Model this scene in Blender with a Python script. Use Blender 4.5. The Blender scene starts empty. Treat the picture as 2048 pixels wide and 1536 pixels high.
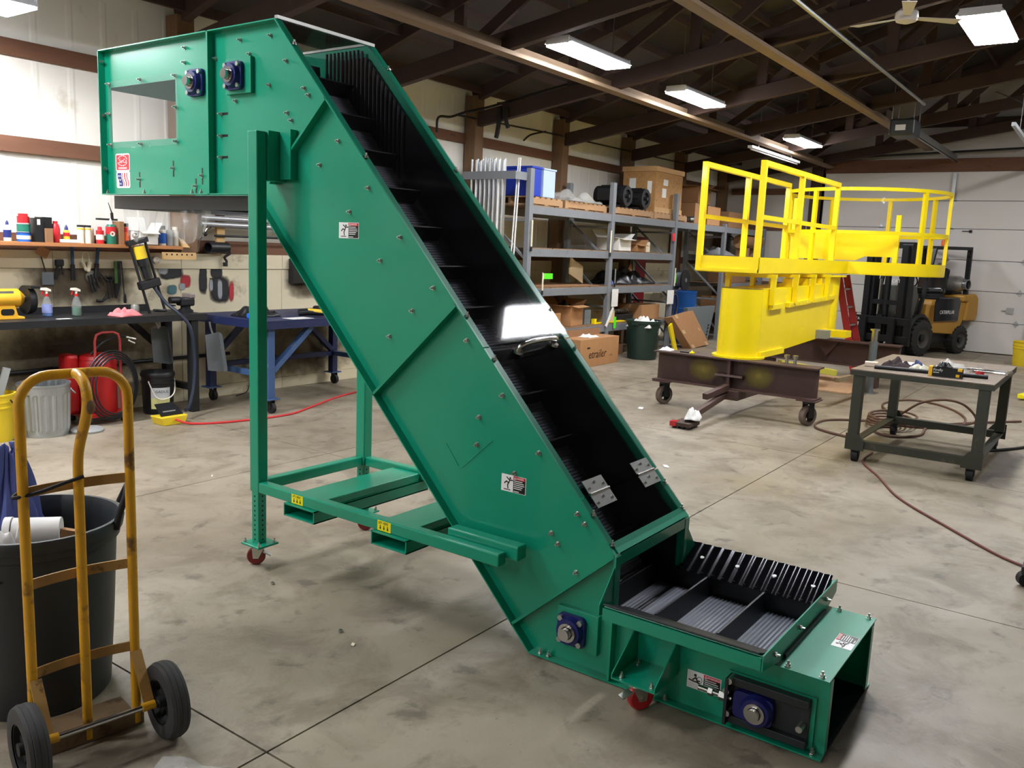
import bpy, math, random
from mathutils import Vector, Matrix
random.seed(7)
S = bpy.context.scene
COL = S.collection
V = Vector
PI = math.pi

# ---------------------------------------------------------------- camera, world, exposure
def make_camera():
    yaw, pit, rol = 0.61758775, 0.16005233, -0.04265183
    f = V((math.cos(yaw) * math.cos(pit), math.sin(yaw) * math.cos(pit), -math.sin(pit)))
    r = V((math.sin(yaw), -math.cos(yaw), 0))
    d = f.cross(r)
    c, s = math.cos(rol), math.sin(rol)
    r2, d2 = c * r + s * d, -s * r + c * d
    m = Matrix.Identity(4)
    for i in range(3):
        m[i][0], m[i][1], m[i][2] = r2[i], -d2[i], -f[i]
    m.translation = (0, 0, 1.65)
    cd = bpy.data.cameras.new('camera')
    cd.sensor_width = 36.0
    cd.lens = 1702.0 / 2048 * 36
    cd.clip_start = 0.05
    o = bpy.data.objects.new('camera', cd)
    COL.objects.link(o)
    o.matrix_world = m
    S.camera = o
make_camera()
S.view_settings.view_transform = 'Standard'
S.view_settings.look = 'None'
S.view_settings.gamma = 1.0
S.view_settings.use_curve_mapping = False
S.view_settings.exposure = 0.2
LAMP_POWER = 72.0          # emission of every ceiling fixture
w = bpy.data.worlds.new('world')
S.world = w
w.use_nodes = True
w.node_tree.nodes['Background'].inputs[0].default_value = (0.9, 0.95, 1.0, 1)
w.node_tree.nodes['Background'].inputs[1].default_value = 0.05

# ---------------------------------------------------------------- materials
def lin(c):
    return tuple((x / 12.92 if x <= 0.04045 else ((x + 0.055) / 1.055) ** 2.4) for x in [v / 255 for v in c])
MATS = {}
def mat(name, rgb, rough=0.5, metal=0.0, var=0.12, scale=6.0, bump=0.0, bscale=60.0, wear=None, stretch=None, emit=0.0, alpha=1.0, trans=0.0, ior=1.45, coat=0.0, rvar=0.0):
    """procedural principled material; wear = (rgb, threshold, scale, roughness) adds patches of another colour"""
    if name in MATS:
        return MATS[name]
    m = bpy.data.materials.new(name)
    m.use_nodes = True
    nt = m.node_tree
    N, L = nt.nodes, nt.links
    b = N['Principled BSDF']
    c = lin(rgb)
    tc = N.new('ShaderNodeTexCoord')
    mp = N.new('ShaderNodeMapping')
    L.new(tc.outputs['Object'], mp.inputs[0])
    if stretch:
        mp.inputs['Scale'].default_value = stretch
    b.inputs['Roughness'].default_value = rough
    b.inputs['Metallic'].default_value = metal
    b.inputs['IOR'].default_value = ior
    col = None
    if var > 0:
        n = N.new('ShaderNodeTexNoise')
        n.inputs['Scale'].default_value = scale
        n.inputs['Detail'].default_value = 5
        n.inputs['Roughness'].default_value = 0.6
        L.new(mp.outputs[0], n.inputs['Vector'])
        mx = N.new('ShaderNodeMix')
        mx.data_type = 'RGBA'
        mx.inputs[6].default_value = (*[max(0, v * (1 - var)) for v in c], 1)
        mx.inputs[7].default_value = (*[min(1, v * (1 + var)) for v in c], 1)
        L.new(n.outputs['Fac'], mx.inputs[0])
        col = mx.outputs[2]
        if rvar:
            mr = N.new('ShaderNodeMapRange')
            mr.inputs[3].default_value = max(0.02, rough - rvar)
            mr.inputs[4].default_value = min(1, rough + rvar)
            mr.inputs[1].default_value = 0.3
            mr.inputs[2].default_value = 0.7
            L.new(n.outputs['Fac'], mr.inputs[0])
            L.new(mr.outputs[0], b.inputs['Roughness'])
    if wear:
        wc, th, ws, wr = wear
        n2 = N.new('ShaderNodeTexNoise')
        n2.inputs['Scale'].default_value = ws
        n2.inputs['Detail'].default_value = 8
        n2.inputs['Roughness'].default_value = 0.65
        L.new(mp.outputs[0], n2.inputs['Vector'])
        rp = N.new('ShaderNodeMapRange')
        rp.inputs[1].default_value = th
        rp.inputs[2].default_value = th + 0.12
        L.new(n2.outputs['Fac'], rp.inputs[0])
        m2 = N.new('ShaderNodeMix')
        m2.data_type = 'RGBA'
        if col is not None:
            L.new(col, m2.inputs[6])
        else:
            m2.inputs[6].default_value = (*c, 1)
        m2.inputs[7].default_value = (*lin(wc), 1)
        L.new(rp.outputs[0], m2.inputs[0])
        col = m2.outputs[2]
    if col is not None:
        L.new(col, b.inputs['Base Color'])
    else:
        b.inputs['Base Color'].default_value = (*c, 1)
    if bump > 0:
        n3 = N.new('ShaderNodeTexNoise')
        n3.inputs['Scale'].default_value = bscale
        n3.inputs['Detail'].default_value = 4
        L.new(mp.outputs[0], n3.inputs['Vector'])
        bp = N.new('ShaderNodeBump')
        bp.inputs['Strength'].default_value = bump
        bp.inputs['Distance'].default_value = 0.01
        L.new(n3.outputs['Fac'], bp.inputs['Height'])
        L.new(bp.outputs[0], b.inputs['Normal'])
    if emit:
        b.inputs['Emission Color'].default_value = (*c, 1)
        b.inputs['Emission Strength'].default_value = emit
    if alpha < 1:
        b.inputs['Alpha'].default_value = alpha
    if trans:
        b.inputs['Transmission Weight'].default_value = trans
    if coat:
        b.inputs['Coat Weight'].default_value = coat
        b.inputs['Coat Roughness'].default_value = 0.08
    MATS[name] = m
    return m

# ---------------------------------------------------------------- mesh helpers
ORG = {}
def frame(d, up=V((0, 0, 1))):
    d = V(d).normalized()
    if abs(d.dot(up)) > 0.99:
        up = V((1, 0, 0))
    s = d.cross(up).normalized()
    return d, s, s.cross(d)
class MB:
    def __init__(s):
        s.v, s.f = [], []
    def add(s, vs, fs):
        k = len(s.v)
        s.v += [tuple(p) for p in vs]
        s.f += [tuple(i + k for i in f) for f in fs]
        return s
    def box(s, x0, x1, y0, y1, z0, z1):
        vs = [(x, y, z) for z in (z0, z1) for y in (y0, y1) for x in (x0, x1)]
        return s.add(vs, [(0, 2, 3, 1), (4, 5, 7, 6), (0, 1, 5, 4), (2, 6, 7, 3), (0, 4, 6, 2), (1, 3, 7, 5)])
    def obox(s, c, size, m=None):
        m = m or Matrix.Identity(3)
        c = V(c)
        h = V(size) / 2
        vs = [c + m @ V((x * h.x, y * h.y, z * h.z)) for z in (-1, 1) for y in (-1, 1) for x in (-1, 1)]
        return s.add(vs, [(0, 2, 3, 1), (4, 5, 7, 6), (0, 1, 5, 4), (2, 6, 7, 3), (0, 4, 6, 2), (1, 3, 7, 5)])
    def bar(s, p, q, w, h, up=V((0, 0, 1))):
        """rectangular bar from p to q: w sideways, h along up"""
        p, q = V(p), V(q)
        d, sd, u = frame(q - p, V(up))
        vs = []
        for e in (p, q):
            for a, b in ((-1, -1), (1, -1), (1, 1), (-1, 1)):
                vs.append(e + sd * a * w / 2 + u * b * h / 2)
        return s.add(vs, [(0, 1, 2, 3), (7, 6, 5, 4), (0, 4, 5, 1), (1, 5, 6, 2), (2, 6, 7, 3), (3, 7, 4, 0)])
    def cyl(s, p, q, r, n=16, r2=None, cap=True):
        p, q = V(p), V(q)
        r2 = r if r2 is None else r2
        d, sd, u = frame(q - p)
        vs = []
        for e, rr in ((p, r), (q, r2)):
            for i in range(n):
                a = 2 * PI * i / n
                vs.append(e + sd * math.cos(a) * rr + u * math.sin(a) * rr)
        fs = [(i, (i + 1) % n, n + (i + 1) % n, n + i) for i in range(n)]
        if cap:
            fs += [tuple(range(n - 1, -1, -1)), tuple(range(n, 2 * n))]
        return s.add(vs, fs)
    def ring(s, p, q, ro, ri, n=20):
        """hollow tube with walls"""
        p, q = V(p), V(q)
        d, sd, u = frame(q - p)
        vs = []
        for e, rr in ((p, ro), (q, ro), (q, ri), (p, ri)):
            for i in range(n):
                a = 2 * PI * i / n
                vs.append(e + sd * math.cos(a) * rr + u * math.sin(a) * rr)
        fs = []
        for k in range(4):
            for i in range(n):
                j = (i + 1) % n
                fs.append((k * n + i, k * n + j, ((k + 1) % 4) * n + j, ((k + 1) % 4) * n + i))
        return s.add(vs, fs)
    def lathe(s, prof, c=(0, 0, 0), n=24, axis=(0, 0, 1), cap=True):
        c = V(c)
        d, sd, u = frame(axis)
        vs, fs = [], []
        for r, z in prof:
            for i in range(n):
                a = 2 * PI * i / n
                vs.append(c + d * z + sd * math.cos(a) * r + u * math.sin(a) * r)
        for k in range(len(prof) - 1):
            for i in range(n):
                j = (i + 1) % n
                fs.append((k * n + i, k * n + j, (k + 1) * n + j, (k + 1) * n + i))
        if cap:
            fs += [tuple(range(n - 1, -1, -1)), tuple(range((len(prof) - 1) * n, len(prof) * n))]
        return s.add(vs, fs)
    def tube(s, pts, r, n=8, closed=False, taper=None):
        pts = [V(p) for p in pts]
        m = len(pts)
        vs, fs = [], []
        up = V((0, 0, 1))
        t0 = (pts[1] - pts[0]).normalized()
        if abs(t0.z) > 0.9:
            up = V((1, 0, 0))
        sd = t0.cross(up).normalized()
        for i, p in enumerate(pts):
            if closed:
                t = (pts[(i + 1) % m] - pts[i - 1]).normalized()
            else:
                t = (pts[min(i + 1, m - 1)] - pts[max(i - 1, 0)]).normalized()
            sd = (sd - t * sd.dot(t))
            sd = sd.normalized() if sd.length > 1e-6 else t.orthogonal().normalized()
            u = sd.cross(t)
            rr = r if taper is None else r * taper[i]
            for k in range(n):
                a = 2 * PI * k / n
                vs.append(p + sd * math.cos(a) * rr + u * math.sin(a) * rr)
        for i in range(m if closed else m - 1):
            j = (i + 1) % m
            for k in range(n):
                l = (k + 1) % n
                fs.append((i * n + k, i * n + l, j * n + l, j * n + k))
        if not closed:
            fs += [tuple(range(n - 1, -1, -1)), tuple(range((m - 1) * n, m * n))]
        return s.add(vs, fs)
    def prism(s, poly, a, b, axis=0):
        """polygon in the plane across axis, extruded from a to b; axis 0: poly is (y,z); 1: (x,z); 2: (x,y)"""
        def P(p, t):
            return (t, p[0], p[1]) if axis == 0 else ((p[0], t, p[1]) if axis == 1 else (p[0], p[1], t))
        n = len(poly)
        vs = [P(p, a) for p in poly] + [P(p, b) for p in poly]
        fs = [tuple(range(n - 1, -1, -1)), tuple(range(n, 2 * n))] + [(i, (i + 1) % n, n + (i + 1) % n, n + i) for i in range(n)]
        return s.add(vs, fs)
    def slab(s, pts, t):
        """planar polygon given in 3D, thickened by t along its normal"""
        pts = [V(p) for p in pts]
        nn = (pts[1] - pts[0]).cross(pts[2] - pts[0]).normalized() * t
        n = len(pts)
        vs = pts + [p + nn for p in pts]
        fs = [tuple(range(n - 1, -1, -1)), tuple(range(n, 2 * n))] + [(i, (i + 1) % n, n + (i + 1) % n, n + i) for i in range(n)]
        return s.add(vs, fs)
    def ball(s, c, r, n=12, m=8, sx=1, sy=1, sz=1):
        c = V(c)
        vs, fs = [], []
        for i in range(1, m):
            t = PI * i / m
            for k in range(n):
                a = 2 * PI * k / n
                vs.append((c.x + r * sx * math.sin(t) * math.cos(a), c.y + r * sy * math.sin(t) * math.sin(a), c.z + r * sz * math.cos(t)))
        top, bot = len(vs), len(vs) + 1
        vs += [(c.x, c.y, c.z + r * sz), (c.x, c.y, c.z - r * sz)]
        for i in range(m - 2):
            for k in range(n):
                l = (k + 1) % n
                fs.append((i * n + k, (i + 1) * n + k, (i + 1) * n + l, i * n + l))
        for k in range(n):
            l = (k + 1) % n
            fs += [(top, k, l), (bot, (m - 2) * n + l, (m - 2) * n + k)]
        return s.add(vs, fs)
    def grid(s, fn, nu, nv, thick=0.0):
        """surface fn(u,v)->point on a grid"""
        P = [[V(fn(i / nu, j / nv)) for j in range(nv + 1)] for i in range(nu + 1)]
        k = nv + 1
        vs = [p for row in P for p in row]
        fs = [(i * k + j, (i + 1) * k + j, (i + 1) * k + j + 1, i * k + j + 1) for i in range(nu) for j in range(nv)]
        return s.add(vs, fs)
    def build(s, name, m, parent=None, smooth=False, bevel=0.0, local=False, solid=0.0):
        me = bpy.data.meshes.new(name)
        if parent is not None:
            o0 = V((0, 0, 0)) if local else ORG.get(parent.name, V((0, 0, 0)))
            loc = V((0, 0, 0))
        else:
            if local:
                o0 = loc = V((0, 0, 0))
            else:
                xs, ys, zs = zip(*s.v)
                o0 = V(((min(xs) + max(xs)) / 2, (min(ys) + max(ys)) / 2, min(zs)))
                loc = o0
        me.from_pydata([(p[0] - o0.x, p[1] - o0.y, p[2] - o0.z) for p in s.v], [], s.f)
        me.validate()
        me.update()
        if smooth:
            me.polygons.foreach_set('use_smooth', [True] * len(me.polygons))
            me.set_sharp_from_angle(angle=math.radians(38))
        if isinstance(m, (list, tuple)):
            for q in m:
                me.materials.append(q)
        else:
            me.materials.append(m)
        o = bpy.data.objects.new(name, me)
        COL.objects.link(o)
        o.location = loc
        if parent is not None:
            o.parent = parent
        ORG[o.name] = o0
        if bevel:
            b = o.modifiers.new('bevel', 'BEVEL')
            b.width = bevel
            b.segments = 2
            b.limit_method = 'ANGLE'
        if solid:
            b = o.modifiers.new('solid', 'SOLIDIFY')
            b.thickness = solid
        return o
def tag(o, label, cat, group=None):
    o['label'] = label
    o['category'] = cat
    if group:
        o['group'] = group
    return o
def thing(name, label, cat, loc=(0, 0, 0), rotz=0.0, group=None):
    o = bpy.data.objects.new(name, None)
    o.empty_display_size = 0.1
    COL.objects.link(o)
    o.location = loc
    o.rotation_euler = (0, 0, rotz)
    ORG[o.name] = V(loc)
    return tag(o, label, cat, group)
def struct(o):
    o['kind'] = 'structure'
    return o
def tree_copy(o, parent=None):
    c = o.copy()
    COL.objects.link(c)
    ORG[c.name] = ORG.get(o.name, V((0, 0, 0)))
    if parent is not None:
        c.parent = parent
    for ch in list(o.children):
        tree_copy(ch, c)
    return c
def dup(root, loc, label, rotz=None, group=None):
    c = tree_copy(root)
    c.location = loc
    if rotz is not None:
        c.rotation_euler = (0, 0, rotz)
    c['label'] = label
    if group:
        c['group'] = group
    return c
def piece(src, loc, rot=None, parent=None, name=None):
    """cheap repeat of a part: shares the mesh"""
    c = bpy.data.objects.new(name or src.name.split('.')[0], src.data)
    COL.objects.link(c)
    c.parent = parent if parent is not None else src.parent
    c.location = loc
    if rot is not None:
        c.rotation_euler = rot
    return c
def text(s, size, m, o, u, v, parent=None, name='lettering', thick=0.0006, shear=0.0, align='LEFT', xs=1.0, local=False):
    """flat lettering: origin o, u = reading direction, v = up"""
    cu = bpy.data.curves.new('t', 'FONT')
    cu.body = s
    cu.size = size
    cu.extrude = thick
    cu.shear = shear
    cu.align_x = align
    cu.resolution_u = 2
    t = bpy.data.objects.new('t', cu)
    COL.objects.link(t)
    dg = bpy.context.evaluated_depsgraph_get()
    me = bpy.data.meshes.new_from_object(t.evaluated_get(dg))
    bpy.data.objects.remove(t)
    bpy.data.curves.remove(cu)
    u, v, o = V(u).normalized(), V(v).normalized(), V(o)
    n = u.cross(v)
    mb = MB()
    mb.v = [tuple(o + u * p.co.x * xs + v * p.co.y + n * p.co.z) for p in me.vertices]
    mb.f = [tuple(f.vertices) for f in me.polygons]
    bpy.data.meshes.remove(me)
    return mb.build(name, m, parent, local=local)
def flat(mb, o, u, v, rects, t=0.0006, off=0.0):
    """thin raised rectangles (u0,u1,v0,v1) on the plane o,u,v"""
    o, u, v = V(o), V(u), V(v)
    n = u.cross(v)
    for a, b, c, d in rects:
        mb.slab([o + u * a + v * c + n * off, o + u * b + v * c + n * off, o + u * b + v * d + n * off, o + u * a + v * d + n * off], t)
    return mb
def strokes(mb, o, u, v, lines, w, t=0.0006, off=0.0):
    """thin raised strokes along 2D polylines on the plane o,u,v"""
    o, u, v = V(o), V(u), V(v)
    n = u.cross(v)
    for ln in lines:
        for (a, b), (c, d) in zip(ln[:-1], ln[1:]):
            p, q = V((a, b)), V((c, d))
            dr = (q - p).normalized()
            e = V((-dr.y, dr.x)) * w / 2
            p2, q2 = p - dr * w * 0.3, q + dr * w * 0.3
            mb.slab([o + u * k.x + v * k.y + n * off for k in (p2 - e, q2 - e, q2 + e, p2 + e)], t)
    return mb
def spline(ctrl, n=8, closed=False):
    """Catmull-Rom through control points"""
    P = [V(p) for p in ctrl]
    m = len(P)
    out = []
    for i in range(m if closed else m - 1):
        if closed:
            a, b, c, d = P[i - 1], P[i], P[(i + 1) % m], P[(i + 2) % m]
        else:
            a, b, c, d = P[max(i - 1, 0)], P[i], P[i + 1], P[min(i + 2, m - 1)]
        for k in range(n):
            t = k / n
            out.append(0.5 * ((2 * b) + (c - a) * t + (2 * a - 5 * b + 4 * c - d) * t * t + (3 * b - a - 3 * c + d) * t ** 3))
    if not closed:
        out.append(P[-1])
    return out
def hsh(*a):
    return (math.sin(sum(x * k for x, k in zip(a, (12.9898, 78.233, 37.719)))) * 43758.5453) % 1.0
def vnoise(x, y):
    ix, iy = math.floor(x), math.floor(y)
    fx, fy = x - ix, y - iy
    fx, fy = fx * fx * (3 - 2 * fx), fy * fy * (3 - 2 * fy)
    a = hsh(ix, iy) + (hsh(ix + 1, iy) - hsh(ix, iy)) * fx
    b = hsh(ix, iy + 1) + (hsh(ix + 1, iy + 1) - hsh(ix, iy + 1)) * fx
    return a + (b - a) * fy
def crumple(name, m, c, sx, sy, h, seed=0, parent=None, n=22, freq=4.0, solid=0.003, rotz=0.0, label=None, cat=None, z_lift=0.0):
    """crumpled cloth, paper or film lying in a heap on z = c.z"""
    cr, sr = math.cos(rotz), math.sin(rotz)
    def fn(u, v):
        a, b = u * 2 - 1, v * 2 - 1
        ang = math.atan2(b, a)
        lim = 0.8 + 0.25 * vnoise(seed + 3 + math.cos(ang) * 1.6, seed + 5 + math.sin(ang) * 1.6)
        x, y = a * lim * sx / 2, b * lim * sy / 2
        r = max(abs(a), abs(b))
        e = max(0.0, 1 - r ** 2.5)
        hh = h * e * (0.25 + 0.75 * abs(2 * vnoise(seed + u * freq, seed * 2 + v * freq) - 1) + 0.35 * vnoise(seed + u * freq * 2.3, v * freq * 2.3))
        return (c[0] + x * cr - y * sr, c[1] + x * sr + y * cr, c[2] + 0.004 + hh + z_lift * e)
    o = MB().grid(fn, n, n).build(name, m, parent, smooth=True, solid=solid)
    if label:
        tag(o, label, cat)
    return o

# ================================================================ the building
def floor_mat():
    m = bpy.data.materials.new('concrete floor')
    m.use_nodes = True
    nt = m.node_tree
    N, L = nt.nodes, nt.links
    b = N['Principled BSDF']
    tc = N.new('ShaderNodeTexCoord')
    def noise(sc, det, ro, dist=0.0):
        n = N.new('ShaderNodeTexNoise')
        n.inputs['Scale'].default_value = sc
        n.inputs['Detail'].default_value = det
        n.inputs['Roughness'].default_value = ro
        n.inputs['Distortion'].default_value = dist
        L.new(tc.outputs['Object'], n.inputs['Vector'])
        return n.outputs['Fac']
    def ramp(src, lo, hi, a, c):
        r = N.new('ShaderNodeMapRange')
        r.inputs[1].default_value, r.inputs[2].default_value = lo, hi
        r.inputs[3].default_value, r.inputs[4].default_value = a, c
        L.new(src, r.inputs[0])
        return r.outputs[0]
    def mix(f, A, B, mode='MIX'):
        x = N.new('ShaderNodeMix')
        x.data_type = 'RGBA'
        x.blend_type = mode
        for k, s in ((6, A), (7, B)):
            if isinstance(s, tuple):
                x.inputs[k].default_value = (*s, 1)
            else:
                L.new(s, x.inputs[k])
        if isinstance(f, float):
            x.inputs[0].default_value = f
        else:
            L.new(f, x.inputs[0])
        return x.outputs[2]
    base = mix(ramp(noise(0.9, 6, 0.62, 0.4), 0.32, 0.68, 0, 1), lin((130, 118, 99)), lin((158, 147, 129)))
    base = mix(ramp(noise(2.6, 8, 0.7, 0.6), 0.47, 0.62, 0, 0.6), base, lin((104, 92, 74)))
    base = mix(ramp(noise(5.5, 6, 0.6, 0.3), 0.58, 0.68, 0, 0.6), base, lin((72, 65, 54)))
    base = mix(ramp(noise(40, 3, 0.6), 0.66, 0.74, 0, 0.5), base, lin((76, 70, 62)))
    base = mix(ramp(noise(1.7, 9, 0.75, 1.5), 0.60, 0.75, 0, 0.4), base, lin((172, 164, 150)))
    L.new(base, b.inputs['Base Color'])
    L.new(ramp(noise(1.3, 5, 0.6), 0.35, 0.65, 0.36, 0.62), b.inputs['Roughness'])
    bp = N.new('ShaderNodeBump')
    bp.inputs['Strength'].default_value = 0.12
    bp.inputs['Distance'].default_value = 0.01
    L.new(noise(60, 5, 0.6), bp.inputs['Height'])
    L.new(bp.outputs[0], b.inputs['Normal'])
    return m
M_FLOOR = floor_mat()
M_JOINT = mat('joint filler', (66, 60, 52), 0.9, var=0.3, scale=30, wear=((150, 142, 128), 0.62, 18, 0.9))
M_WHITE = mat('white steel siding', (236, 232, 222), 0.45, var=0.06, scale=2.0, wear=((196, 186, 166), 0.66, 1.4, 0.6))
M_CREAM = mat('cream painted plywood', (214, 202, 172), 0.6, var=0.10, scale=3, wear=((140, 124, 98), 0.60, 2.6, 0.7), bump=0.05)
M_BROWN = mat('weathered brown lumber', (112, 76, 56), 0.75, var=0.25, scale=5, stretch=(0.6, 0.6, 3), wear=((78, 52, 40), 0.6, 6, 0.8), bump=0.1)
M_POST = mat('brown timber post', (120, 92, 66), 0.75, var=0.25, scale=6, stretch=(4, 4, 0.5), bump=0.1)
M_TRUSS = mat('dark truss lumber', (66, 48, 41), 0.8, var=0.25, scale=4, bump=0.1)
M_ROOF = mat('grey roof sheet', (60, 54, 50), 0.6, var=0.15, scale=2)
M_STEELG = mat('galvanised steel', (170, 172, 172), 0.35, metal=0.9, var=0.15, scale=12)
M_BLACK = mat('black steel', (26, 26, 28), 0.5, var=0.3, scale=8)
M_DKPIPE = mat('dark pipe', (40, 36, 33), 0.6, var=0.2)

YW = 7.56
fl_o = struct(MB().box(-6.2, 18.75, -8.2, 7.7, -0.12, -0.012).build('floor', M_JOINT, local=True))
ORG['floor'] = V((0, 0, 0))
G = 0.004
for i in range(-4, 6):
    for j in range(-4, 2):
        x0, y0 = 4.44 + 2.81 * i, 2.07 + 2.81 * j
        x1, y1 = x0 + 2.81, y0 + 2.81
        x0, x1, y0, y1 = max(x0, -6.2), min(x1, 18.7), max(y0, -8.2), min(y1, YW)
        if x1 - x0 < 0.05 or y1 - y0 < 0.05:
            continue
        MB().box(x0 + G, x1 - G, y0 + G, y1 - G, -0.06, 0.0).build('slab', M_FLOOR, fl_o)

# --- long wall behind the benches and the rack
wb = struct(MB().box(-6.2, 18.8, YW, YW + 0.06, -0.1, 3.75).build('wall_back', M_WHITE, local=True))
rib = MB()
x = -6.0
while x < 18.6:
    rib.prism([(x, YW), (x + 0.02, YW - 0.004), (x + 0.05, YW - 0.004), (x + 0.07, YW)], 1.46, 3.6, 2)
    x += 0.30
r_ = rib.build('siding_rib', M_WHITE, wb)
r_['kind'] = 'stuff'
for z0, z1 in ((2.24, 2.37), (3.0, 3.13), (1.40, 1.58)):
    for x0, x1 in ((-6.1, 4.82), (5.0, 9.26), (9.42, 11.44), (11.60, 13.64), (13.80, 15.84), (16.0, 18.6)):
        MB().box(x0, x1, YW - 0.045, YW - 0.002, z0, z1).build('girt', M_BROWN, wb, bevel=0.003)
for xp in (-3.9, -1.7, 0.5, 2.7, 4.91, 7.12, 9.34, 11.52, 13.72, 15.92, 18.12):
    zt = 3.62 if xp > 4 else 3.5
    MB().box(xp - 0.09, xp + 0.09, YW - 0.21, YW - 0.03, 0.0 if xp > 7.3 else 1.46, zt).build('post', M_POST, wb, bevel=0.004)
x = -6.1
k = 0
while x < 18.4:
    x2 = min(x + 1.22, 18.6)
    MB().box(x + 0.002, x2 - 0.002, YW - 0.10, YW - 0.05, 0.12, 1.30).build('panel', M_CREAM, wb, bevel=0.002)
    MB().box(x + 0.002, x2 - 0.002, YW - 0.112, YW - 0.05, 1.303, 1.45).build('panel', M_CREAM, wb, bevel=0.002)
    MB().box(x + 0.002, x2 - 0.002, YW - 0.108, YW - 0.05, 0.0, 0.117).build('panel', M_CREAM, wb, bevel=0.002)
    x = x2
    k += 1
YP = YW - 0.10
pipe = MB().tube([(-6, YP - 0.03, 0.42), (5.4, YP - 0.03, 0.44)], 0.018, 8)
pipe.build('pipe', M_BLACK, wb, smooth=True)
pv = MB().tube(spline([(8.55, 7.42, 3.05), (8.57, 7.42, 3.24), (8.75, 7.36, 3.27), (9.0, 7.33, 3.36), (9.3, 7.2, 3.46), (9.36, 6.6, 3.58), (9.37, 5.6, 3.75)], 5), 0.016, 8)
pv.build('air_pipe', M_DKPIPE, wb, smooth=True)
MB().tube([(8.9, 7.36, 3.31), (11.0, 7.36, 3.36), (18.4, 7.36, 3.42)], 0.013, 6).build('air_pipe', M_DKPIPE, wb)
MB().tube(spline([(10.95, 7.36, 3.37), (10.6, 7.38, 3.28), (10.45, 7.40, 3.18)], 4), 0.014, 6).build('pipe_branch', M_DKPIPE, wb)
def spray(name, rgb, soft=0.35):
    m = bpy.data.materials.new(name)
    m.use_nodes = True
    N, L = m.node_tree.nodes, m.node_tree.links
    b = N['Principled BSDF']
    b.inputs['Base Color'].default_value = (*lin(rgb), 1)
    b.inputs['Roughness'].default_value = 0.6
    tc = N.new('ShaderNodeTexCoord')
    sx = N.new('ShaderNodeSeparateXYZ')
    L.new(tc.outputs['Generated'], sx.inputs[0])
    ds = []
    for k in (0, 2):
        a = N.new('ShaderNodeMath'); a.operation = 'SUBTRACT'; a.inputs[1].default_value = 0.5
        L.new(sx.outputs[k], a.inputs[0])
        p = N.new('ShaderNodeMath'); p.operation = 'ABSOLUTE'
        L.new(a.outputs[0], p.inputs[0])
        q = N.new('ShaderNodeMath'); q.operation = 'POWER'; q.inputs[1].default_value = 3.0
        L.new(p.outputs[0], q.inputs[0])
        ds.append(q)
    s = N.new('ShaderNodeMath'); s.operation = 'ADD'
    L.new(ds[0].outputs[0], s.inputs[0]); L.new(ds[1].outputs[0], s.inputs[1])
    r = N.new('ShaderNodeMath'); r.operation = 'POWER'; r.inputs[1].default_value = 0.3333
    L.new(s.outputs[0], r.inputs[0])
    n = N.new('ShaderNodeTexNoise'); n.inputs['Scale'].default_value = 9.0; n.inputs['Detail'].default_value = 4
    L.new(tc.outputs['Object'], n.inputs['Vector'])
    t = N.new('ShaderNodeMath'); t.operation = 'MULTIPLY_ADD'; t.inputs[1].default_value = 0.25; 
    L.new(n.outputs['Fac'], t.inputs[0]); L.new(r.outputs[0], t.inputs[2])
    g = N.new('ShaderNodeMapRange')
    g.inputs[1].default_value = 0.58
    g.inputs[2].default_value = 0.58 - soft
    L.new(t.outputs[0], g.inputs[0])
    L.new(g.outputs[0], b.inputs['Alpha'])
    return m
M_SPB, M_SPG, M_SPR, M_SPT = spray('black overspray', (28, 28, 32), 0.15), spray('grey overspray', (150, 152, 156), 0.12), spray('red overspray', (178, 40, 50), 0.2), spray('teal overspray', (70, 110, 120), 0.2)
M_GRIME = spray('brown grime', (96, 82, 62), 0.42)
YF = YP - 0.0018
for k, (x0, x1, z0, z1, mm) in enumerate(((5.07, 5.18, 1.03, 1.36, M_SPB), (5.18, 5.46, 0.93, 1.26, M_SPB), (5.20, 5.36, 1.20, 1.33, M_SPB), (5.285, 5.35, 0.985, 1.21, M_SPG),
        (5.19, 5.24, 1.07, 1.21, M_SPG), (5.42, 5.49, 0.95, 1.2, M_SPR), (4.62, 4.93, 1.19, 1.37, M_SPB), (4.62, 4.75, 1.24, 1.36, M_SPG), (4.86, 5.0, 1.1, 1.26, M_SPR), (4.72, 4.84, 1.05, 1.16, M_SPT), (4.85, 4.93, 1.09, 1.17, M_SPG),
        (3.3, 4.5, 0.92, 1.5, M_GRIME), (3.0, 4.6, 0.15, 0.9, M_GRIME), (6.1, 6.9, 0.95, 1.3, M_GRIME), (5.2, 7.4, 0.05, 0.85, M_GRIME))):
    MB().box(x0, x1, YF - 0.0006 * k, YF - 0.0006 * k + 0.0004, z0, z1).build('paint_mark', mm, wb)

# --- other walls
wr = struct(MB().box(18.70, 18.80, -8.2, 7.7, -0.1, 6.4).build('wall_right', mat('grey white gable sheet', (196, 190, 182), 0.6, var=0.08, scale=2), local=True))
for z0, z1 in ((2.24, 2.37), (3.0, 3.13), (1.0, 1.13)):
    MB().box(18.655, 18.70, 5.75, 7.45, z0, z1).build('girt', M_BROWN, wr)
    MB().box(18.655, 18.70, -8.1, 1.2, z0, z1).build('girt', M_BROWN, wr)
MB().box(18.42, 18.69, 5.42, 5.64, 0, 3.7).build('post', M_TRUSS, wr)
MB().box(18.42, 18.69, 1.17, 1.40, 0, 3.7).build('post', M_TRUSS, wr)
MB().box(18.60, 18.695, 1.40, 5.42, 3.43, 3.68).build('header', M_BROWN, wr)
MB().box(18.60, 18.695, -0.3, 5.42, 4.28, 4.42).build('girt', M_TRUSS, wr)
struct(MB().box(-6.3, -6.2, -8.2, 7.7, -0.1, 6.4).build('wall_left', M_WHITE, local=True))
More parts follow.
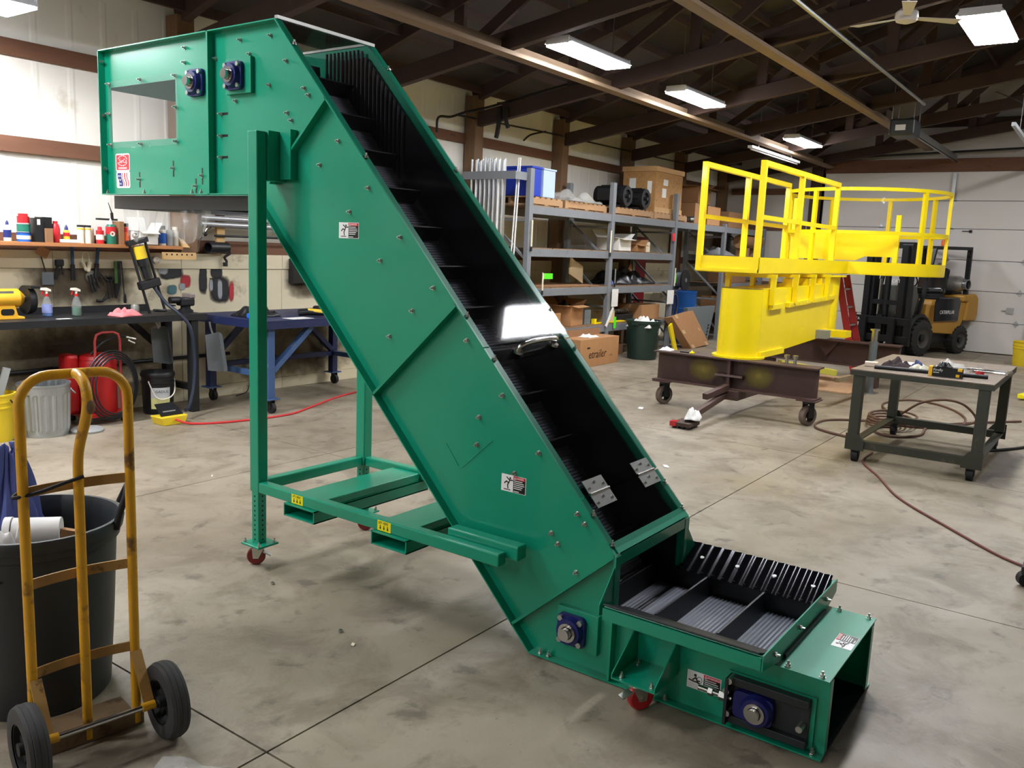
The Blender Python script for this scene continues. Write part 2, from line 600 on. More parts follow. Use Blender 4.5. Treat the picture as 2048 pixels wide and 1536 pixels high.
struct(MB().box(-6.2, 18.8, -8.3, -8.2, -0.1, 3.75).build('wall_front', M_WHITE, local=True))

# --- overhead door
M_DOOR = mat('white door panel', (212, 206, 198), 0.5, var=0.04, scale=3, bump=0.03, bscale=120)
d1 = bpy.data.objects.new('door_1', None)
COL.objects.link(d1)
d1.location = (18.6, 3.41, 0)
ORG['door_1'] = V(d1.location)
struct(d1)
ze = [0.012, 0.60, 1.18, 1.76, 2.35, 2.88, 3.43]
hb = None
for a, b in zip(ze[:-1], ze[1:]):
    MB().box(18.60, 18.645, 1.43, 5.40, a + 0.004, b - 0.004).build('door_panel', M_DOOR, d1, bevel=0.006)
    MB().box(18.605, 18.64, 1.43, 5.40, b - 0.005, b + 0.005).build('seal', M_BLACK, d1)
    for yh in (1.62, 2.93, 4.2):
        if b > 3.3:
            continue
        p = MB().prism([(yh - 0.05, b), (yh, b - 0.07), (yh + 0.05, b), (yh, b + 0.07)], 18.590, 18.600, 0).build('hinge', M_STEELG, d1)
        MB().cyl((18.585, yh - 0.05, b), (18.585, yh + 0.05, b), 0.012, 8).build('hinge_pin', M_STEELG, p)
MB().box(18.575, 18.60, 2.55, 2.72, 2.30, 2.315).box(18.575, 18.60, 2.55, 2.60, 2.28, 2.33).build('handle', M_BLACK, d1)
MB().box(18.57, 18.60, 1.68, 1.80, 0.79, 0.90).box(18.57, 18.59, 1.80, 1.88, 0.835, 0.85).build('latch', M_STEELG, d1)
MB().box(18.50, 18.60, 1.36, 1.41, 0, 3.5).build('track', M_STEELG, d1)
MB().box(18.50, 18.60, 5.42, 5.46, 0, 3.5).build('track', M_STEELG, d1)
MB().box(18.54, 18.60, 2.92, 2.98, 2.9, 3.40).box(18.55, 18.6, 2.94, 2.96, 2.86, 2.95).build('opener_bracket', M_STEELG, d1)
MB().cyl((18.45, 1.8, 3.82), (18.45, 5.1, 3.72), 0.022, 8).build('torsion_spring', M_BLACK, d1)

# --- roof
RY, EZ, RZ = -0.3, 3.66, 6.28
SL = (RZ - EZ) / (7.7 - RY)
ce = struct(MB().slab([(-6.2, 7.75, EZ), (18.8, 7.75, EZ), (18.8, RY, RZ), (-6.2, RY, RZ)], -0.05).slab([(-6.2, RY, RZ), (18.8, RY, RZ), (18.8, -8.3, EZ), (-6.2, -8.3, EZ)], -0.05).build('ceiling', M_ROOF, local=True))
for s_ in (1, -1):
    for k in range(13):
        yy = 7.3 - k * 0.61
        zz = RZ - (yy - RY) * SL - 0.06
        y2 = yy if s_ > 0 else 2 * RY - yy
        if y2 < -3:
            continue
        MB().box(-6.1, 18.7, y2 - 0.02, y2 + 0.02, zz - 0.09, zz).build('purlin', M_TRUSS, ce)
def chord_z(y):
    return 3.23 + 0.163 * (7.34 - (y if y > RY else 2 * RY - y))
def roof_z(y):
    return RZ - abs(y - RY) * SL - 0.15
for xt in (-3.9, -1.7, 0.5, 2.7, 4.91, 7.12, 9.34, 11.52, 13.72, 15.92, 18.12):
    t = bpy.data.objects.new('roof_truss', None)
    COL.objects.link(t)
    t.location = (xt, RY, 3.3)
    ORG[t.name] = V(t.location)
    struct(t)
    yf = -8.1
    for sgn in (1, -1):
        ya = 7.45 if sgn > 0 else -8.05
        off = 0.095
        MB().bar((xt, ya, chord_z(ya) + 0.09), (xt, RY, chord_z(RY) + 0.09), 0.09, 0.185).build('bottom_chord', M_TRUSS, t, bevel=0.004)
        MB().bar((xt, ya, roof_z(ya) + 0.03), (xt, RY, roof_z(RY) + 0.03), 0.09, 0.16).build('top_chord', M_TRUSS, t)
        st = [5.9, 4.3, 2.7, 1.1]
        prev = None
        for k, yy in enumerate(st):
            y2 = yy if sgn > 0 else 2 * RY - yy
            MB().bar((xt, y2, chord_z(y2) + 0.1), (xt, y2, roof_z(y2)), 0.05, 0.13, up=(0, 1, 0)).build('web', M_TRUSS, t)
            yn = (st[k + 1] if k < 3 else RY)
            y3 = yn if sgn > 0 else 2 * RY - yn
            MB().bar((xt + 0.05, y2, chord_z(y2) + 0.12), (xt + 0.05, y3, roof_z(y3) - 0.03), 0.04, 0.12, up=(0, 1, 0)).build('web', M_TRUSS, t)
        if sgn < 0:
            pass
    MB().bar((xt, RY, chord_z(RY) + 0.1), (xt, RY, roof_z(RY)), 0.05, 0.13, up=(0, 1, 0)).build('web', M_TRUSS, t)
M_BRACE = mat('tan brace lumber', (128, 106, 84), 0.8, var=0.2, scale=4, stretch=(0.5, 3, 3))
struct(MB().box(-6, 18.5, 5.22, 5.36, 3.52, 3.56).box(-6, 18.5, 5.33, 5.37, 3.56, 3.66).build('trim_1', M_BRACE, local=True))
struct(MB().box(-6, 18.5, 3.38, 3.52, 3.82, 3.86).box(-6, 18.5, 3.49, 3.53, 3.86, 3.96).build('trim_2', M_BRACE, local=True))
struct(MB().tube([(-6, 2.75, 3.93), (14.0, 2.75, 3.96)], 0.022, 8).build('trim_3', M_STEELG, local=True, smooth=True))

# --- ceiling lights
M_LAMP = mat('lit diffuser', (248, 250, 255), 0.4, var=0.0, emit=LAMP_POWER)
M_FIX = mat('white fixture body', (225, 225, 228), 0.4, var=0.05)
def fixture(x, y, z, label, L=1.2, W=0.32, group=None):
    t = thing('ceiling_light', label, 'light', (x, y, z), group=group)
    MB().prism([(y - W / 2, z + 0.012), (y + W / 2, z + 0.012), (y + W / 2 - 0.05, z + 0.075), (y - W / 2 + 0.05, z + 0.075)], x - L / 2 - 0.02, x + L / 2 + 0.02, 0).build('housing', M_FIX, t)
    MB().box(x - L / 2, x + L / 2, y - W / 2 + 0.012, y + W / 2 - 0.012, z - 0.012, z + 0.011).build('diffuser', M_LAMP, t)
    for sx in (-1, 1):
        MB().tube([(x + sx * L * 0.38, y, z + 0.075), (x + sx * L * 0.38, y, roof_z(y) + 0.1)], 0.004, 5).build('chain', M_STEELG, t)
        MB().box(x + sx * (L / 2 + 0.02) - 0.012, x + sx * (L / 2 + 0.02) + 0.012, y - W / 2 + 0.03, y + W / 2 - 0.03, z + 0.0, z + 0.07).build('end_cap', M_FIX, t)
    return t
fixture(7.95, 4.83, 3.63, 'bright lit ceiling light, the largest of the row receding over the rack')
fixture(10.67, 4.84, 3.63, 'lit ceiling light, middle one of the row receding over the rack')
fixture(15.25, 4.87, 3.63, 'lit ceiling light farthest away, just above the yellow guard rails')
fixture(10.05, 1.46, 4.0, 'lit ceiling light in the upper right corner beside the white fan', W=0.42)
GH = 'ceiling lights outside the frame'  # unseen; one inferred from the cover's reflection, left ones added to brighten the conveyor
for (x, y, z) in ((1.2, 4.6, 3.68), (-1.6, 4.85, 3.63), (-4.4, 4.85, 3.63), (7.32, 1.52, 4.0), (4.6, 1.46, 4.0), (-4.0, 1.6, 4.0), (11.0, -3.2, 4.0), (15.5, 0.2, 4.1)):
    fixture(x, y, z, 'unseen suspended ceiling light placed to light the room', group=GH)
fixture(2.32, 6.55, 3.13, 'glowing light at the top left edge over the workbench', L=1.5, W=0.42)
st = thing('strip_light', 'unlit white tube light hanging left of the farthest ceiling lamp', 'light', (15.1, 5.3, 3.4))
MB().box(13.9, 16.4, 5.26, 5.34, 3.41, 3.45).build('housing', M_FIX, st)
MB().cyl((13.95, 5.30, 3.395), (16.35, 5.30, 3.395), 0.014, 10).build('tube', M_FIX, st)
MB().cyl((14.3, 5.3, 3.45), (14.3, 5.3, 4.3), 0.004, 5).cyl((16.0, 5.3, 3.45), (16.0, 5.3, 4.3), 0.004, 5).build('cable', M_STEELG, st)
# --- fan
M_FAN = mat('white fan enamel', (206, 200, 192), 0.4, var=0.05)
fz, fx, fy = 3.92, 8.95, 2.0
ft = thing('ceiling_fan', 'white ceiling fan with slim blades near the upper right light', 'fan', (fx, fy, fz))
MB().lathe([(0.02, 0.10), (0.05, 0.09), (0.10, 0.05), (0.105, 0.0), (0.09, -0.03), (0.03, -0.05)][::-1], (fx, fy, fz), 24).build('motor_housing', M_FAN, ft, smooth=True)
MB().cyl((fx, fy, fz + 0.09), (fx, fy, roof_z(fy) + 0.1), 0.014, 10).lathe([(0.012, 0.3), (0.05, 0.36), (0.06, 0.4)], (fx, fy, fz + 0.1), 16).build('downrod', M_FAN, ft, smooth=True)
for a in (0.15, 0.15 + 2 * PI / 3, 0.15 + 4 * PI / 3):
    dr = V((math.sin(0.6176) * math.cos(a) + math.cos(0.6176) * math.sin(a), -math.cos(0.6176) * math.cos(a) + math.sin(0.6176) * math.sin(a), 0))
    sd = V((-dr.y, dr.x, 0))
    c = V((fx, fy, fz))
    MB().slab([c + dr * 0.10 - sd * 0.03 + V((0, 0, .004)), c + dr * 0.52 - sd * 0.065 + V((0, 0, .012)), c + dr * 0.54 + sd * 0.06, c + dr * 0.10 + sd * 0.03 - V((0, 0, .004))], 0.006).build('blade', M_FAN, ft)
# --- door opener
M_OPB = mat('dark opener case', (48, 50, 52), 0.45, var=0.15)
oy = 2.98
op = thing('door_opener', 'dark garage door opener hanging from perforated straps with long rail', 'door opener', (14.0, oy, 3.5))
MB().box(13.75, 14.25, oy - 0.17, oy + 0.17, 3.50, 3.74).build('motor_case', M_OPB, op, bevel=0.03)
MB().box(13.743, 13.749, oy - 0.06, oy + 0.08, 3.57, 3.65).build('rating_plate', M_FIX, op)
MB().box(14.25, 18.5, oy - 0.035, oy + 0.035, 3.62, 3.72).build('rail', M_STEELG, op)
MB().box(14.25, 18.4, oy - 0.06, oy - 0.05, 3.58, 3.60).build('chain', M_BLACK, op)
for xx in (13.8, 14.2):
    for s_ in (-1, 1):
        MB().bar((xx, oy + s_ * 0.15, 3.74), (xx, oy + s_ * 0.15, 4.22), 0.035, 0.006, up=(0, 1, 0)).build('strap', M_STEELG, op)
MB().bar((14.2, oy - 0.15, 3.85), (14.6, oy - 0.55, 4.3), 0.035, 0.006).build('strap', M_STEELG, op)
MB().bar((17.2, 1.55, 3.56), (18.55, 1.55, 3.52), 0.05, 0.06).bar((13.8, 1.55, 3.6), (17.2, 1.55, 3.56), 0.05, 0.05).build('door_track', M_STEELG, op)
MB().bar((14.6, 1.55, 3.6), (14.6, 1.55, 4.6), 0.035, 0.006, up=(0, 1, 0)).bar((14.6, 1.55, 4.0), (15.3, 2.0, 4.3), 0.03, 0.006).build('strap', M_STEELG, op)
# --- strap hanging from truss
tag(MB().tube(spline([(9.28, 6.98, 3.44), (9.27, 6.97, 3.30), (9.275, 7.0, 3.12), (9.28, 7.02, 3.06)], 4), 0.03, 8, taper=None).tube(spline([(9.28, 6.86, 3.44), (9.27, 6.86, 3.28), (9.28, 6.83, 3.18)], 4), 0.028, 8).box(9.27, 9.41, 6.82, 7.02, 3.495, 3.51).build('hanging_strap', mat('dark cloth strap', (44, 40, 38), 0.9), smooth=True), 'dark folded strap draped over the truss beam beside the brown post', 'strap')

# ================================================================ green conveyor
M_GREEN = mat('green enamel', (10, 139, 107), 0.31, var=0.05, scale=2.5, bump=0.015, bscale=90, coat=0.25)
M_GBLK = mat('black liner plate', (15, 16, 18), 0.35, var=0.2, scale=6)
M_BELT = mat('grey modular belt', (120, 122, 132), 0.35, var=0.12, scale=40)
M_CLEAT = mat('black cleat plastic', (20, 20, 23), 0.45, var=0.15)
M_ZINC = mat('zinc plated', (186, 186, 180), 0.28, metal=0.95, var=0.12, scale=30)
M_CHROME = mat('bright machined steel', (200, 198, 192), 0.2, metal=1.0, var=0.08, scale=30)
M_NAVY = mat('navy bearing casting', (24, 28, 92), 0.4, var=0.15, scale=20)
M_RED = mat('red polyurethane', (176, 26, 30), 0.3, var=0.1, coat=0.3)
M_CLEAR = mat('clear polycarbonate', (200, 206, 206), 0.04, var=0.0, alpha=0.06, ior=1.58)
M_SMOKE = mat('clear cover sheet', (14, 14, 16), 0.05, var=0.0, alpha=0.17, ior=1.58)
M_FILM = mat('clear plastic film', (225, 225, 220), 0.12, var=0.1, scale=8, alpha=0.22)
M_DKFR = mat('dark take-up frame', (34, 38, 40), 0.45, var=0.15)
M_STW = mat('white decal', (236, 236, 234), 0.4, var=0.02)
M_STK = mat('black decal', (16, 16, 16), 0.4, var=0.02)
M_STR = mat('red decal', (205, 40, 52), 0.4, var=0.04)
M_STB = mat('blue decal', (36, 34, 120), 0.4, var=0.04)
M_STY = mat('yellow decal', (240, 226, 20), 0.4, var=0.03)
M_WELD = mat('welded green bead', (30, 150, 112), 0.3, var=0.1)

cv = thing('incline_conveyor', 'tall green inclined conveyor with clear cover, cleated belt and wheeled legs', 'conveyor', (3.07, 2.6, 0))
XN, XF = 2.78, 3.36          # side plates, near and far
TP, BT = (3.40, 2.66), (1.435, 0.515)       # top edge of the incline
DI = V((TP[0] - BT[0], TP[1] - BT[1])).normalized()
NI = V((-DI.y, DI.x))
def top_at(y): return BT[1] + (y - BT[0]) * DI.y / DI.x
s1a, s1b = (3.083, 2.313), (3.447, 1.716 + 0.203)
PAN = [
    [(3.925, 1.85), (3.925, 2.66), (3.40, 2.66), (3.05, top_at(3.05)), (3.445, 1.905), (3.505, 1.778), (3.575, 1.85)],
    [(3.05, top_at(3.05)), (3.445, 1.905), (3.505, 1.778), (2.721, 0.960), (2.248, top_at(2.248))],
    [(2.248, top_at(2.248)), (2.721, 0.960), (1.899, 0.103), (1.436, 0.516)],
    [(1.436, 0.514), (1.899, 0.101), (1.805, 0.005), (1.436, 0.005)],
]
for sx, X in ((-1, XN), (1, XF)):
    a, b = (X - 0.002, X + 0.002)
    # head panel with a window opening
    m = MB()
    m.box(a, b, 3.925, 4.262, 1.85, 2.66).box(a, b, 4.90, 4.96, 1.85, 2.66).box(a, b, 4.262, 4.90, 1.85, 2.15).box(a, b, 4.262, 4.90, 2.455, 2.66)
    m.build('head_panel', M_GREEN, cv)
    for p in PAN:
        MB().prism(p, a, b, 0).build('side_panel', M_GREEN, cv)
    MB().box(a, b, 0.626, 1.434, 0.005, 0.278).build('tail_panel', M_GREEN, cv)
    # flanges standing out from the plates
    o0, o1 = (X - 0.042, X - 0.002) if sx < 0 else (X + 0.002, X + 0.042)
    xm = (o0 + o1) / 2
    def fl(p, q, t=0.006, nm='flange'):
        d = V((q[0] - p[0], q[1] - p[1])).normalized()
        return MB().bar((xm, p[0], p[1]), (xm, q[0], q[1]), 0.040, t).build(nm, M_GREEN, cv)
    fl((4.96, 2.657), (3.40, 2.657))
    fl((4.96, 1.853), (3.575, 1.853))
    MB().bar((xm, 4.957, 1.85), (xm, 4.957, 2.66), 0.006, 0.040, up=(1, 0, 0)).build('flange', M_GREEN, cv)
    MB().bar((xm, 3.925, 1.85), (xm, 3.925, 2.66), 0.012, 0.040, up=(1, 0, 0)).build('flange', M_GREEN, cv)
    fl((3.40, 2.657), (2.10, top_at(2.10) - 0.002))
    fl((2.095, top_at(2.095) - 0.002), (1.606, top_at(1.606) - 0.002))
    fl((1.602, top_at(1.602) - 0.002), (1.436, 0.514))
    fl((3.575, 1.853), (1.805, 0.008))
    fl((1.805, 0.008), (0.626, 0.008))
    fl((3.05, top_at(3.05)), (3.445, 1.905), 0.012)
    fl((2.248, top_at(2.248)), (2.721, 0.960), 0.012)
    fl((1.436, 0.515), (1.899, 0.102), 0.012)
    MB().bar((xm, 1.434, 0.008), (xm, 1.434, 0.51), 0.010, 0.040, up=(1, 0, 0)).build('flange', M_GREEN, cv)
    MB().box(min(X, X - sx * 0.03), max(X, X - sx * 0.03), 0.626, 0.632, 0.012, 0.272).build('flange', M_GREEN, cv)
    # inner liner
    il = X - sx * 0.016
    MB().prism([(3.40, 2.60), (1.46, 0.50), (1.46, 0.10), (1.83, 0.05), (3.575, 1.89), (3.60, 2.60)], il - 0.003, il + 0.003, 0).build('liner', M_GBLK, cv)
    MB().box(il - 0.003, il + 0.003, 0.82, 1.455, 0.05, 0.30).build('liner', M_GBLK, cv)
# ribbed black liner, far head side; grey ribs carry its reflected stripes
rb = MB()
for k in range(20):
    y = 3.12 + k * 0.030
    rb.prism([(XF - 0.024, y), (XF - 0.034, y + 0.004), (XF - 0.034, y + 0.011), (XF - 0.024, y + 0.015)], max(1.9, top_at(y) - 0.55), min(2.64, top_at(y) - 0.05), 2)
rb.build('ribbed_liner', mat('ribbed liner reflection', (58, 56, 60), 0.3, var=0.1), cv)['kind'] = 'stuff'
# pans
MB().slab([(XN, 3.575, 1.852), (XF, 3.575, 1.852), (XF, 1.805, 0.006), (XN, 1.805, 0.006)], -0.004).build('bottom_pan', M_GREEN, cv)
MB().box(XN, XF, 0.626, 1.805, 0.004, 0.009).build('bottom_pan', M_GBLK, cv)
MB().box(XN, XF, 4.950, 4.954, 2.45, 2.654).build('head_end_plate', M_GREEN, cv)
MB().box(XN - 0.03, XF + 0.03, 0.626, 0.81, 0.279, 0.284).build('tail_cover', M_GREEN, cv)
MB().box(XN + 0.005, XF - 0.005, 0.80, 0.81, 0.02, 0.28).build('tail_bulkhead', M_GBLK, cv)
# discharge frame and plastic curtain under the head
for p, q in (((XN + 0.02, 4.93), (XN + 0.02, 3.66)), ((XF - 0.02, 4.93), (XF - 0.02, 3.66)), ((XN + 0.02, 4.93), (XF - 0.02, 4.93)), ((XN + 0.02, 4.0), (XF - 0.02, 4.0))):
    MB().bar((p[0], p[1], 1.81), (q[0], q[1], 1.81), 0.008, 0.075).build('discharge_frame', M_DKFR, cv)
cur = MB()
def curtain(u, v):
    y = 4.86 - 0.82 * u
    return (XN + 0.04 + 0.018 * math.sin(u * 23) * v + 0.01 * math.sin(u * 57), y + 0.02 * math.sin(v * 5 + u * 9), 1.84 - v * (0.22 + 0.04 * math.sin(u * 11)))
cur.grid(curtain, 40, 8)
cur.build('plastic_curtain', M_FILM, cv, smooth=True)
# belt with cross ribs
BS = 0.27
def belt_pt(s):
    """length along the carrying run -> (y, z), normal"""
    pts = [(0.70, 0.213), (1.545, 0.213), (3.60, 2.478), (4.07, 2.505)]
    for a, b in zip(pts[:-1], pts[1:]):
        d = V((b[0] - a[0], b[1] - a[1]))
        if s <= d.length or b == pts[-1]:
            d2 = d.normalized()
            return V(a) + d2 * s, V((-d2.y, d2.x))
        s -= d.length
total = 0.845 + V((3.60 - 1.545, 2.478 - 0.213)).length + 0.47
bm = MB()
prof = []
s = 0.0
while s < total:
    for ds, h in ((0.0, 0.0), (0.0045, 0.005), (0.0095, 0.005), (0.0140, 0.0)):
        p, n = belt_pt(min(s + ds, total))
        prof.append(p + n * h)
    s += 0.0165
vs = []
for p in prof:
    vs += [(XN + 0.035, p.x, p.y), (XF - 0.035, p.x, p.y)]
bm.add(vs, [(2 * i, 2 * i + 1, 2 * i + 3, 2 * i + 2) for i in range(len(prof) - 1)])
bm.build('belt', M_BELT, cv)
s = 0.10
while s < total - 0.3:
    p, n = belt_pt(s)
    d = V((n.y, -n.x))
    hh = 0.085
    MB().prism([tuple(p - d * 0.016), tuple(p + d * 0.016), tuple(p + d * 0.004 + n * hh), tuple(p - d * 0.004 + n * hh)], XN + 0.045, XF - 0.045, 0).build('cleat', M_CLEAT, cv)
    s += 0.2465
MB().cyl((XN + 0.04, 4.07, 2.42), (XF - 0.04, 4.07, 2.42), 0.082, 20).build('head_pulley', M_GBLK, cv, smooth=True)
MB().cyl((XN + 0.04, 3.72, 2.35), (XF - 0.04, 3.72, 2.35), 0.05, 16).build('snub_pulley', M_GBLK, cv, smooth=True)
MB().cyl((XN + 0.04, 0.849, 0.115), (XF - 0.04, 0.849, 0.115), 0.085, 20).build('tail_pulley', M_GBLK, cv, smooth=True)
# clear covers over the incline, cross strips, hinges, grab handle
def cover(y0, y1, nm='clear_cover'):
    e = 0.004
    pts = [V((x, y, top_at(y))) for x, y in ((XN - 0.036, y0), (XN - 0.036, y1), (XF + 0.036, y1), (XF + 0.036, y0))]
    nn = V((0, NI.x, NI.y)) * e
    MB().slab([p + nn for p in (pts[0], pts[3], pts[2], pts[1])], 0.005).build(nm, M_SMOKE, cv)
cover(1.452, 1.602)
cover(1.606, 2.095)
cover(2.10, 3.395)
MB().box(XN - 0.03, XF + 0.03, 3.42, 3.92, 2.662, 2.667).build('clear_cover', M_SMOKE, cv)
MB().box(XN - 0.03, XF + 0.03, 3.392, 3.412, 2.660, 2.676).build('cover_trim_lit_edge', M_ZINC, cv)
MB().box(XF - 0.004, XF + 0.012, 3.42, 3.92, 2.664, 2.676).build('cover_trim_lit_edge', M_ZINC, cv)  # bright strip drawn for the lit edge of the far flange
MB().box(XN, XF, 3.93, 4.955, 2.655, 2.659).build('head_top_plate', M_GREEN, cv)
def on_cover(x, y, h=0.0):
    return V((x, y + NI.x * h, top_at(y) + NI.y * h))
cs = [on_cover(XN - 0.02, 1.437, 0.003), on_cover(XF + 0.02, 1.437, 0.003), on_cover(XF + 0.02, 1.468, 0.003), on_cover(XN - 0.02, 1.468, 0.003)]
MB().slab(cs, 0.004).build('cross_strip', M_GREEN, cv)
MB().box(XN - 0.0, XF + 0.0, 1.431, 1.436, 0.47, 0.515).build('cross_strip', M_GREEN, cv)
for xh in (2.878, 3.277):
    h = None
    for yA, yB in ((1.608, 1.645), (1.563, 1.600)):
        q = MB().slab([on_cover(xh - 0.075, yA, 0.009), on_cover(xh + 0.075, yA, 0.009), on_cover(xh + 0.075, yB, 0.009), on_cover(xh - 0.075, yB, 0.009)], 0.003)
        if h is None:
            h = q.build('hinge', M_ZINC, cv)
        else:
            q.build('leaf', M_ZINC, h)
        for dx in (-0.055, 0, 0.055):
            ym = (yA + yB) / 2 + (0.006 if dx == 0 else -0.006)
            MB().cyl(on_cover(xh + dx, ym, 0.012), on_cover(xh + dx, ym, 0.016), 0.006, 8).build('rivet', M_CHROME, h)
    MB().cyl(on_cover(xh - 0.075, 1.604, 0.013), on_cover(xh + 0.075, 1.604, 0.013), 0.006, 8).build('pin', M_CHROME, h, smooth=True)
hp = [on_cover(2.93, 2.07, 0.01), on_cover(2.95, 2.075, 0.05), on_cover(3.07, 2.078, 0.06), on_cover(3.20, 2.08, 0.05), on_cover(3.22, 2.08, 0.01)]
gh = MB().tube(spline(hp, 5), 0.011, 10).build('grab_handle', M_CHROME, cv, smooth=True)
for p in (hp[0], hp[-1]):
    MB().cyl(p - V((0, 0, .006)), p + V((0, NI.x, NI.y)) * 0.006, 0.026, 14).build('mount', M_CHROME, gh)
# inspection window with screws
def rrect(y0, y1, z0, z1, r, n=5):
    out = []
    for cy, cz, a0 in ((y1 - r, z1 - r, 0), (y0 + r, z1 - r, 90), (y0 + r, z0 + r, 180), (y1 - r, z0 + r, 270)):
        for k in range(n + 1):
            a = math.radians(a0 + 90 * k / n)
            out.append((cy + r * math.cos(a), cz + r * math.sin(a)))
    return out
MB().prism(rrect(4.235, 4.922, 2.115, 2.488, 0.03), XN - 0.010, XN - 0.004, 0).build('inspection_window', M_CLEAR, cv, bevel=0.001)
MB().prism(rrect(4.235, 4.922, 2.115, 2.488, 0.03), XF + 0.004, XF + 0.010, 0).build('inspection_window', M_CLEAR, cv)
# bolts
bo = MB()
bo.cyl((0, 0, 0), (-0.002, 0, 0), 0.011, 12).cyl((-0.002, 0, 0), (-0.011, 0, 0), 0.0085, 6).cyl((-0.011, 0, 0), (-0.022, 0, 0), 0.0042, 8)
bolt0 = bo.build('bolt', M_ZINC, cv, local=True)
BL = [(4.168, 2.606), (4.174, 2.533), (3.704, 2.599), (3.632, 2.526), (3.902, 2.528), (3.473, 2.597), (3.359, 2.471), (3.484, 2.37), (3.232, 2.338), (3.202, 2.305), (3.353, 2.233), (3.322, 2.197), (3.744, 2.311), (2.999, 2.091), (3.122, 1.987), (2.804, 1.881), (2.921, 1.775), (2.604, 1.669), (2.722, 1.563), (2.406, 1.461), (2.523, 1.354), (2.657, 1.229), (2.213, 1.254), (2.018, 1.047), (2.134, 0.939), (2.14, 0.82), (1.826, 0.839), (1.941, 0.733), (1.632, 0.629), (1.597, 0.595), (1.747, 0.524), (1.714, 0.486), (1.623, 0.39)]
BW = [(4.905, 2.474), (4.58, 2.476), (4.252, 2.472), (4.249, 2.31), (4.252, 2.133), (4.588, 2.130), (4.905, 2.135), (4.912, 2.31)]
SLOT = [(3.866, 2.255, 0), (3.868, 2.147, 0), (3.87, 2.04, 0), (4.625, 1.937, 1), (4.295, 1.993, 1), (4.034, 1.95, 1), (4.091, 1.896, 1)]
o3 = ORG[cv.name]
first = True
def put_bolt(x, y, z, rot=None):
    global first
    loc = V((x, y, z)) - o3
    if first:
        bolt0.location = loc
        if rot: bolt0.rotation_euler = rot
        first = False
    else:
        piece(bolt0, loc, rot)
for y, z in BL:
    put_bolt(XN - 0.002, y, z)
for y, z in BW:
    put_bolt(XN - 0.010, y, z)
for y, z, vt in SLOT:
    put_bolt(XN - 0.003, y, z)
    if vt:
        MB().box(XN - 0.0032, XN - 0.002, y - 0.005, y + 0.005, z - 0.045, z + 0.04).build('slot', M_STK, cv)
    else:
        MB().box(XN - 0.0032, XN - 0.002, y - 0.055, y + 0.01, z - 0.006, z + 0.006).build('slot', M_STK, cv)
# bolts on the edge flanges
for y in (3.28, 2.80, 2.2, 2.05, 1.55, 1.46):
    put_bolt(XN - 0.022, y + 0.0, top_at(y) + 0.004, (0, PI / 2 - 0.0, 0))
    put_bolt(XF + 0.022, y + 0.0, top_at(y) + 0.004, (0, PI / 2 - 0.0, 0))
for y, z in ((4.93, 1.857), (4.55, 1.857), (4.1, 1.857), (4.02, 1.857), (1.76, 0.012), (1.2, 0.012), (0.66, 0.012), (1.72, 0.012)):
    put_bolt(XN - 0.022, y, z, (0, PI / 2, 0))
for z in (2.6, 2.3, 2.0):
    put_bolt(XN - 0.022, 4.953, z, (0, 0, PI / 2))
for x, y in ((XN - 0.01, 0.655), (XN - 0.01, 0.77), (XF + 0.01, 0.65), (XF + 0.01, 0.76)):
    put_bolt(x, y, 0.284, (0, PI / 2, 0))
# flange bearings
def bearing(y, z, back, X=XN - 0.002, sz=0.135):
    h = sz / 2
    if back:
        MB().box(X - 0.022, X, y - h - 0.05, y + h + 0.012, z - h - 0.018, z + h + 0.02).build('bearing_pad', M_GREEN, cv, bevel=0.002)
        X -= 0.022
    b = MB().prism(rrect(y - h, y + h, z - h, z + h, 0.022), X - 0.018, X, 0).lathe([(0.060, 0), (0.056, 0.012), (0.052, 0.026)], (X - 0.016, y, z), 24, (-1, 0, 0)).build('bearing', M_NAVY, cv, smooth=True)
    MB().ring((X - 0.042, y, z), (X - 0.050, y, z), 0.038, 0.026, 24).build('race', M_CHROME, b, smooth=True)
    MB().cyl((X - 0.042, y, z), (X - 0.075, y, z), 0.024, 20).build('shaft', M_CHROME, b, smooth=True)
    for sy in (-1, 1):
        for sz_ in (-1, 1):
            p = V((X - 0.018, y + sy * (h - 0.018), z + sz_ * (h - 0.018)))
            MB().cyl(p, p + V((-0.014, 0, 0)), 0.012, 6).build('cap_screw', M_ZINC, b)
bearing(4.067, 2.422, False)
bearing(3.718, 2.426, True)
bearing(1.611, 0.163, True, sz=0.125)
# take-up bearing in its frame
X = XN - 0.002
ty, tz = 0.849, 0.109
MB().box(X - 0.012, X, ty - 0.185, ty + 0.12, 0.022, 0.205).build('take_up_plate', M_GREEN, cv)
tf = MB().box(X - 0.045, X - 0.012, ty - 0.17, ty + 0.105, 0.170, 0.200).box(X - 0.045, X - 0.012, ty - 0.17, ty + 0.105, 0.028, 0.056).box(X - 0.02, X - 0.012, ty - 0.17, ty + 0.11, 0.03, 0.198).box(X - 0.07, X - 0.012, ty + 0.10, ty + 0.112, 0.028, 0.200).build('take_up_frame', M_DKFR, cv, bevel=0.002)
tb = MB().prism(rrect(ty - 0.055, ty + 0.085, 0.062, 0.160, 0.02), X - 0.05, X - 0.02, 0).lathe([(0.058, 0), (0.054, 0.014), (0.048, 0.024)], (X - 0.046, ty, tz), 24, (-1, 0, 0)).build('take_up_bearing', M_NAVY, cv, smooth=True)
MB().ring((X - 0.068, ty, tz), (X - 0.078, ty, tz), 0.036, 0.024, 24).build('race', M_CHROME, tb, smooth=True)
MB().cyl((X - 0.068, ty, tz), (X - 0.095, ty, tz), 0.022, 20).build('shaft', M_CHROME, tb, smooth=True)
MB().cyl((X - 0.045, ty + 0.09, tz + 0.012), (X - 0.045, ty + 0.215, tz + 0.012), 0.010, 12).build('adjusting_screw', M_CHROME, cv, smooth=True)
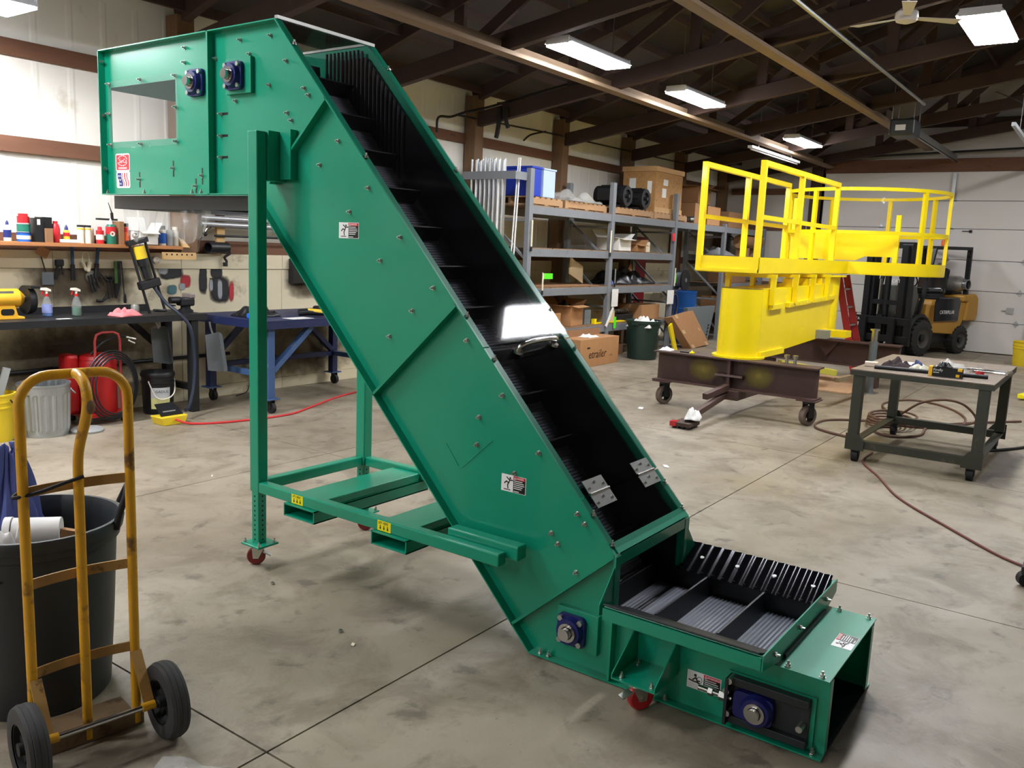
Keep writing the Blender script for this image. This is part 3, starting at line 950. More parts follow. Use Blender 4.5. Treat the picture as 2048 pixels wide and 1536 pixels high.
MB().cyl((X - 0.045, ty + 0.114, tz + 0.012), (X - 0.045, ty + 0.135, tz + 0.012), 0.019, 6).build('lock_nut', M_ZINC, cv)
MB().cyl((X - 0.045, ty + 0.16, tz + 0.012), (X - 0.045, ty + 0.176, tz + 0.012), 0.017, 6).build('lock_nut', M_ZINC, cv)
for y, z in ((ty + 0.10, 0.19), (ty + 0.108, 0.15), (ty - 0.15, 0.105), (ty + 0.1, 0.07)):
    MB().cyl((X - 0.02, y, z), (X - 0.066, y, z), 0.012, 8).build('cap_screw', M_ZINC, cv)
# infeed chute
RN, RF = 2.62, 3.47
ZR, ZB = 0.362, 0.288
ch0, ch1 = 0.812, 1.404
def quad(name, pts, m, t=0.004):
    return MB().slab(pts, t).build(name, m, cv)
quad('chute_flap', [(RN, ch0, ZR), (XN + 0.01, ch0, ZB), (XN + 0.01, ch1, ZB), (RN, ch1, ZR)], M_GREEN)
quad('chute_lining', [(RN - 0.01, ch0 + 0.01, ZR + 0.012), (XN + 0.04, ch0 + 0.01, ZB + 0.003), (XN + 0.04, ch1, ZB + 0.003), (RN - 0.01, ch1, ZR + 0.012)], M_GBLK)
quad('chute_flap', [(XF - 0.01, ch0, ZB), (RF, ch0, ZR), (RF, ch1 + 0.03, ZR), (XF - 0.01, ch1 + 0.03, ZB)], M_GREEN)
cl = MB()
def ripple(u, v):
    y = ch0 + 0.012 + (ch1 + 0.02 - ch0) * u
    h = 0.0014 * math.sin(u * 13 * 2 * PI)  # ripples put the stripes reflected in the glossy plate into its shape
    return (XF - 0.03 + (RF + 0.01 - XF + 0.03) * v - h * 0.6, y, ZB + 0.0 + (ZR + 0.012 - ZB) * v + 0.006 + h)
cl.grid(ripple, 156, 2)
cl.build('lining_reflection_ripples', mat('glossy black sheet', (22, 22, 26), 0.12, metal=0.6, var=0.2, scale=20), cv, smooth=True)
for y in (0.88, 1.04, 1.2, 1.36):
    MB().cyl((XF + 0.052, y, ZR - 0.026), (XF + 0.050, y, ZR - 0.019), 0.009, 12).build('rivet', M_STW, cv)
quad('chute_end_plate', [(RN - 0.01, ch0 - 0.002, ZR + 0.008), (RN - 0.01, ch0 - 0.002, ZR - 0.045), (XN, ch0 - 0.002, 0.284), (XF, ch0 - 0.002, 0.284), (RF + 0.01, ch0 - 0.002, ZR - 0.045), (RF + 0.01, ch0 - 0.002, ZR + 0.008)], M_GREEN, 0.005)
MB().box(RN - 0.012, RN - 0.006, ch0, ch1, ZR - 0.045, ZR).build('chute_lip', M_GREEN, cv)
MB().box(RF + 0.006, RF + 0.012, ch0, ch1 + 0.03, ZR - 0.045, ZR).build('chute_lip', M_GREEN, cv)
for sx, X, R_ in ((-1, XN, RN), (1, XF, RF)):
    quad('hood_cheek', [(X, 1.436, 0.51), (X, 1.436, ZB), (R_ - 0.0, ch1 + 0.02, ZR - 0.04), (R_, ch1 + 0.02, ZR)], M_GREEN)
for y in (0.93, 1.12, 1.30):
    MB().prism([(RN, ZR - 0.045), (XN, ZR - 0.10), (XN, 0.25), (RN, ZR - 0.02)], y, y + 0.004, 1).build('chute_gusset', M_GREEN, cv)
for x in (2.72, 2.99, 3.32):
    put_bolt(x, ch0 - 0.006, ZR - 0.025, (0, 0, PI / 2))
# lifting frame, legs and fork pockets
def tube_sq(name, x0, x1, y0, y1, z0, z1, m=M_GREEN, parent=cv, bevel=0.006):
    return MB().box(x0, x1, y0, y1, z0, z1).build(name, m, parent, bevel=bevel)
tube_sq('upper_leg', 2.612, 2.672, 3.372, 3.440, 0.386, 2.135)
tube_sq('upper_leg', 3.335, 3.398, 3.372, 3.440, 0.386, 2.0)
M_HOLE = mat('punched hole', (6, 14, 10), 0.8, var=0)
for x0 in (2.617, 3.340):
    q = tube_sq('inner_leg', x0, x0 + 0.052, 3.380, 3.434, 0.118, 0.40)
    for k in range(10):
        z = 0.138 + k * 0.025
        MB().cyl((x0 - 0.0008, 3.407, z), (x0 + 0.002, 3.407, z), 0.005, 8).build('hole', M_HOLE, q)
        MB().cyl((x0 + 0.026, 3.3792, z), (x0 + 0.026, 3.382, z), 0.005, 8).build('hole', M_HOLE, q)
    MB().box(x0 - 0.035, x0 + 0.09, 3.335, 3.475, 0.107, 0.118).build('caster_plate', M_GREEN, cv, bevel=0.003)
    for dx, dy in ((-0.02, -0.055), (-0.02, 0.055), (0.075, -0.055), (0.075, 0.055)):
        put_bolt(x0 + dx, 3.405 + dy, 0.118, (0, PI / 2, 0))
tube_sq('side_rail', 2.612, 2.665, 1.885, 3.372, 0.388, 0.441)
tube_sq('side_rail', 3.345, 3.398, 1.885, 3.372, 0.388, 0.441)
tube_sq('cross_rail', 2.665, 3.345, 3.385, 3.438, 0.388, 0.441)
tube_sq('mount_bar', 2.672, 2.735, 1.835, 2.20, 0.408, 0.468)
def pocket(y0, y1):
    z0, z1, x0, x1, t = 0.326, 0.388, 2.595, 3.40, 0.006
    o = MB()
    for yy in ((y0, y0 + t), (y1 - t, y1)):
        o.box(x0, x1, yy[0], yy[1], z0, z1)
    o.box(x0, x1, y0, y1, z0, z0 + t).box(x0, x1, y0, y1, z1 - t, z1 - 0.0002)
    o.build('fork_pocket', M_GREEN, cv)
    MB().box(x0 + 0.075, x1 - 0.06, y0 + 0.01, y1 - 0.01, z1, z1 + 0.038).build('fork_pocket_top', M_GREEN, cv, bevel=0.004)
pocket(2.945, 3.160)
pocket(2.362, 2.573)
MB().box(2.6725, 2.776, 3.36, 3.43, 1.91, 2.14).build('leg_bracket', M_GREEN, cv)
MB().box(2.735, 2.776, 3.28, 3.355, 1.92, 2.15).build('leg_bracket', M_GREEN, cv)
MB().box(3.362, 3.40, 3.335, 3.44, 1.75, 2.0).build('leg_bracket', M_GREEN, cv)
# casters
def caster(x, y, ztop, r, ang, wheel_m, brake=True):
    """swivel caster under a plate at ztop; wheel rests on the floor"""
    d = V((math.cos(ang), math.sin(ang), 0))
    sd = V((-d.y, d.x, 0))
    c = V((x, y, r)) + d * r * 0.35
    f = MB()
    f.cyl((x, y, ztop - 0.022), (x, y, ztop), r * 0.55, 16)
    for s_ in (-1, 1):
        o = c + sd * s_ * (r * 0.40)
        tp = V((x, y, ztop - 0.018)) + sd * s_ * r * 0.40
        f.slab([tp - d * r * 0.5, o - d * r * 0.28 - V((0, 0, r * 0.25)), o + d * r * 0.3 - V((0, 0, r * 0.25)), tp + d * r * 0.75], 0.004 * s_)
    fo = f.build('caster_fork', M_ZINC, cv)
    w = MB().lathe([(r * 0.35, -r * 0.30), (r * 0.86, -r * 0.32), (r * 0.97, -r * 0.22), (r, 0), (r * 0.97, r * 0.22), (r * 0.86, r * 0.32), (r * 0.35, r * 0.30)], c, 28, sd).build('caster_wheel', wheel_m, cv, smooth=True)
    MB().cyl(c - sd * r * 0.47, c + sd * r * 0.47, r * 0.14, 8).build('axle_bolt', M_CHROME, w)
    if brake:
        MB().slab([V((x, y, ztop - 0.035)) - d * r * 0.4 - sd * r * 0.3, V((x, y, ztop - 0.055)) - d * r * 1.25 - sd * r * 0.3, V((x, y, ztop - 0.055)) - d * r * 1.25 + sd * r * 0.3, V((x, y, ztop - 0.035)) - d * r * 0.4 + sd * r * 0.3], 0.006).build('brake_pedal', M_ZINC, fo)
M_MAROON = mat('dark red caster tread', (112, 28, 26), 0.45, var=0.2)
caster(2.643, 3.405, 0.107, 0.047, 2.3, M_MAROON)
caster(3.366, 3.405, 0.107, 0.047, -1.0, M_MAROON)
caster(2.640, 1.262, 0.117, 0.0525, -0.55, M_RED)
caster(3.50, 1.262, 0.117, 0.0525, 0.6, M_RED)
for s_, X0, X1 in ((-1, 2.585, 2.778), (1, 3.362, 3.555)):
    MB().box(X0, X1, 1.165, 1.340, 0.117, 0.123).build('caster_bracket', M_GREEN, cv)
    for y in (1.165, 1.336):
        xa, xb = (X1, X0) if s_ < 0 else (X0, X1)
        MB().prism([(xa, 0.123), (xb, 0.123), (xb, 0.137), (xa, 0.27)], y, y + 0.004, 1).build('caster_gusset', M_GREEN, cv)
for x, y in ((2.61, 1.31), (2.74, 1.31), (2.61, 1.19)):
    put_bolt(x, y, 0.123, (0, PI / 2, 0))
# raised patch outline and weld beads
for a, b in (((2.31, 0.795), (2.235, 0.705)), ((2.235, 0.705), (2.215, 0.708)), ((2.215, 0.708), (2.06, 0.852))):
    MB().bar((XN - 0.003, *a), (XN - 0.003, *b), 0.003, 0.004).build('seam', M_WELD, cv)
# decals: u runs towards -y on the near plate
U_, V_ = (0, -1, 0), (0, 0, 1)
def danger(y, z, w, h, word='DANGER', kind='fall', U=U_, VV=V_, O=None, flip=False):
    o = V(O) if O is not None else V((XN - 0.0026, y, z))
    d = flat(MB(), o, U, VV, [(0, w, 0, h)]).build('warning_decal', M_STW, cv)
    flat(MB(), o, U, VV, [(w * 0.49, w * 0.975, h * 0.03, h * 0.97)], off=0.0007).build('decal_black_field', M_STK, d)
    flat(MB(), o, U, VV, [(w * 0.49, w * 0.975, h * 0.79, h * 0.97)], off=0.0014).build('decal_red_field', M_STR, d)
    u, v = V(U), V(VV)
    n = u.cross(v)
    text(word, h * 0.17, M_STW, o + u * w * 0.60 + v * h * 0.82 + n * 0.0024, u, v, d, thick=0.0002, xs=0.62 * w / (h * 1.35))
    strokes(MB(), o, u, v, [[(w * 0.52, h * 0.80), (w * 0.555, h * 0.94), (w * 0.59, h * 0.80), (w * 0.52, h * 0.80)]], w * 0.012, off=0.0021).build('alert_triangle', M_STW, d)
    rows = [(0.52, 0.72), (0.75, 0.86), (0.52, 0.90), (0.52, 0.93), (0.52, 0.88), (0.52, 0.82)]
    ln = []
    for k, (a, b) in enumerate(((0.52, 0.86), (0.52, 0.92), (0.52, 0.94), (0.52, 0.87), (0.52, 0.83), (0.52, 0.73))):
        zz = h * (0.71 - 0.11 * k) - (h * 0.06 if k == 5 else 0)
        ln.append((w * a, w * b, zz - h * 0.022, zz + h * 0.022))
    flat(MB(), o, U, VV, ln, off=0.0014).build('decal_text_lines', M_STW, d)['kind'] = 'stuff'
    if kind == 'fall':
        L = [[(0.22, 0.84), (0.31, 0.72), (0.35, 0.70), (0.46, 0.71)], [(0.35, 0.72), (0.30, 0.52), (0.26, 0.40), (0.28, 0.20)], [(0.30, 0.52), (0.21, 0.60), (0.13, 0.47)]]
        body = strokes(MB(), o, u, v, [[(w * a, h * b) for a, b in l] for l in L], h * 0.065, off=0.0008)
        body.lathe([(0.0001, 0), (h * 0.06, 0.0001), (h * 0.06, 0.0006)], o + u * w * 0.36 + v * h * 0.81 + n * 0.0008, 12, n)
        flat(body, o, u, v, [(w * 0.11, w * 0.38, h * 0.10, h * 0.145)], off=0.0008)
    else:
        L = [[(0.17, 0.50), (0.26, 0.66), (0.30, 0.50), (0.38, 0.52)], [(0.06, 0.46), (0.18, 0.42), (0.30, 0.42), (0.44, 0.30)]]
        body = strokes(MB(), o, u, v, [[(w * a, h * b) for a, b in l] for l in L], h * 0.07, off=0.0008)
        body.lathe([(0.0001, 0), (h * 0.08, 0.0001), (h * 0.08, 0.0006)], o + u * w * 0.24 + v * h * 0.78 + n * 0.0008, 12, n)
        ring = [(0.37 + 0.075 * math.cos(a * PI / 8), 0.58 + 0.17 * math.sin(a * PI / 8)) for a in range(17)]
        strokes(body, o, u, v, [[(w * a, h * b) for a, b in ring]], h * 0.025, off=0.0008)
    body.build('pictogram', M_STK, d)
danger(2.991, 1.655, 0.130, 0.072)
danger(2.005, 0.650, 0.124, 0.072)
danger(1.128, 0.083, 0.130, 0.068, 'WARNING', 'belt')
danger(0, 0, 0.125, 0.070, 'DANGER', 'belt', (1, 0, 0), (0, 1, 0), (3.035, 0.632, 0.2845))
# maker's plate and flag
o = V((XN - 0.0026, 4.868, 1.99))
d = MB().prism(rrect(4.722, 4.868, 1.985, 2.084, 0.012), XN - 0.0032, XN - 0.0026, 0).build('maker_decal', M_STW, cv)
MB().prism(rrect(4.728, 4.860, 1.992, 2.076, 0.004), XN - 0.0040, XN - 0.0034, 0).build('decal_red_field', M_STR, d)
text('SerCo', 0.034, M_STW, (XN - 0.0046, 4.833, 2.031), U_, V_, d, thick=0.0002, shear=0.15, xs=0.95)
arc = [(0.073 + 0.050 * math.cos(a), 0.052 + 0.030 * math.sin(a)) for a in [math.radians(k) for k in range(20, 165, 12)]]
arc2 = [(0.073 + 0.050 * math.cos(a), 0.052 + 0.026 * math.sin(a)) for a in [math.radians(k) for k in range(200, 345, 12)]]
st_ = MB()
for A in (arc, arc2):
    for p, q in zip(A[:-1:2], A[1::2]):
        strokes(st_, o, U_, V_, [[p, q]], 0.005, off=0.0015)
flat(st_, o, U_, V_, [(0.03, 0.118, 0.008, 0.011), (0.03, 0.118, 0.014, 0.017)], off=0.0015)
st_.build('decal_text_lines', M_STW, d)['kind'] = 'stuff'
d = MB().prism(rrect(4.722, 4.864, 1.890, 1.984, 0.012), XN - 0.0032, XN - 0.0026, 0).build('flag_decal', M_STW, cv)
o = V((XN - 0.0026, 4.858, 1.90))
def wav(a, b):
    m_ = MB()
    for k in range(6):
        z0 = k * 0.0125
        sh = 0.004 * math.sin(k * 1.3) + 0.0035 * (5 - k)
        flat(m_, o, U_, V_, [(a + sh, b + sh, z0, z0 + 0.0125)], off=0.0008)
    return m_
wav(0.006, 0.044).build('flag_canton', M_STB, d)
wav(0.052, 0.058).build('flag_stripe', M_STR, d)
wav(0.074, 0.084).build('flag_stripe', M_STR, d)
wav(0.098, 0.106).build('flag_stripe', M_STR, d)
sm = MB()
for k in range(6):
    yy, zz = 0.016 + 0.017 * (k % 2) + 0.004 * (2 - k // 2), 0.014 + 0.022 * (k // 2)
    sm.lathe([(0.0001, 0), (0.0055, 0.0001), (0.0055, 0.0004)], (XN - 0.0044, 4.858 - yy, 1.90 + zz), 5, (-1, 0, 0))
sm.build('flag_star', M_STW, d)['kind'] = 'stuff'
for y in (3.122, 2.550):
    o = V((2.6115, y, 0.3915))
    w_, h_ = 0.080, 0.046
    d = flat(MB(), o, U_, V_, [(0, w_, 0, h_)]).build('lift_decal', M_STY, cv)
    text('LIFT HERE', 0.0165, M_STK, o + V((-0.001, -0.006, 0.031)), U_, V_, d, thick=0.0002, xs=0.80)
    ar = MB()
    for k in range(3):
        cx = 0.018 + 0.022 * k
        flat(ar, o, U_, V_, [(cx - 0.002, cx + 0.002, 0.014, 0.026)], off=0.0008)
        n = V((-1, 0, 0)) * 0.0008
        ar.slab([o + V((0, -(cx + dx), zz)) + n for dx, zz in ((-0.006, 0.015), (0, 0.005), (0.006, 0.015))], 0.0006)
    ar.build('down_arrow', M_STK, d)['kind'] = 'stuff'

# ================================================================ hand truck and bin in the foreground
M_YTR = mat('worn yellow paint', (206, 150, 22), 0.4, var=0.18, scale=9, wear=((104, 72, 34), 0.56, 11, 0.6), coat=0.15)
M_YTD = mat('dirty ochre paint', (168, 128, 70), 0.55, var=0.2, scale=12, wear=((92, 66, 38), 0.58, 16, 0.7))
M_RUB = mat('grey black rubber', (54, 53, 52), 0.75, var=0.2, scale=14, bump=0.1)
M_RUBD = mat('dark rubber', (26, 26, 27), 0.7, var=0.15)
M_RUST = mat('rusty plate', (122, 98, 70), 0.6, metal=0.3, var=0.25, scale=8, wear=((80, 56, 36), 0.55, 10, 0.7))
ht = thing('hand_truck', 'worn yellow two-wheeled hand truck standing in front of the black trash bin', 'hand truck', (1.284, 2.432, 0), -0.168)
def H(name, mb, m, parent=None, **k):
    return mb.build(name, m, parent or ht, local=True, **k)
def fy(z): return 0.13 - 0.004 * z
RX = 0.155
loop = [(-RX, fy(0.012), 0.012), (-RX, fy(0.5), 0.5), (-RX, fy(1.0), 1.0), (-RX, fy(1.13), 1.13)]
for k in range(1, 7):
    a = PI - k * PI / 12
    loop.append((-RX + 0.085 + 0.085 * math.cos(a), fy(1.2), 1.13 + 0.085 * math.sin(a)))
loop2 = [(-p[0], p[1], p[2]) for p in loop[::-1]]
H('side_tube', MB().tube(loop + loop2, 0.0155, 12), M_YTR, smooth=True)
cp = [(0, fy(0.01), 0.012), (0, fy(0.4), 0.4), (0, fy(0.8), 0.8), (0, fy(0.93) - 0.002, 0.93), (0, 0.10, 1.0), (0.0, 0.045, 1.08), (0.0, 0.02, 1.14), (0, 0.035, 1.19), (0, 0.08, 1.213), (0, fy(1.2), 1.215)]
H('center_tube', MB().tube(spline(cp, 5), 0.0155, 12), M_YTR, smooth=True)
H('worn_patch', MB().ball((0.004, 0.008, 1.13), 0.014, 10, 8, sz=1.6, sy=0.5), M_RUST)
for z in (0.865, 0.575, 0.285):
    pts = [(x, fy(z) + 0.035 * (1 - (x / RX) ** 2) * 0.6, z) for x in [(-1 + 2 * i / 12) * RX for i in range(13)]]
    m = MB()
    for p, q in zip(pts[:-1], pts[1:]):
        m.bar(p, q, 0.006, 0.032)
    H('cross_slat', m, M_YTD)
H('nose_plate', MB().box(-0.175, 0.175, fy(0), 0.33, 0.002, 0.008), M_RUST)
H('base_bar', MB().box(-0.175, 0.175, fy(0) - 0.012, fy(0) + 0.012, 0.003, 0.05), M_RUST)
ax = MB().cyl((-0.20, 0, 0.127), (0.20, 0, 0.127), 0.009, 12)
H('axle', ax, M_CHROME, smooth=True)
for s_ in (-1, 1):
    b = MB()
    b.bar((s_ * (RX - 0.004), fy(0.27) - 0.02, 0.275), (s_ * (RX - 0.004), 0.0, 0.115), 0.006, 0.034, up=(0, 1, 1))
    H('axle_bracket', b, M_YTD)
    H('axle_sleeve', MB().cyl((s_ * 0.125, 0, 0.127), (s_ * 0.165, 0, 0.127), 0.014, 12), M_YTR, smooth=True)
    R = 0.127
    c = V((s_ * 0.205, 0, R))
    w = H('wheel', MB().lathe([(0.075, -0.028), (0.105, -0.032), (0.120, -0.028), (0.125, -0.018), (0.124, -0.0165), (0.127, -0.014), (0.127, -0.002), (0.1255, -0.001), (0.127, 0.001), (0.127, 0.012), (0.124, 0.0165), (0.125, 0.018), (0.120, 0.028), (0.105, 0.032), (0.075, 0.028)], c, 40, (1, 0, 0), cap=False), M_RUB, smooth=True)
    H('rim', MB().ring(c - V((0.024, 0, 0)), c + V((0.024, 0, 0)), 0.077, 0.070, 32), M_RUBD, w, smooth=True)
    H('hub', MB().cyl(c - V((0.03, 0, 0)), c + V((0.03, 0, 0)), 0.020, 16), M_RUBD, w, smooth=True)
    for k in range(6):
        a = k * PI / 3
        H('spoke', MB().bar(c + V((0, math.cos(a) * 0.018, math.sin(a) * 0.018)), c + V((0, math.cos(a) * 0.072, math.sin(a) * 0.072)), 0.022, 0.014, up=(1, 0, 0)), M_RUBD, w)
H('elastic_cord', MB().tube(spline([(0.01, fy(0.9) - 0.02, 0.895), (-0.05, fy(0.88) - 0.012, 0.880), (-0.12, fy(0.86) - 0.016, 0.865), (-0.18, fy(0.86), 0.855), (-0.165, fy(0.86) + 0.02, 0.862)], 5), 0.006, 8), M_RUBD, smooth=True)
bpy.context.view_layer.update()

# --- big trash bin
M_BIN = mat('dark grey bin plastic', (38, 42, 44), 0.45, var=0.12, scale=10, bump=0.03)
bc = V((1.37, 3.0, 0))
tbn = thing('trash_bin', 'large round dark grey trash bin full of rubbish behind the hand truck', 'trash bin', bc)
HB = 0.645
MB().lathe([(0.001, 0.015), (0.205, 0.012), (0.220, 0.0), (0.228, 0.012), (0.245, 0.25), (0.262, HB - 0.075), (0.274, HB - 0.07), (0.276, HB - 0.045), (0.284, HB - 0.042), (0.290, HB - 0.012), (0.284, HB), (0.272, HB), (0.262, HB - 0.02), (0.252, HB - 0.08), (0.235, 0.25), (0.216, 0.03), (0.001, 0.028)], bc, 48, cap=False).build('body', M_BIN, tbn, smooth=True)
rr = V((0.584, -0.811, 0))
ff = V((0.811, 0.584, 0))
pr = bc + rr * 0.287
hd = MB().tube(spline([pr + V((0, 0, HB - 0.03)), pr + rr * 0.012 + V((0, 0, HB + 0.02)), pr + rr * 0.03 + ff * 0.015 + V((0, 0, HB + 0.085)), pr + rr * 0.022 + ff * 0.05 + V((0, 0, HB + 0.115)), pr - rr * 0.012 + ff * 0.11 + V((0, 0, HB + 0.085)), pr - rr * 0.045 + ff * 0.13 + V((0, 0, HB + 0.03))], 5), 0.012, 10)
hd.build('handle', M_RUBD, tbn, smooth=True)
M_BAG = mat('black bin liner', (16, 16, 17), 0.35, var=0.2)
M_PAPER = mat('white paper', (232, 230, 226), 0.7, var=0.05)
M_CARD = mat('brown cardboard', (176, 130, 88), 0.75, var=0.1, scale=6, bump=0.03)
crumple('trash_bag', M_BAG, bc + V((-0.02, 0.02, HB - 0.14)), 0.44, 0.44, 0.10, 3.3, None, 28, 5, label='crumpled black plastic bag filling the large trash bin', cat='bag')
tub = thing('plastic_tub', 'white plastic tub lying on its side in the large trash bin', 'tub', bc + V((0.0, 0.0, HB - 0.06)))
p0 = bc + V((-0.085, -0.04, HB - 0.025))
dr = (rr * 0.95 + ff * 0.3).normalized()
MB().cyl(p0, p0 + dr * 0.145, 0.050, 24, r2=0.046).build('body', M_PAPER, tub, smooth=True)
MB().cyl(p0 - dr * 0.004, p0 - dr * 0.026, 0.054, 24).build('lid', M_PAPER, tub, smooth=True)
MB().cyl(p0 + dr * 0.028, p0 + dr * 0.040, 0.0512, 24).build('dark_band', M_BAG, tub, smooth=True)
crumple('paper_scrap', M_PAPER, bc + V((-0.12, -0.06, HB - 0.07)), 0.17, 0.14, 0.09, 9.1, label='crumpled white paper in front of the tub in the large bin', cat='paper')
crumple('paper_scrap', M_PAPER, bc + V((-0.15, 0.10, HB - 0.06)), 0.10, 0.12, 0.09, 5.7, label='crumpled white paper at the back left of the large bin', cat='paper')
cb = MB().obox(bc + V((-0.20, 0.06, HB - 0.05)), (0.16, 0.01, 0.11), Matrix.Rotation(0.5, 3, 'X') @ Matrix.Rotation(-0.5, 3, 'Z'))
tag(cb.build('cardboard_piece', M_CARD), 'flat piece of brown cardboard poking from the left of the large bin', 'cardboard')
cb = MB().obox(bc + V((0.06, -0.12, HB - 0.055)), (0.10, 0.06, 0.045), Matrix.Rotation(0.4, 3, 'Y'))
tag(cb.build('cardboard_piece', M_CARD), 'small brown cardboard bit in front of the white tub in the bin', 'cardboard')
# blue cloth at the left edge
M_BLUE = mat('blue work cloth', (88, 98, 160), 0.85, var=0.15, scale=10, bump=0.2)
def bl(u, v):
    a = (u - 0.35) * 2.2
    z = 0.86 - 0.30 * v
    r = 0.05 + 0.16 * v + 0.025 * math.sin(u * 19 + v * 4) + 0.02 * math.sin(u * 41)
    return (1.385 + r * math.sin(a * 1.4) * 0.5, 3.20 - r * math.cos(a * 1.4) * 0.35, z + 0.02 * math.sin(u * 13))
tag(MB().grid(bl, 40, 14).build('blue_garment', M_BLUE, smooth=True, solid=0.004), 'blue cloth work garment poking out of the large bin at the left edge', 'clothing')
# clear film on the floor
crumple('plastic_sheet', M_FILM, V((1.30, 2.08, 0.0)), 0.42, 0.30, 0.05, 2.2, None, 26, 6, label='crumpled clear plastic sheet on the floor beside the hand truck wheel', cat='plastic sheet', rotz=0.5)
# little things lying on the floor
def scrap(x, y, sx, sy, ang, m, label, nm='floor_scrap'):
    c = MB().slab([(x + math.cos(ang) * a * sx - math.sin(ang) * b * sy, y + math.sin(ang) * a * sx + math.cos(ang) * b * sy, 0.003 + 0.004 * (k % 2)) for k, (a, b) in enumerate(((-1, -1), (0.2, -0.8), (1, -0.3), (0.7, 1), (-0.6, 0.8)))], 0.002)
    tag(c.build(nm, m), label, 'scrap')
M_PALE = mat('pale scrap', (214, 204, 178), 0.7, var=0.1)
scrap(2.33, 2.05 + 0.35, 0.012, 0.008, 0.3, M_PALE, 'small cream chip on the floor between the truck and the conveyor')
scrap(6.0, 2.75, 0.045, 0.02, 0.6, M_PAPER, 'torn white paper scrap on the open floor right of the conveyor')
scrap(8.1, 4.05, 0.06, 0.03, 0.2, M_PAPER, 'white rag scrap on the floor left of the brown beam caster')
scrap(3.45, 4.95, 0.02, 0.005, 0.7, M_PAPER, 'short white strip on the floor left of the conveyor leg')
def nut(x, y, label):
    tag(MB().ring((x, y, 0.0), (x, y, 0.011), 0.010, 0.005, 6).build('hex_nut', M_ZINC), label, 'nut')
nut(2.52, 3.15, 'single steel nut on the floor right of the leg caster')
nut(2.38, 2.53, 'single steel nut on the bare floor near the long floor joint')

# ================================================================ steel table on casters
M_TST = mat('dark olive steel', (70, 72, 64), 0.5, metal=0.5, var=0.25, scale=6, wear=((104, 92, 70), 0.6, 6, 0.6))
M_TTOP = mat('scuffed steel table top', (132, 118, 104), 0.45, metal=0.4, var=0.2, scale=5, stretch=(1, 4, 1), wear=((92, 76, 60), 0.58, 4, 0.6))
tx0, tx1, ty0, ty1, tzz = 7.30, 8.85, 0.715, 1.765, 0.775
tb = thing('steel_table', 'low steel work table on casters at the right with angle-iron shelf frame', 'table', ((tx0 + tx1) / 2, (ty0 + ty1) / 2, 0))
MB().box(tx0, tx1, ty0, ty1, tzz - 0.012, tzz).build('tabletop', M_TTOP, tb, bevel=0.003)
for a in ((tx0, tx0 + 0.012, ty0, ty1), (tx1 - 0.012, tx1, ty0, ty1), (tx0 + 0.012, tx1 - 0.012, ty0, ty0 + 0.012), (tx0 + 0.012, tx1 - 0.012, ty1 - 0.012, ty1)):
    MB().box(a[0], a[1], a[2], a[3], tzz - 0.052, tzz - 0.0125).build('apron', M_TST, tb)
for x in (tx0 + 0.01, tx1 - 0.09):
    for y in (ty0 + 0.025, ty1 - 0.105):
        MB().box(x, x + 0.08, y, y + 0.08, 0.17, tzz - 0.0525).build('leg', M_TST, tb, bevel=0.004)
        sy = 1 if y < 1.2 else -1
        yc = y + 0.04
        xf = x - 0.008 if x < 8 else x + 0.08
        MB().prism([(yc - sy * 0.05, 0.10), (yc + sy * 0.10, 0.10), (yc + sy * 0.10, 0.17), (yc + sy * 0.05, 0.235), (yc - sy * 0.05, 0.235)], xf, xf + 0.008, 0).build('gusset', M_TST, tb)
        c = V((x + 0.04, yc + sy * 0.03, 0.046))
        f = MB().box(c.x - 0.03, c.x + 0.03, c.y - 0.032, c.y + 0.032, 0.088, 0.1).box(c.x - 0.02, c.x + 0.02, c.y - 0.032, c.y - 0.027, 0.04, 0.09).box(c.x - 0.02, c.x + 0.02, c.y + 0.027, c.y + 0.032, 0.04, 0.09).build('caster_fork', M_BLACK, tb)
        MB().cyl(c - V((0, 0.024, 0)), c + V((0, 0.024, 0)), 0.046, 18).build('caster_wheel', M_RUBD, tb, smooth=True)
for y in (ty0 + 0.03, ty1 - 0.10):
    MB().box(tx0 + 0.06, tx1 - 0.06, y, y + 0.07, 0.155, 0.165).build('lower_rail', M_TST, tb)
for x in (tx0 + 0.02, tx1 - 0.085):
    MB().box(x, x + 0.07, ty0 + 0.1, ty1 - 0.1, 0.170, 0.178).box(x, x + 0.006, ty0 + 0.1, ty1 - 0.1, 0.115, 0.170).build('lower_rail', M_TST, tb)
zt = tzz
# things on the table
tag(MB().cyl((7.47, 1.62, zt + 0.016), (7.60, 0.80, zt + 0.016), 0.016, 12).build('black_bar', M_BLACK, smooth=True), 'long black round bar lying across the steel table', 'bar')
gb = thing('glove_box', 'black and yellow glove carton on the steel table front', 'box', (7.45, 1.08, zt), -1.52)
def GB(n, m_, mm, par=None): return m_.build(n, mm, par or gb, local=True)
GB('carton', MB().box(-0.12, 0.12, -0.04, 0.04, 0.002, 0.075), mat('black carton', (22, 22, 24), 0.45, var=0.1))
GB('yellow_end', MB().box(-0.1215, -0.095, -0.0415, 0.0415, 0.001, 0.0762), mat('yellow carton print', (236, 180, 30), 0.5, var=0.05))
GB('yellow_end', MB().box(0.085, 0.118, -0.0412, -0.02, 0.055, 0.0764), MATS['yellow carton print'])
GB('yellow_mark', MB().box(0.075, 0.10, -0.0412, -0.0402, 0.008, 0.03), MATS['yellow carton print'])
tt = text('Firefly', 0.028, M_STW, (-0.088, -0.0408, 0.045), (1, 0, 0), (0, 0, 1), gb, thick=0.0003, local=True)
GB('print_line', MB().box(-0.088, -0.045, -0.0408, -0.0402, 0.030, 0.035), M_STW)
gl = crumple('gloves', M_BAG, (7.45, 1.09, zt + 0.072), 0.10, 0.12, 0.05, 4.4, None, 18, 4)
gl.parent = gb
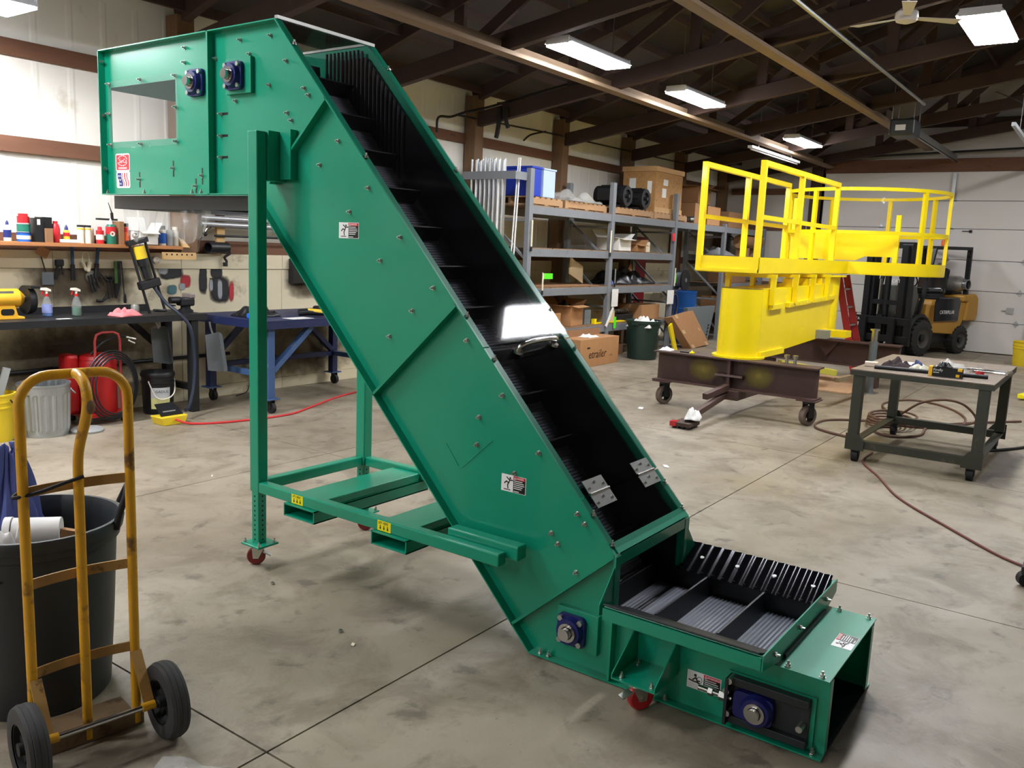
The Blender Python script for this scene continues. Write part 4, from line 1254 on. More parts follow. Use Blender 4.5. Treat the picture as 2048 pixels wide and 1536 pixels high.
gl.matrix_parent_inverse = (Matrix.Translation((7.45, 1.08, zt)) @ Matrix.Rotation(-1.52, 4, 'Z')).inverted()
ORG[gl.name] = V((0, 0, 0))
crumple('dark_rag', mat('dark maroon rag', (48, 34, 36), 0.9, var=0.2, bump=0.2), V((7.74, 1.50, zt)), 0.20, 0.26, 0.075, 1.2, None, 24, 3.2, label='crumpled dark maroon rag on the left of the steel table', cat='rag')
crumple('blue_rag', mat('slate blue rag', (72, 82, 118), 0.9, var=0.2), V((7.90, 1.37, zt)), 0.11, 0.10, 0.06, 7.7, label='small crumpled blue rag on the steel table', cat='rag')
crumple('plastic_bag', M_FILM, V((7.88, 1.12, zt)), 0.28, 0.30, 0.09, 6.1, None, 24, 5, label='crumpled clear plastic bag in the middle of the steel table', cat='bag')
crumple('plastic_wrapper', mat('translucent wrapper', (226, 222, 200), 0.3, var=0.1, alpha=0.7), V((7.62, 1.30, zt)), 0.12, 0.20, 0.06, 8.3, label='white and yellow plastic wrapper at the front of the steel table', cat='wrapper')
tag(MB().obox((8.1, 1.5, zt + 0.003), (0.22, 0.28, 0.004), Matrix.Rotation(0.3, 3, 'Z')).build('paper_sheet', M_PAPER), 'white paper sheet lying behind the dark rag on the table', 'paper')
tag(MB().obox((7.62, 1.68, zt + 0.020), (0.09, 0.10, 0.036), Matrix.Rotation(0.2, 3, 'Z')).build('small_carton', mat('pale pink carton', (214, 196, 178), 0.7), bevel=0.003), 'small pale carton at the left corner of the steel table', 'box')
jar = thing('clear_jar', 'small clear jar with red label near the black bar end', 'jar', (7.68, 0.87, zt))
MB().lathe([(0.030, 0.0015), (0.031, 0.01), (0.031, 0.075), (0.026, 0.085), (0.026, 0.1)], (7.68, 0.87, zt), 20).build('body', M_CLEAR, jar, smooth=True)
MB().ring((7.68, 0.87, zt + 0.012), (7.68, 0.87, zt + 0.045), 0.032, 0.0312, 20).build('label_band', mat('red jar label', (196, 54, 60), 0.5), jar)
for k, (x, y, a, L, lb) in enumerate(((8.10, 1.02, -1.25, 0.30, 'curved chrome wrench at the back of the steel table'), (7.98, 0.83, -1.45, 0.26, 'chrome ratchet wrench at the right of the steel table'), (8.10, 0.81, -1.35, 0.22, 'short chrome wrench behind the ratchet on the table'))):
    d = V((math.cos(a), math.sin(a), 0))
    c = V((x, y, zt + 0.012))
    wr_ = thing('wrench', lb, 'wrench', c)
    MB().tube(spline([c - d * L / 2, c + V((0.012, 0, 0)), c + d * L / 2], 6), 0.009, 8).build('shank', M_CHROME, wr_, smooth=True)
    MB().cyl(c + d * L / 2 - V((0, 0, 0.011)), c + d * L / 2 + V((0, 0, 0.012)), 0.024, 12).build('head', M_CHROME, wr_, smooth=True)
    MB().cyl(c - d * L / 2 - V((0, 0, 0.011)), c - d * L / 2 + V((0, 0, 0.010)), 0.018, 12).build('tail', M_BLACK if k == 0 else M_CHROME, wr_, smooth=True)
# --- hoses on the floor
M_HOSE = mat('brown rubber hose', (92, 64, 48), 0.6, var=0.15)
M_HRED = mat('dull red hose', (104, 54, 48), 0.6, var=0.15)
hz = 0.012
P = [(8.2, 1.80, hz), (8.45, 2.30, hz), (8.95, 2.36, hz), (9.25, 2.05, hz), (9.3, 1.6, hz), (9.6, 1.25, hz), (10.3, 1.25, hz), (10.95, 1.55, hz), (11.15, 1.95, hz), (10.6, 2.15, hz), (9.9, 1.95, 0.03), (9.45, 1.75, 0.10), (9.35, 1.55, 0.26), (9.5, 1.35, 0.30), (9.8, 1.2, 0.22), (9.9, 1.1, 0.06), (9.7, 1.3, hz), (9.2, 1.75, hz), (8.8, 1.85, hz), (8.6, 1.65, hz), (8.9, 1.45, hz), (9.5, 1.45, hz), (10.2, 1.05, hz), (10.6, 0.75, hz)]
tag(MB().tube(spline(P, 8), 0.0125, 8).build('air_hose', M_HOSE, smooth=True), 'brown air hose in loose loops on the floor behind the steel table', 'hose')
for k in range(4):
    cx, cy = 9.12 + 0.03 * k, 1.83 - 0.02 * k
    rr_ = 0.16 + 0.02 * k
    pts = [(cx + rr_ * 1.5 * math.cos(a * PI / 10), cy + rr_ * math.sin(a * PI / 10), 0.04 + 0.025 * k) for a in range(20)]
    if k == 0:
        coil = MB()
    coil.tube(pts, 0.0115, 7, closed=True)
tag(coil.build('hose_coil', M_HOSE, smooth=True), 'tight flat coil of brown hose beside the table leg', 'hose')
hz = 0.0085
P = [(7.75, 1.62, hz), (7.335, 1.60, hz), (6.9, 1.38, hz), (6.35, 1.11, hz), (5.85, 0.713, hz), (5.52, 0.43, hz), (5.39, 0.27, hz), (5.32, 0.12, hz), (5.3, -0.2, hz)]
tag(MB().tube(spline(P, 8), 0.008, 8).build('air_hose', M_HRED, smooth=True), 'thin red hose running from under the table to the right edge', 'hose')
# caster foot at the right edge, yellow tool, cord
fc = thing('machine_foot', 'black caster foot of a machine at the right edge of the floor', 'caster', (5.07, 0.19, 0))
MB().cyl((5.05, 0.23, 0.04), (5.09, 0.25, 0.04), 0.04, 18).build('wheel', M_RUBD, fc, smooth=True)
MB().box(4.98, 5.2, 0.05, 0.26, 0.085, 0.13).build('frame', M_BLACK, fc, bevel=0.008)
tag(MB().bar((12.4, 0.92, 0.05), (13.1, 0.72, 0.06), 0.08, 0.06).build('yellow_beam_end', M_STY, bevel=0.01), 'yellow steel bar end at the right edge of the floor', 'bar')
cj = thing('cable_box', 'black cable with connector box right of the steel table', 'cable', (9.55, 0.45, 0))
MB().tube(spline([(8.6, 0.85, 0.012), (9.0, 0.62, 0.012), (9.35, 0.52, 0.012), (9.6, 0.45, 0.04)], 6), 0.014, 8).build('cable', M_BLACK, cj, smooth=True)
MB().box(9.55, 9.75, 0.32, 0.5, 0.002, 0.10).build('box', M_BLACK, cj, bevel=0.01)

# ================================================================ yellow work platform on its boom
M_YEL = mat('bright yellow enamel', (250, 222, 8), 0.38, var=0.05, scale=3, coat=0.2)
M_YEL2 = mat('dull yellow primer', (196, 186, 70), 0.6, var=0.1, scale=6)
M_BEAM = mat('dark red oxide steel', (74, 52, 46), 0.6, var=0.25, scale=4, wear=((96, 66, 48), 0.6, 7, 0.7))
yp = thing('platform_boom', 'bright yellow access platform with guard rails mounted on a box boom', 'work platform', (10.8, 3.28, 0.59))
def Y(name, mb, m=M_YEL, **k):
    return mb.build(name, m, yp, **k)
by0, by1 = 3.06, 3.50
byc = (by0 + by1) / 2
# boom: rounded near end, box girder, drum at the far end
prof = [(8.74 + 0.22 * math.cos(math.radians(a)), byc + 0.22 * math.sin(math.radians(a))) for a in range(90, 271, 12)]
Y('boom_nose', MB().prism([(p[0], p[1]) for p in prof], 0.60, 1.315, 2), smooth=True)
Y('base_flange', MB().cyl((8.76, byc, 0.592), (8.76, byc, 0.612), 0.275, 32), smooth=True)
Y('boom_girder', MB().prism([(8.745, 0.605), (11.45, 0.70), (11.45, 1.36), (8.745, 1.31)], by0, by1, 1))
Y('boom_drum', MB().cyl((11.45, byc, 0.66), (11.45, byc, 1.44), 0.26, 28), smooth=True)
Y('drum_flange', MB().cyl((11.45, byc, 1.441), (11.45, byc, 1.46), 0.33, 28), smooth=True)
Y('nose_cap', MB().prism(prof, 1.316, 1.322, 2), mat('grimy plate', (120, 104, 40), 0.6))
Y('side_angle', MB().bar((8.95, by0 - 0.02, 1.125), (9.35, by0 - 0.02, 1.135), 0.035, 0.05))
ang = Y('side_angle', MB().bar((9.5, by0 - 0.02, 1.135), (11.35, by0 - 0.02, 1.185), 0.035, 0.05))
for k in range(12):
    x = 9.6 + k * 0.14
    Y('rivet', MB().cyl((x, by0 - 0.038, 1.138 + 0.027 * (x - 9.5)), (x, by0 - 0.043, 1.138 + 0.027 * (x - 9.5)), 0.012, 8))
Y('bottom_lug', MB().box(8.76, 9.5, by0 - 0.03, by0 + 0.02, 0.60, 0.66))
Y('bottom_lug', MB().box(9.9, 10.05, byc - 0.04, byc + 0.04, 0.59, 0.64))
Y('outrigger_lug', MB().box(11.0, 11.25, by0 - 0.30, by0 - 0.001, 0.70, 0.78))
Y('outrigger_socket', MB().box(10.75, 10.9, by0 - 0.14, by0 - 0.001, 0.69, 0.79), mat('grey steel socket', (150, 150, 146), 0.5, metal=0.4))
# risers carrying the platform
for x in (8.95, 9.7, 10.35, 10.95):
    for yy, s_ in ((by0 - 0.03, -1), (by1 + 0.03, 1)):
        zb = 1.15 if s_ < 0 else 1.20
        Y('riser', MB().box(x - 0.025, x + 0.025, yy - 0.025, yy + 0.025, zb, 1.474))
    Y('bearer', MB().box(x - 0.03, x + 0.03, by0 - 0.06, by1 + 0.06, 1.437, 1.473))
for x in (9.75, 10.35, 10.9):
    Y('bracket', MB().box(x, x + 0.16, by0 + 0.03, by0 + 0.14, 1.33, 1.42))
# platform decks and toe boards
py0, py1 = 3.082, 3.761
px0, px1 = 8.60, 11.32
RC = (13.1, 3.2)
RR = 1.12
Y('deck', MB().box(px0, 12.3, py0, py1, 1.475, 1.490))
Y('round_deck', MB().cyl((RC[0], RC[1], 1.4755), (RC[0], RC[1], 1.4895), RR - 0.005, 48))
Y('toe_board', MB().box(px0 - 0.01, px0, py0, py1, 1.485, 1.645))
Y('kick_angle', MB().box(px0 - 0.035, px0 - 0.0105, py0, py1, 1.485, 1.520))
for y in (py0 - 0.01, py1):
    Y('toe_board', MB().box(px0, 12.2, y, y + 0.01, 1.485, 1.645))
def arc(r, a0, a1, n=40):
    return [V((RC[0] + r * math.cos(math.radians(a0 + (a1 - a0) * i / n)), RC[1] + r * math.sin(math.radians(a0 + (a1 - a0) * i / n)), 0)) for i in range(n + 1)]
def band(name, z0, z1, t, a0=0, a1=360, r=RR):
    n = 60
    o, i_ = arc(r, a0, a1, n), arc(r - t, a0, a1, n)
    vs = []
    for p, q in zip(o, i_):
        vs += [(p.x, p.y, z0), (p.x, p.y, z1), (q.x, q.y, z1), (q.x, q.y, z0)]
    fs = []
    for k in range(n):
        for e in range(4):
            fs.append((4 * k + e, 4 * k + (e + 1) % 4, 4 * k + 4 + (e + 1) % 4, 4 * k + 4 + e))
    if a1 - a0 < 359:
        fs += [(3, 2, 1, 0), tuple(4 * n + e for e in range(4))]
    return Y(name, MB().add(vs, fs), smooth=True)
band('toe_ring', 1.485, 1.645, 0.012)
band('top_ring', 2.575, 2.620, 0.045)
band('mid_ring', 2.010, 2.055, 0.045)
for a in (195, 158, 235, 275, 315, 355, 40, 85, 125):
    c = V((RC[0] + (RR - 0.022) * math.cos(math.radians(a)), RC[1] + (RR - 0.022) * math.sin(math.radians(a)), 0))
    if a in (195,):
        continue
    Y('rail_post', MB().obox((c.x, c.y, 2.03), (0.045, 0.055, 1.088), Matrix.Rotation(math.radians(a), 3, 'Z')))
# straight guard panels
for y in (py0, py1 - 0.055):
    for x in (px0 - 0.03, 9.82, px1 - 0.055):
        Y('rail_post', MB().box(x, x + 0.055, y, y + 0.055, 1.49, 2.556))
    Y('top_rail', MB().box(px0 - 0.03, px1, y, y + 0.055, 2.557, 2.612))
    Y('mid_rail', MB().box(px0 + 0.026, 9.82, y + 0.005, y + 0.05, 2.03, 2.075))
    Y('mid_rail', MB().box(9.876, px1 - 0.056, y + 0.005, y + 0.05, 2.03, 2.075))
# control panel plate inside the ring
Y('plate', MB().prism([(2.62, 2.06), (3.95, 2.06), (3.95, 1.66), (3.1, 1.66), (2.98, 1.72), (2.62, 1.72)], 12.42, 12.44, 0))
Y('plate_post', MB().box(12.40, 12.46, 2.56, 2.62, 1.49, 2.28))
Y('plate_post', MB().box(12.40, 12.46, 3.95, 4.01, 1.49, 2.5))

# --- brown I-beam dolly under the boom
dy = thing('beam_dolly', 'dark brown I-beam on two casters under the near end of the yellow boom', 'dolly', (8.6, 3.24, 0))
bx = 8.60
MB().box(bx - 0.12, bx + 0.12, 2.36, 4.13, 0.575, 0.590).build('top_flange', M_BEAM, dy)
MB().box(bx - 0.12, bx + 0.12, 2.36, 4.13, 0.265, 0.280).build('bottom_flange', M_BEAM, dy)
wv = MB().box(bx - 0.008, bx + 0.008, 2.37, 4.12, 0.2805, 0.5745).build('web', M_BEAM, dy)
M_SPY = spray('yellow overspray', (142, 126, 52), 0.55)
for y0, y1 in ((3.40, 3.78), (2.78, 3.16)):
    MB().box(bx - 0.0092, bx - 0.0086, y0, y1, 0.285, 0.57).build('overspray', M_SPY, wv)
for nd_ in M_SPY.node_tree.nodes:
    if nd_.bl_idname == 'ShaderNodeMath' and nd_.operation == 'POWER':
        nd_.inputs[1].default_value = 2.0 if nd_.inputs[1].default_value > 1 else 0.5
M_SPY.node_tree.nodes['Noise Texture'].inputs['Scale'].default_value = 4
# Generated mask uses x and z of the part; swap to y for these patches
sep = [n for n in M_SPY.node_tree.nodes if n.bl_idname == 'ShaderNodeSeparateXYZ'][0]
for l in list(M_SPY.node_tree.links):
    if l.from_node == sep and l.from_socket == sep.outputs[0]:
        ts = l.to_socket
        M_SPY.node_tree.links.remove(l)
        M_SPY.node_tree.links.new(sep.outputs[1], ts)
MB().box(bx - 0.10, bx - 0.0095, 3.255, 3.285, 0.281, 0.574).build('stiffener', M_BEAM, dy)
MB().prism([(bx - 0.11, 0.40), (bx - 0.10, 0.42), (bx - 0.01, 0.42), (bx - 0.01, 0.40)], 3.12, 3.42, 1).build('stiffener', M_BEAM, dy)
MB().box(bx - 0.15, 9.9, 3.13, 3.30, 0.165, 0.264).build('spine_tube', M_BEAM, dy, bevel=0.006)
MB().bar((bx - 0.16, 3.25, 0.30), (8.05, 3.32, 0.235), 0.06, 0.06).build('tongue', M_BEAM, dy)
MB().bar((bx - 0.13, 3.27, 0.215), (7.62, 3.235, 0.125), 0.055, 0.055).build('tongue', M_BEAM, dy)
for y in (4.02, 2.44):
    MB().box(bx - 0.13, bx + 0.10, y - 0.10, y + 0.10, 0.252, 0.264).build('caster_plate', M_BEAM, dy)
    c = V((bx - 0.02, y, 0.10))
    aa = V((0.42, 0.907, 0))
    f = MB().cyl((bx - 0.02, y, 0.222), (bx - 0.02, y, 0.252), 0.06, 16)
    for s_ in (-1, 1):
        f.bar(c + aa * s_ * 0.042 + V((0, 0, -0.02)), c + aa * s_ * 0.042 + V((0, 0, 0.128)), 0.008, 0.07, up=(aa.y, -aa.x, 0))
    f.build('caster_fork', M_BLACK, dy)
    w = MB().lathe([(0.06, -0.03), (0.094, -0.032), (0.10, -0.024), (0.10, 0.024), (0.094, 0.032), (0.06, 0.03)], c, 30, aa, cap=False).build('caster_wheel', mat('worn brown tread', (104, 90, 80), 0.7, var=0.25, scale=20, bump=0.15), dy, smooth=True)
    MB().ring(c - aa * 0.02, c + aa * 0.02, 0.064, 0.054, 24).cyl(c - aa * 0.034, c + aa * 0.034, 0.02, 12).build('hub', M_BLACK, w, smooth=True)
    for k in range(5):
        a = k * 2 * PI / 5
        d_ = V((aa.y, -aa.x, 0)) * math.cos(a) + V((0, 0, 1)) * math.sin(a)
        MB().bar(c + d_ * 0.015, c + d_ * 0.056, 0.014, 0.014).build('spoke', M_BLACK, w)
for dyy in (0.0, 0.085):
    b_ = thing('steel_pin', ('nearer' if dyy == 0 else 'farther') + ' of two shiny steel pins standing on the brown beam', 'pin', (bx, 2.62 + dyy, 0.59))
    MB().cyl((bx, 2.62 + dyy, 0.5905), (bx, 2.62 + dyy, 0.66), 0.017, 14).build('shank', M_CHROME, b_, smooth=True)
    MB().cyl((bx, 2.62 + dyy, 0.66), (bx, 2.62 + dyy, 0.685), 0.027, 14).build('head', M_CHROME, b_, smooth=True)
crumple('white_rag', M_PAPER, V((bx, 4.03, 0.59)), 0.14, 0.16, 0.04, 3.1, label='white rag on the left end of the brown beam', cat='rag')
crumple('yellow_tape', M_STY, V((bx - 0.03, 3.72, 0.59)), 0.06, 0.06, 0.03, 6.6, n=12, label='small wad of yellow tape on the brown beam', cat='tape')
tag(MB().bar((bx - 0.03, 3.86, 0.597), (bx - 0.01, 3.74, 0.597), 0.02, 0.012).build('file_tool', M_BLACK), 'short dark bar lying on the brown beam beside the white rag', 'bar')
jk = thing('roller_jack', 'low red and black roller skate under the wrapped tongue end', 'jack', (7.52, 3.28, 0))
MB().box(7.42, 7.66, 3.19, 3.38, 0.022, 0.062).build('body', mat('greasy jack steel', (70, 54, 44), 0.6, var=0.3), jk, bevel=0.004)
MB().box(7.415, 7.5, 3.33, 3.395, 0.02, 0.066).build('red_end', M_RED, jk)
for y in (3.22, 3.27, 3.32, 3.36):
    MB().cyl((7.43, y, 0.013), (7.65, y, 0.013), 0.0125, 10).build('roller', M_BLACK, jk)
MB().cyl((7.56, 3.26, 0.062), (7.56, 3.26, 0.088), 0.04, 14).build('pad', M_BLACK, jk)
crumple('wrapping', M_PAPER, V((7.60, 3.235, 0.085)), 0.26, 0.17, 0.10, 2.7, n=20, label='white cloth wrapped around the lower end of the dolly tongue', cat='cloth', rotz=0.3)
# rear beam
rbm = thing('rear_beam', 'long dark brown I-beam lying behind the yellow boom', 'beam', (11.9, 3.2, 0))
MB().box(11.78, 12.02, 2.28, 4.3, 0.575, 0.590).build('top_flange', M_BEAM, rbm)
MB().box(11.78, 12.02, 2.28, 4.3, 0.265, 0.280).build('bottom_flange', M_BEAM, rbm)
MB().box(11.892, 11.908, 2.28, 4.3, 0.2805, 0.5745).build('web', M_BEAM, rbm)
MB().prism([(3.05, 0.57), (3.35, 0.57), (3.2, 0.36)], 11.84, 11.89, 0).build('stiffener', M_BEAM, rbm)
for y in (2.6, 4.0):
    MB().box(11.82, 11.98, y - 0.08, y + 0.08, 0.0, 0.264).build('support_block', M_BEAM, rbm)
ps = thing('prop_stand', 'grey pipe prop stand with square foot in front of the forklift', 'stand', (11.35, 2.50, 0))
MB().box(11.25, 11.45, 2.40, 2.60, 0.0, 0.012).build('foot_plate', M_STEELG, ps)
MB().cyl((11.35, 2.50, 0.012), (11.35, 2.50, 0.66), 0.05, 18).build('outer_pipe', mat('grey painted pipe', (92, 98, 100), 0.5, var=0.15), ps, smooth=True)
MB().cyl((11.35, 2.50, 0.66), (11.35, 2.50, 0.80), 0.038, 16).cyl((11.35, 2.50, 0.80), (11.35, 2.50, 0.82), 0.06, 16).build('inner_pipe', M_CHROME, ps, smooth=True)
tag(MB().bar((9.35, 3.02, 0.50), (9.85, 2.55, 0.40), 0.09, 0.07).build('yellow_channel', M_YEL2, bevel=0.004), 'dull yellow steel channel slanting down beside the boom underside', 'channel')
tag(MB().bar((9.85, 2.52, 0.32), (11.2, 2.44, 0.30), 0.05, 0.05).build('rusty_angle', mat('tan rusted angle', (132, 112, 84), 0.7, var=0.2)), 'long rusty angle bar spanning behind the brown dolly', 'bar')
tag(MB().obox((11.75, 3.22, 0.012), (1.5, 1.15, 0.018), Matrix.Rotation(0.0, 3, 'Z')).build('plywood_sheet', mat('tan plywood', (196, 158, 122), 0.65, var=0.15, scale=3, stretch=(1, 5, 1)), bevel=0.002), 'tan plywood sheet lying on the floor behind the brown dolly', 'plywood')
ld = thing('step_ladder', 'red ladder leaning behind the yellow boom', 'ladder', (12.7, 3.0, 0))
M_LAD = mat('red fibreglass ladder', (186, 52, 46), 0.5, var=0.1)
for dx in (0.0, 0.42):
    MB().bar((12.75 + dx, 3.02, 0.0), (12.70 + dx, 3.37, 1.44), 0.035, 0.09, up=(0, 1, 0)).build('rail', M_LAD, ld)
for k in range(5):
    t = 0.15 + k * 0.17
    MB().bar((12.77 - 0.05 * t, 3.02 + 0.36 * t, 1.5 * t), (13.15 - 0.05 * t, 3.02 + 0.36 * t, 1.5 * t), 0.06, 0.025).build('rung', M_STEELG, ld)

# ================================================================ forklift
M_FKY = mat('forklift ochre', (178, 132, 52), 0.5, var=0.1, scale=4, wear=((120, 92, 50), 0.62, 5, 0.6))
M_FKB = mat('forklift black', (24, 25, 27), 0.45, var=0.2, scale=6)
M_FKG = mat('forklift gloss black', (30, 32, 36), 0.15, var=0.1, coat=0.4)
M_TYRE = mat('dusty tyre', (44, 43, 42), 0.8, var=0.2, scale=12, bump=0.15)
fk = thing('forklift', 'ochre and black forklift truck parked in front of the overhead door', 'forklift', (16.92, 3.40, 0), math.atan2(0.345, -0.94))
def F(name, mb, m, parent=None, **k):
    return mb.build(name, m, parent or fk, local=True, **k)
F('chassis', MB().box(-1.55, 0.10, -0.42, 0.42, 0.20, 0.55), M_FKB, bevel=0.02)
F('body_side', MB().prism([(-0.25, 0.42), (-1.25, 0.36), (-1.48, 0.75), (-1.45, 0.98), (-0.15, 0.93), (-0.10, 0.60)], -0.50, 0.50, 1), M_FKY, bevel=0.02)
F('counterweight', MB().prism([(-1.40, 0.62), (-1.80, 0.62), (-1.85, 0.75), (-1.82, 1.05), (-1.72, 1.13), (-1.30, 1.10), (-1.30, 0.98), (-1.46, 0.98)], -0.54, 0.54, 1), M_FKY, bevel=0.03)
cov_ = F('side_cover', MB().prism([(-0.40, 0.62), (-1.18, 0.62), (-1.22, 0.98), (-1.16, 1.06), (-0.46, 1.06), (-0.38, 0.98)], -0.535, 0.535, 1), M_FKG, bevel=0.02)
text('CATERPILLAR', 0.095, M_STW, (-0.52, 0.5355, 0.76), (-1, 0, 0), (0, 0, 1), cov_, thick=0.001, xs=0.85, local=True)
F('front_cowl', MB().prism([(0.08, 0.45), (-0.30, 0.45), (-0.22, 0.80), (0.02, 1.25), (0.12, 1.25)], -0.36, 0.36, 1), mat('grey cowl', (88, 88, 82), 0.5, var=0.15), bevel=0.02)
cw = F('cowl_panel', MB().prism([(-0.20, 0.55), (-0.42, 0.55), (-0.42, 1.02), (-0.30, 1.0), (-0.22, 0.85)], -0.50, 0.50, 1), M_FKY, bevel=0.01)
F('seat_base', MB().box(-1.05, -0.5, -0.3, 0.3, 1.0, 1.12), M_FKB, bevel=0.03)
F('seat_back', MB().prism([(-1.0, 1.1), (-1.14, 1.1), (-1.22, 1.58), (-1.08, 1.60)], -0.27, 0.27, 1), M_FKG, bevel=0.04)
F('seat_cushion', MB().box(-1.03, -0.52, -0.26, 0.26, 1.12, 1.22), M_FKG, bevel=0.04)
F('steering_wheel', MB().tube([(-0.28 + 0.17 * 0.5 * math.cos(a * PI / 10), 0.17 * math.sin(a * PI / 10), 1.36 + 0.17 * 0.8 * math.cos(a * PI / 10)) for a in range(20)], 0.013, 8, closed=True), M_FKB, smooth=True)
F('steering_column', MB().cyl((-0.28, 0, 1.36), (0.0, 0, 1.15), 0.025, 10), M_FKB, smooth=True)
tk = F('gas_tank', MB().lathe([(0.02, -0.40), (0.11, -0.37), (0.155, -0.28), (0.158, -0.1), (0.164, -0.09), (0.158, -0.08), (0.158, 0.08), (0.164, 0.09), (0.158, 0.1), (0.155, 0.28), (0.11, 0.37), (0.02, 0.40)], (-1.45, 0.05, 1.30), 24, (0, 1, 0)), mat('grey gas cylinder', (150, 146, 138), 0.35, metal=0.5, var=0.1), smooth=True)
F('tank_collar', MB().ring((-1.45, 0.43, 1.30), (-1.45, 0.50, 1.30), 0.10, 0.085, 20), M_STEELG, tk, smooth=True)
F('tank_cradle', MB().box(-1.62, -1.28, -0.25, 0.30, 1.11, 1.15), M_FKB)
# guard
for y in (-0.44, 0.44):
    F('guard_post', MB().bar((0.02, y, 0.75), (-0.30, y, 1.93), 0.05, 0.06, up=(0, 1, 0)), M_FKB)
    F('guard_post', MB().bar((-1.50, y, 1.08), (-1.48, y, 1.96), 0.05, 0.08, up=(0, 1, 0)), M_FKB)
    F('guard_rail', MB().bar((-0.28, y, 1.95), (-1.52, y, 1.97), 0.06, 0.06), M_FKB)
for x in (-0.34, -0.55, -0.76, -0.97, -1.18, -1.48):
    F('guard_bar', MB().bar((x, -0.41, 1.965), (x, 0.41, 1.965), 0.045, 0.035), M_FKB)
F('beacon', MB().lathe([(0.045, 0), (0.045, 0.09), (0.03, 0.11), (0.001, 0.115)], (-0.62, 0.40, 1.99), 14), mat('orange beacon', (226, 88, 30), 0.3, var=0.05), smooth=True)
F('mirror', MB().cyl((-0.55, 0.40, 1.62), (-0.57, 0.41, 1.62), 0.07, 16), M_STEELG, smooth=True)
# mast
for y in (-0.34, 0.34):
    F('mast_channel', MB().box(0.26, 0.42, y - 0.10, y + 0.10, 0.08, 1.98), M_FKB, bevel=0.008)
    F('mast_inner', MB().box(0.42, 0.47, y - 0.05, y + 0.05, 0.12, 1.95), M_FKB)
    F('lift_cylinder', MB().cyl((0.30, y * 0.55, 0.25), (0.30, y * 0.55, 1.35), 0.03, 10), M_CHROME, smooth=True)
F('lift_ram', MB().cyl((0.36, 0, 0.3), (0.36, 0, 1.45), 0.055, 14).ball((0.36, 0, 1.46), 0.075, 12, 8), M_FKB, smooth=True)
F('mast_crossbar', MB().box(0.27, 0.41, -0.44, 0.44, 1.92, 2.02), M_FKB)
F('mast_crossbar', MB().box(0.27, 0.41, -0.24, 0.24, 0.9, 0.98), M_FKB)
for z0, z1 in ((0.55, 0.68), (0.24, 0.36)):
    F('carriage_bar', MB().box(0.47, 0.53, -0.58, 0.58, z0, z1), M_FKB, bevel=0.006)
for y in (-0.55, 0.55, 0.0):
    F('carriage_plate', MB().box(0.475, 0.525, y - 0.06, y + 0.06, 0.20, 0.72), M_FKB)
text('STA', 0.07, M_STW, (0.531, -0.50, 0.59), (0, 1, 0), (0, 0, 1), fk, thick=0.001, local=True)
text('CAT', 0.09, M_STW, (0.42, 0.10, 1.30), (0, 1, 0), (0, 0, 1), fk, thick=0.001, local=True)
for y in (-0.28, 0.28):
    F('fork', MB().box(0.54, 0.59, y - 0.06, y + 0.06, 0.06, 0.66).prism([(0.54, 0.06), (1.55, 0.075), (1.55, 0.085), (0.54, 0.11)], y - 0.06, y + 0.06, 1), M_FKB)
# wheels with lugs
def fwheel(x, y, r, wd):
    c = V((x, y, r))
    w = F('wheel', MB().lathe([(r * 0.55, -wd / 2), (r * 0.86, -wd / 2), (r * 0.95, -wd * 0.4), (r * 0.95, wd * 0.4), (r * 0.86, wd / 2), (r * 0.55, wd / 2)], c, 36, (0, 1, 0), cap=False), M_TYRE, smooth=True)
    lug = MB()
    for k in range(20):
        a = 2 * PI * k / 20
        d_ = V((math.cos(a), 0, math.sin(a)))
        p = c + d_ * r * 0.965
        lug.bar(p - V((0, wd * 0.45, 0)), p + V((0, wd * 0.45, 0)), r * 0.16, r * 0.07, up=d_)
    F('tread', lug, M_TYRE, w)['kind'] = 'stuff'
    F('rim', MB().lathe([(r * 0.15, wd * 0.30), (r * 0.40, wd * 0.32), (r * 0.56, wd * 0.48), (r * 0.58, wd * 0.52)], c, 28, (0, 1, 0), cap=False).lathe([(r * 0.58, -wd * 0.52), (r * 0.4, -wd * 0.32), (0.01, -wd * 0.3)], c, 28, (0, 1, 0), cap=False), mat('dusty rim', (74, 70, 64), 0.6, var=0.2), w, smooth=True)
    F('hub', MB().cyl(c + V((0, -wd * 0.5, 0)), c + V((0, wd * 0.5, 0)), r * 0.2, 16), M_FKB, w, smooth=True)
for y in (-0.46, 0.46):
    fwheel(0.0, y, 0.335, 0.22)
    fwheel(-1.32, y * 0.98, 0.265, 0.20)
    F('fender', MB().tube([(0.37 * math.cos(math.radians(a)), y, 0.335 + 0.38 * math.sin(math.radians(a))) for a in range(20, 165, 15)], 0.06, 6), M_FKB)
# yellow bucket by the door
def bucket(name, label, c, m, r=0.15, h=0.37, extra=None, n=28):
    t = thing(name, label, 'bucket', c)
    MB().lathe([(0.001, 0.006), (r * 0.84, 0.004), (r * 0.86, 0.0), (r * 0.88, 0.012), (r * 0.95, h * 0.70), (r * 1.02, h * 0.705), (r * 1.02, h * 0.74), (r * 0.97, h * 0.745), (r * 0.98, h * 0.82), (r * 1.03, h * 0.825), (r * 1.03, h * 0.86), (r * 0.99, h * 0.865), (r, h * 0.96), (r * 1.05, h * 0.965), (r * 1.05, h), (r * 0.96, h), (r * 0.93, h * 0.7), (r * 0.84, 0.02), (0.001, 0.018)], c, n, cap=False).build('pail', m, t, smooth=True)
    return t
M_YBK = mat('yellow pail plastic', (226, 196, 40), 0.45, var=0.08)
bk = bucket('bucket', 'yellow pail standing by the door track at the right edge', V((16.9, 1.30, 0)), M_YBK, 0.17, 0.42)

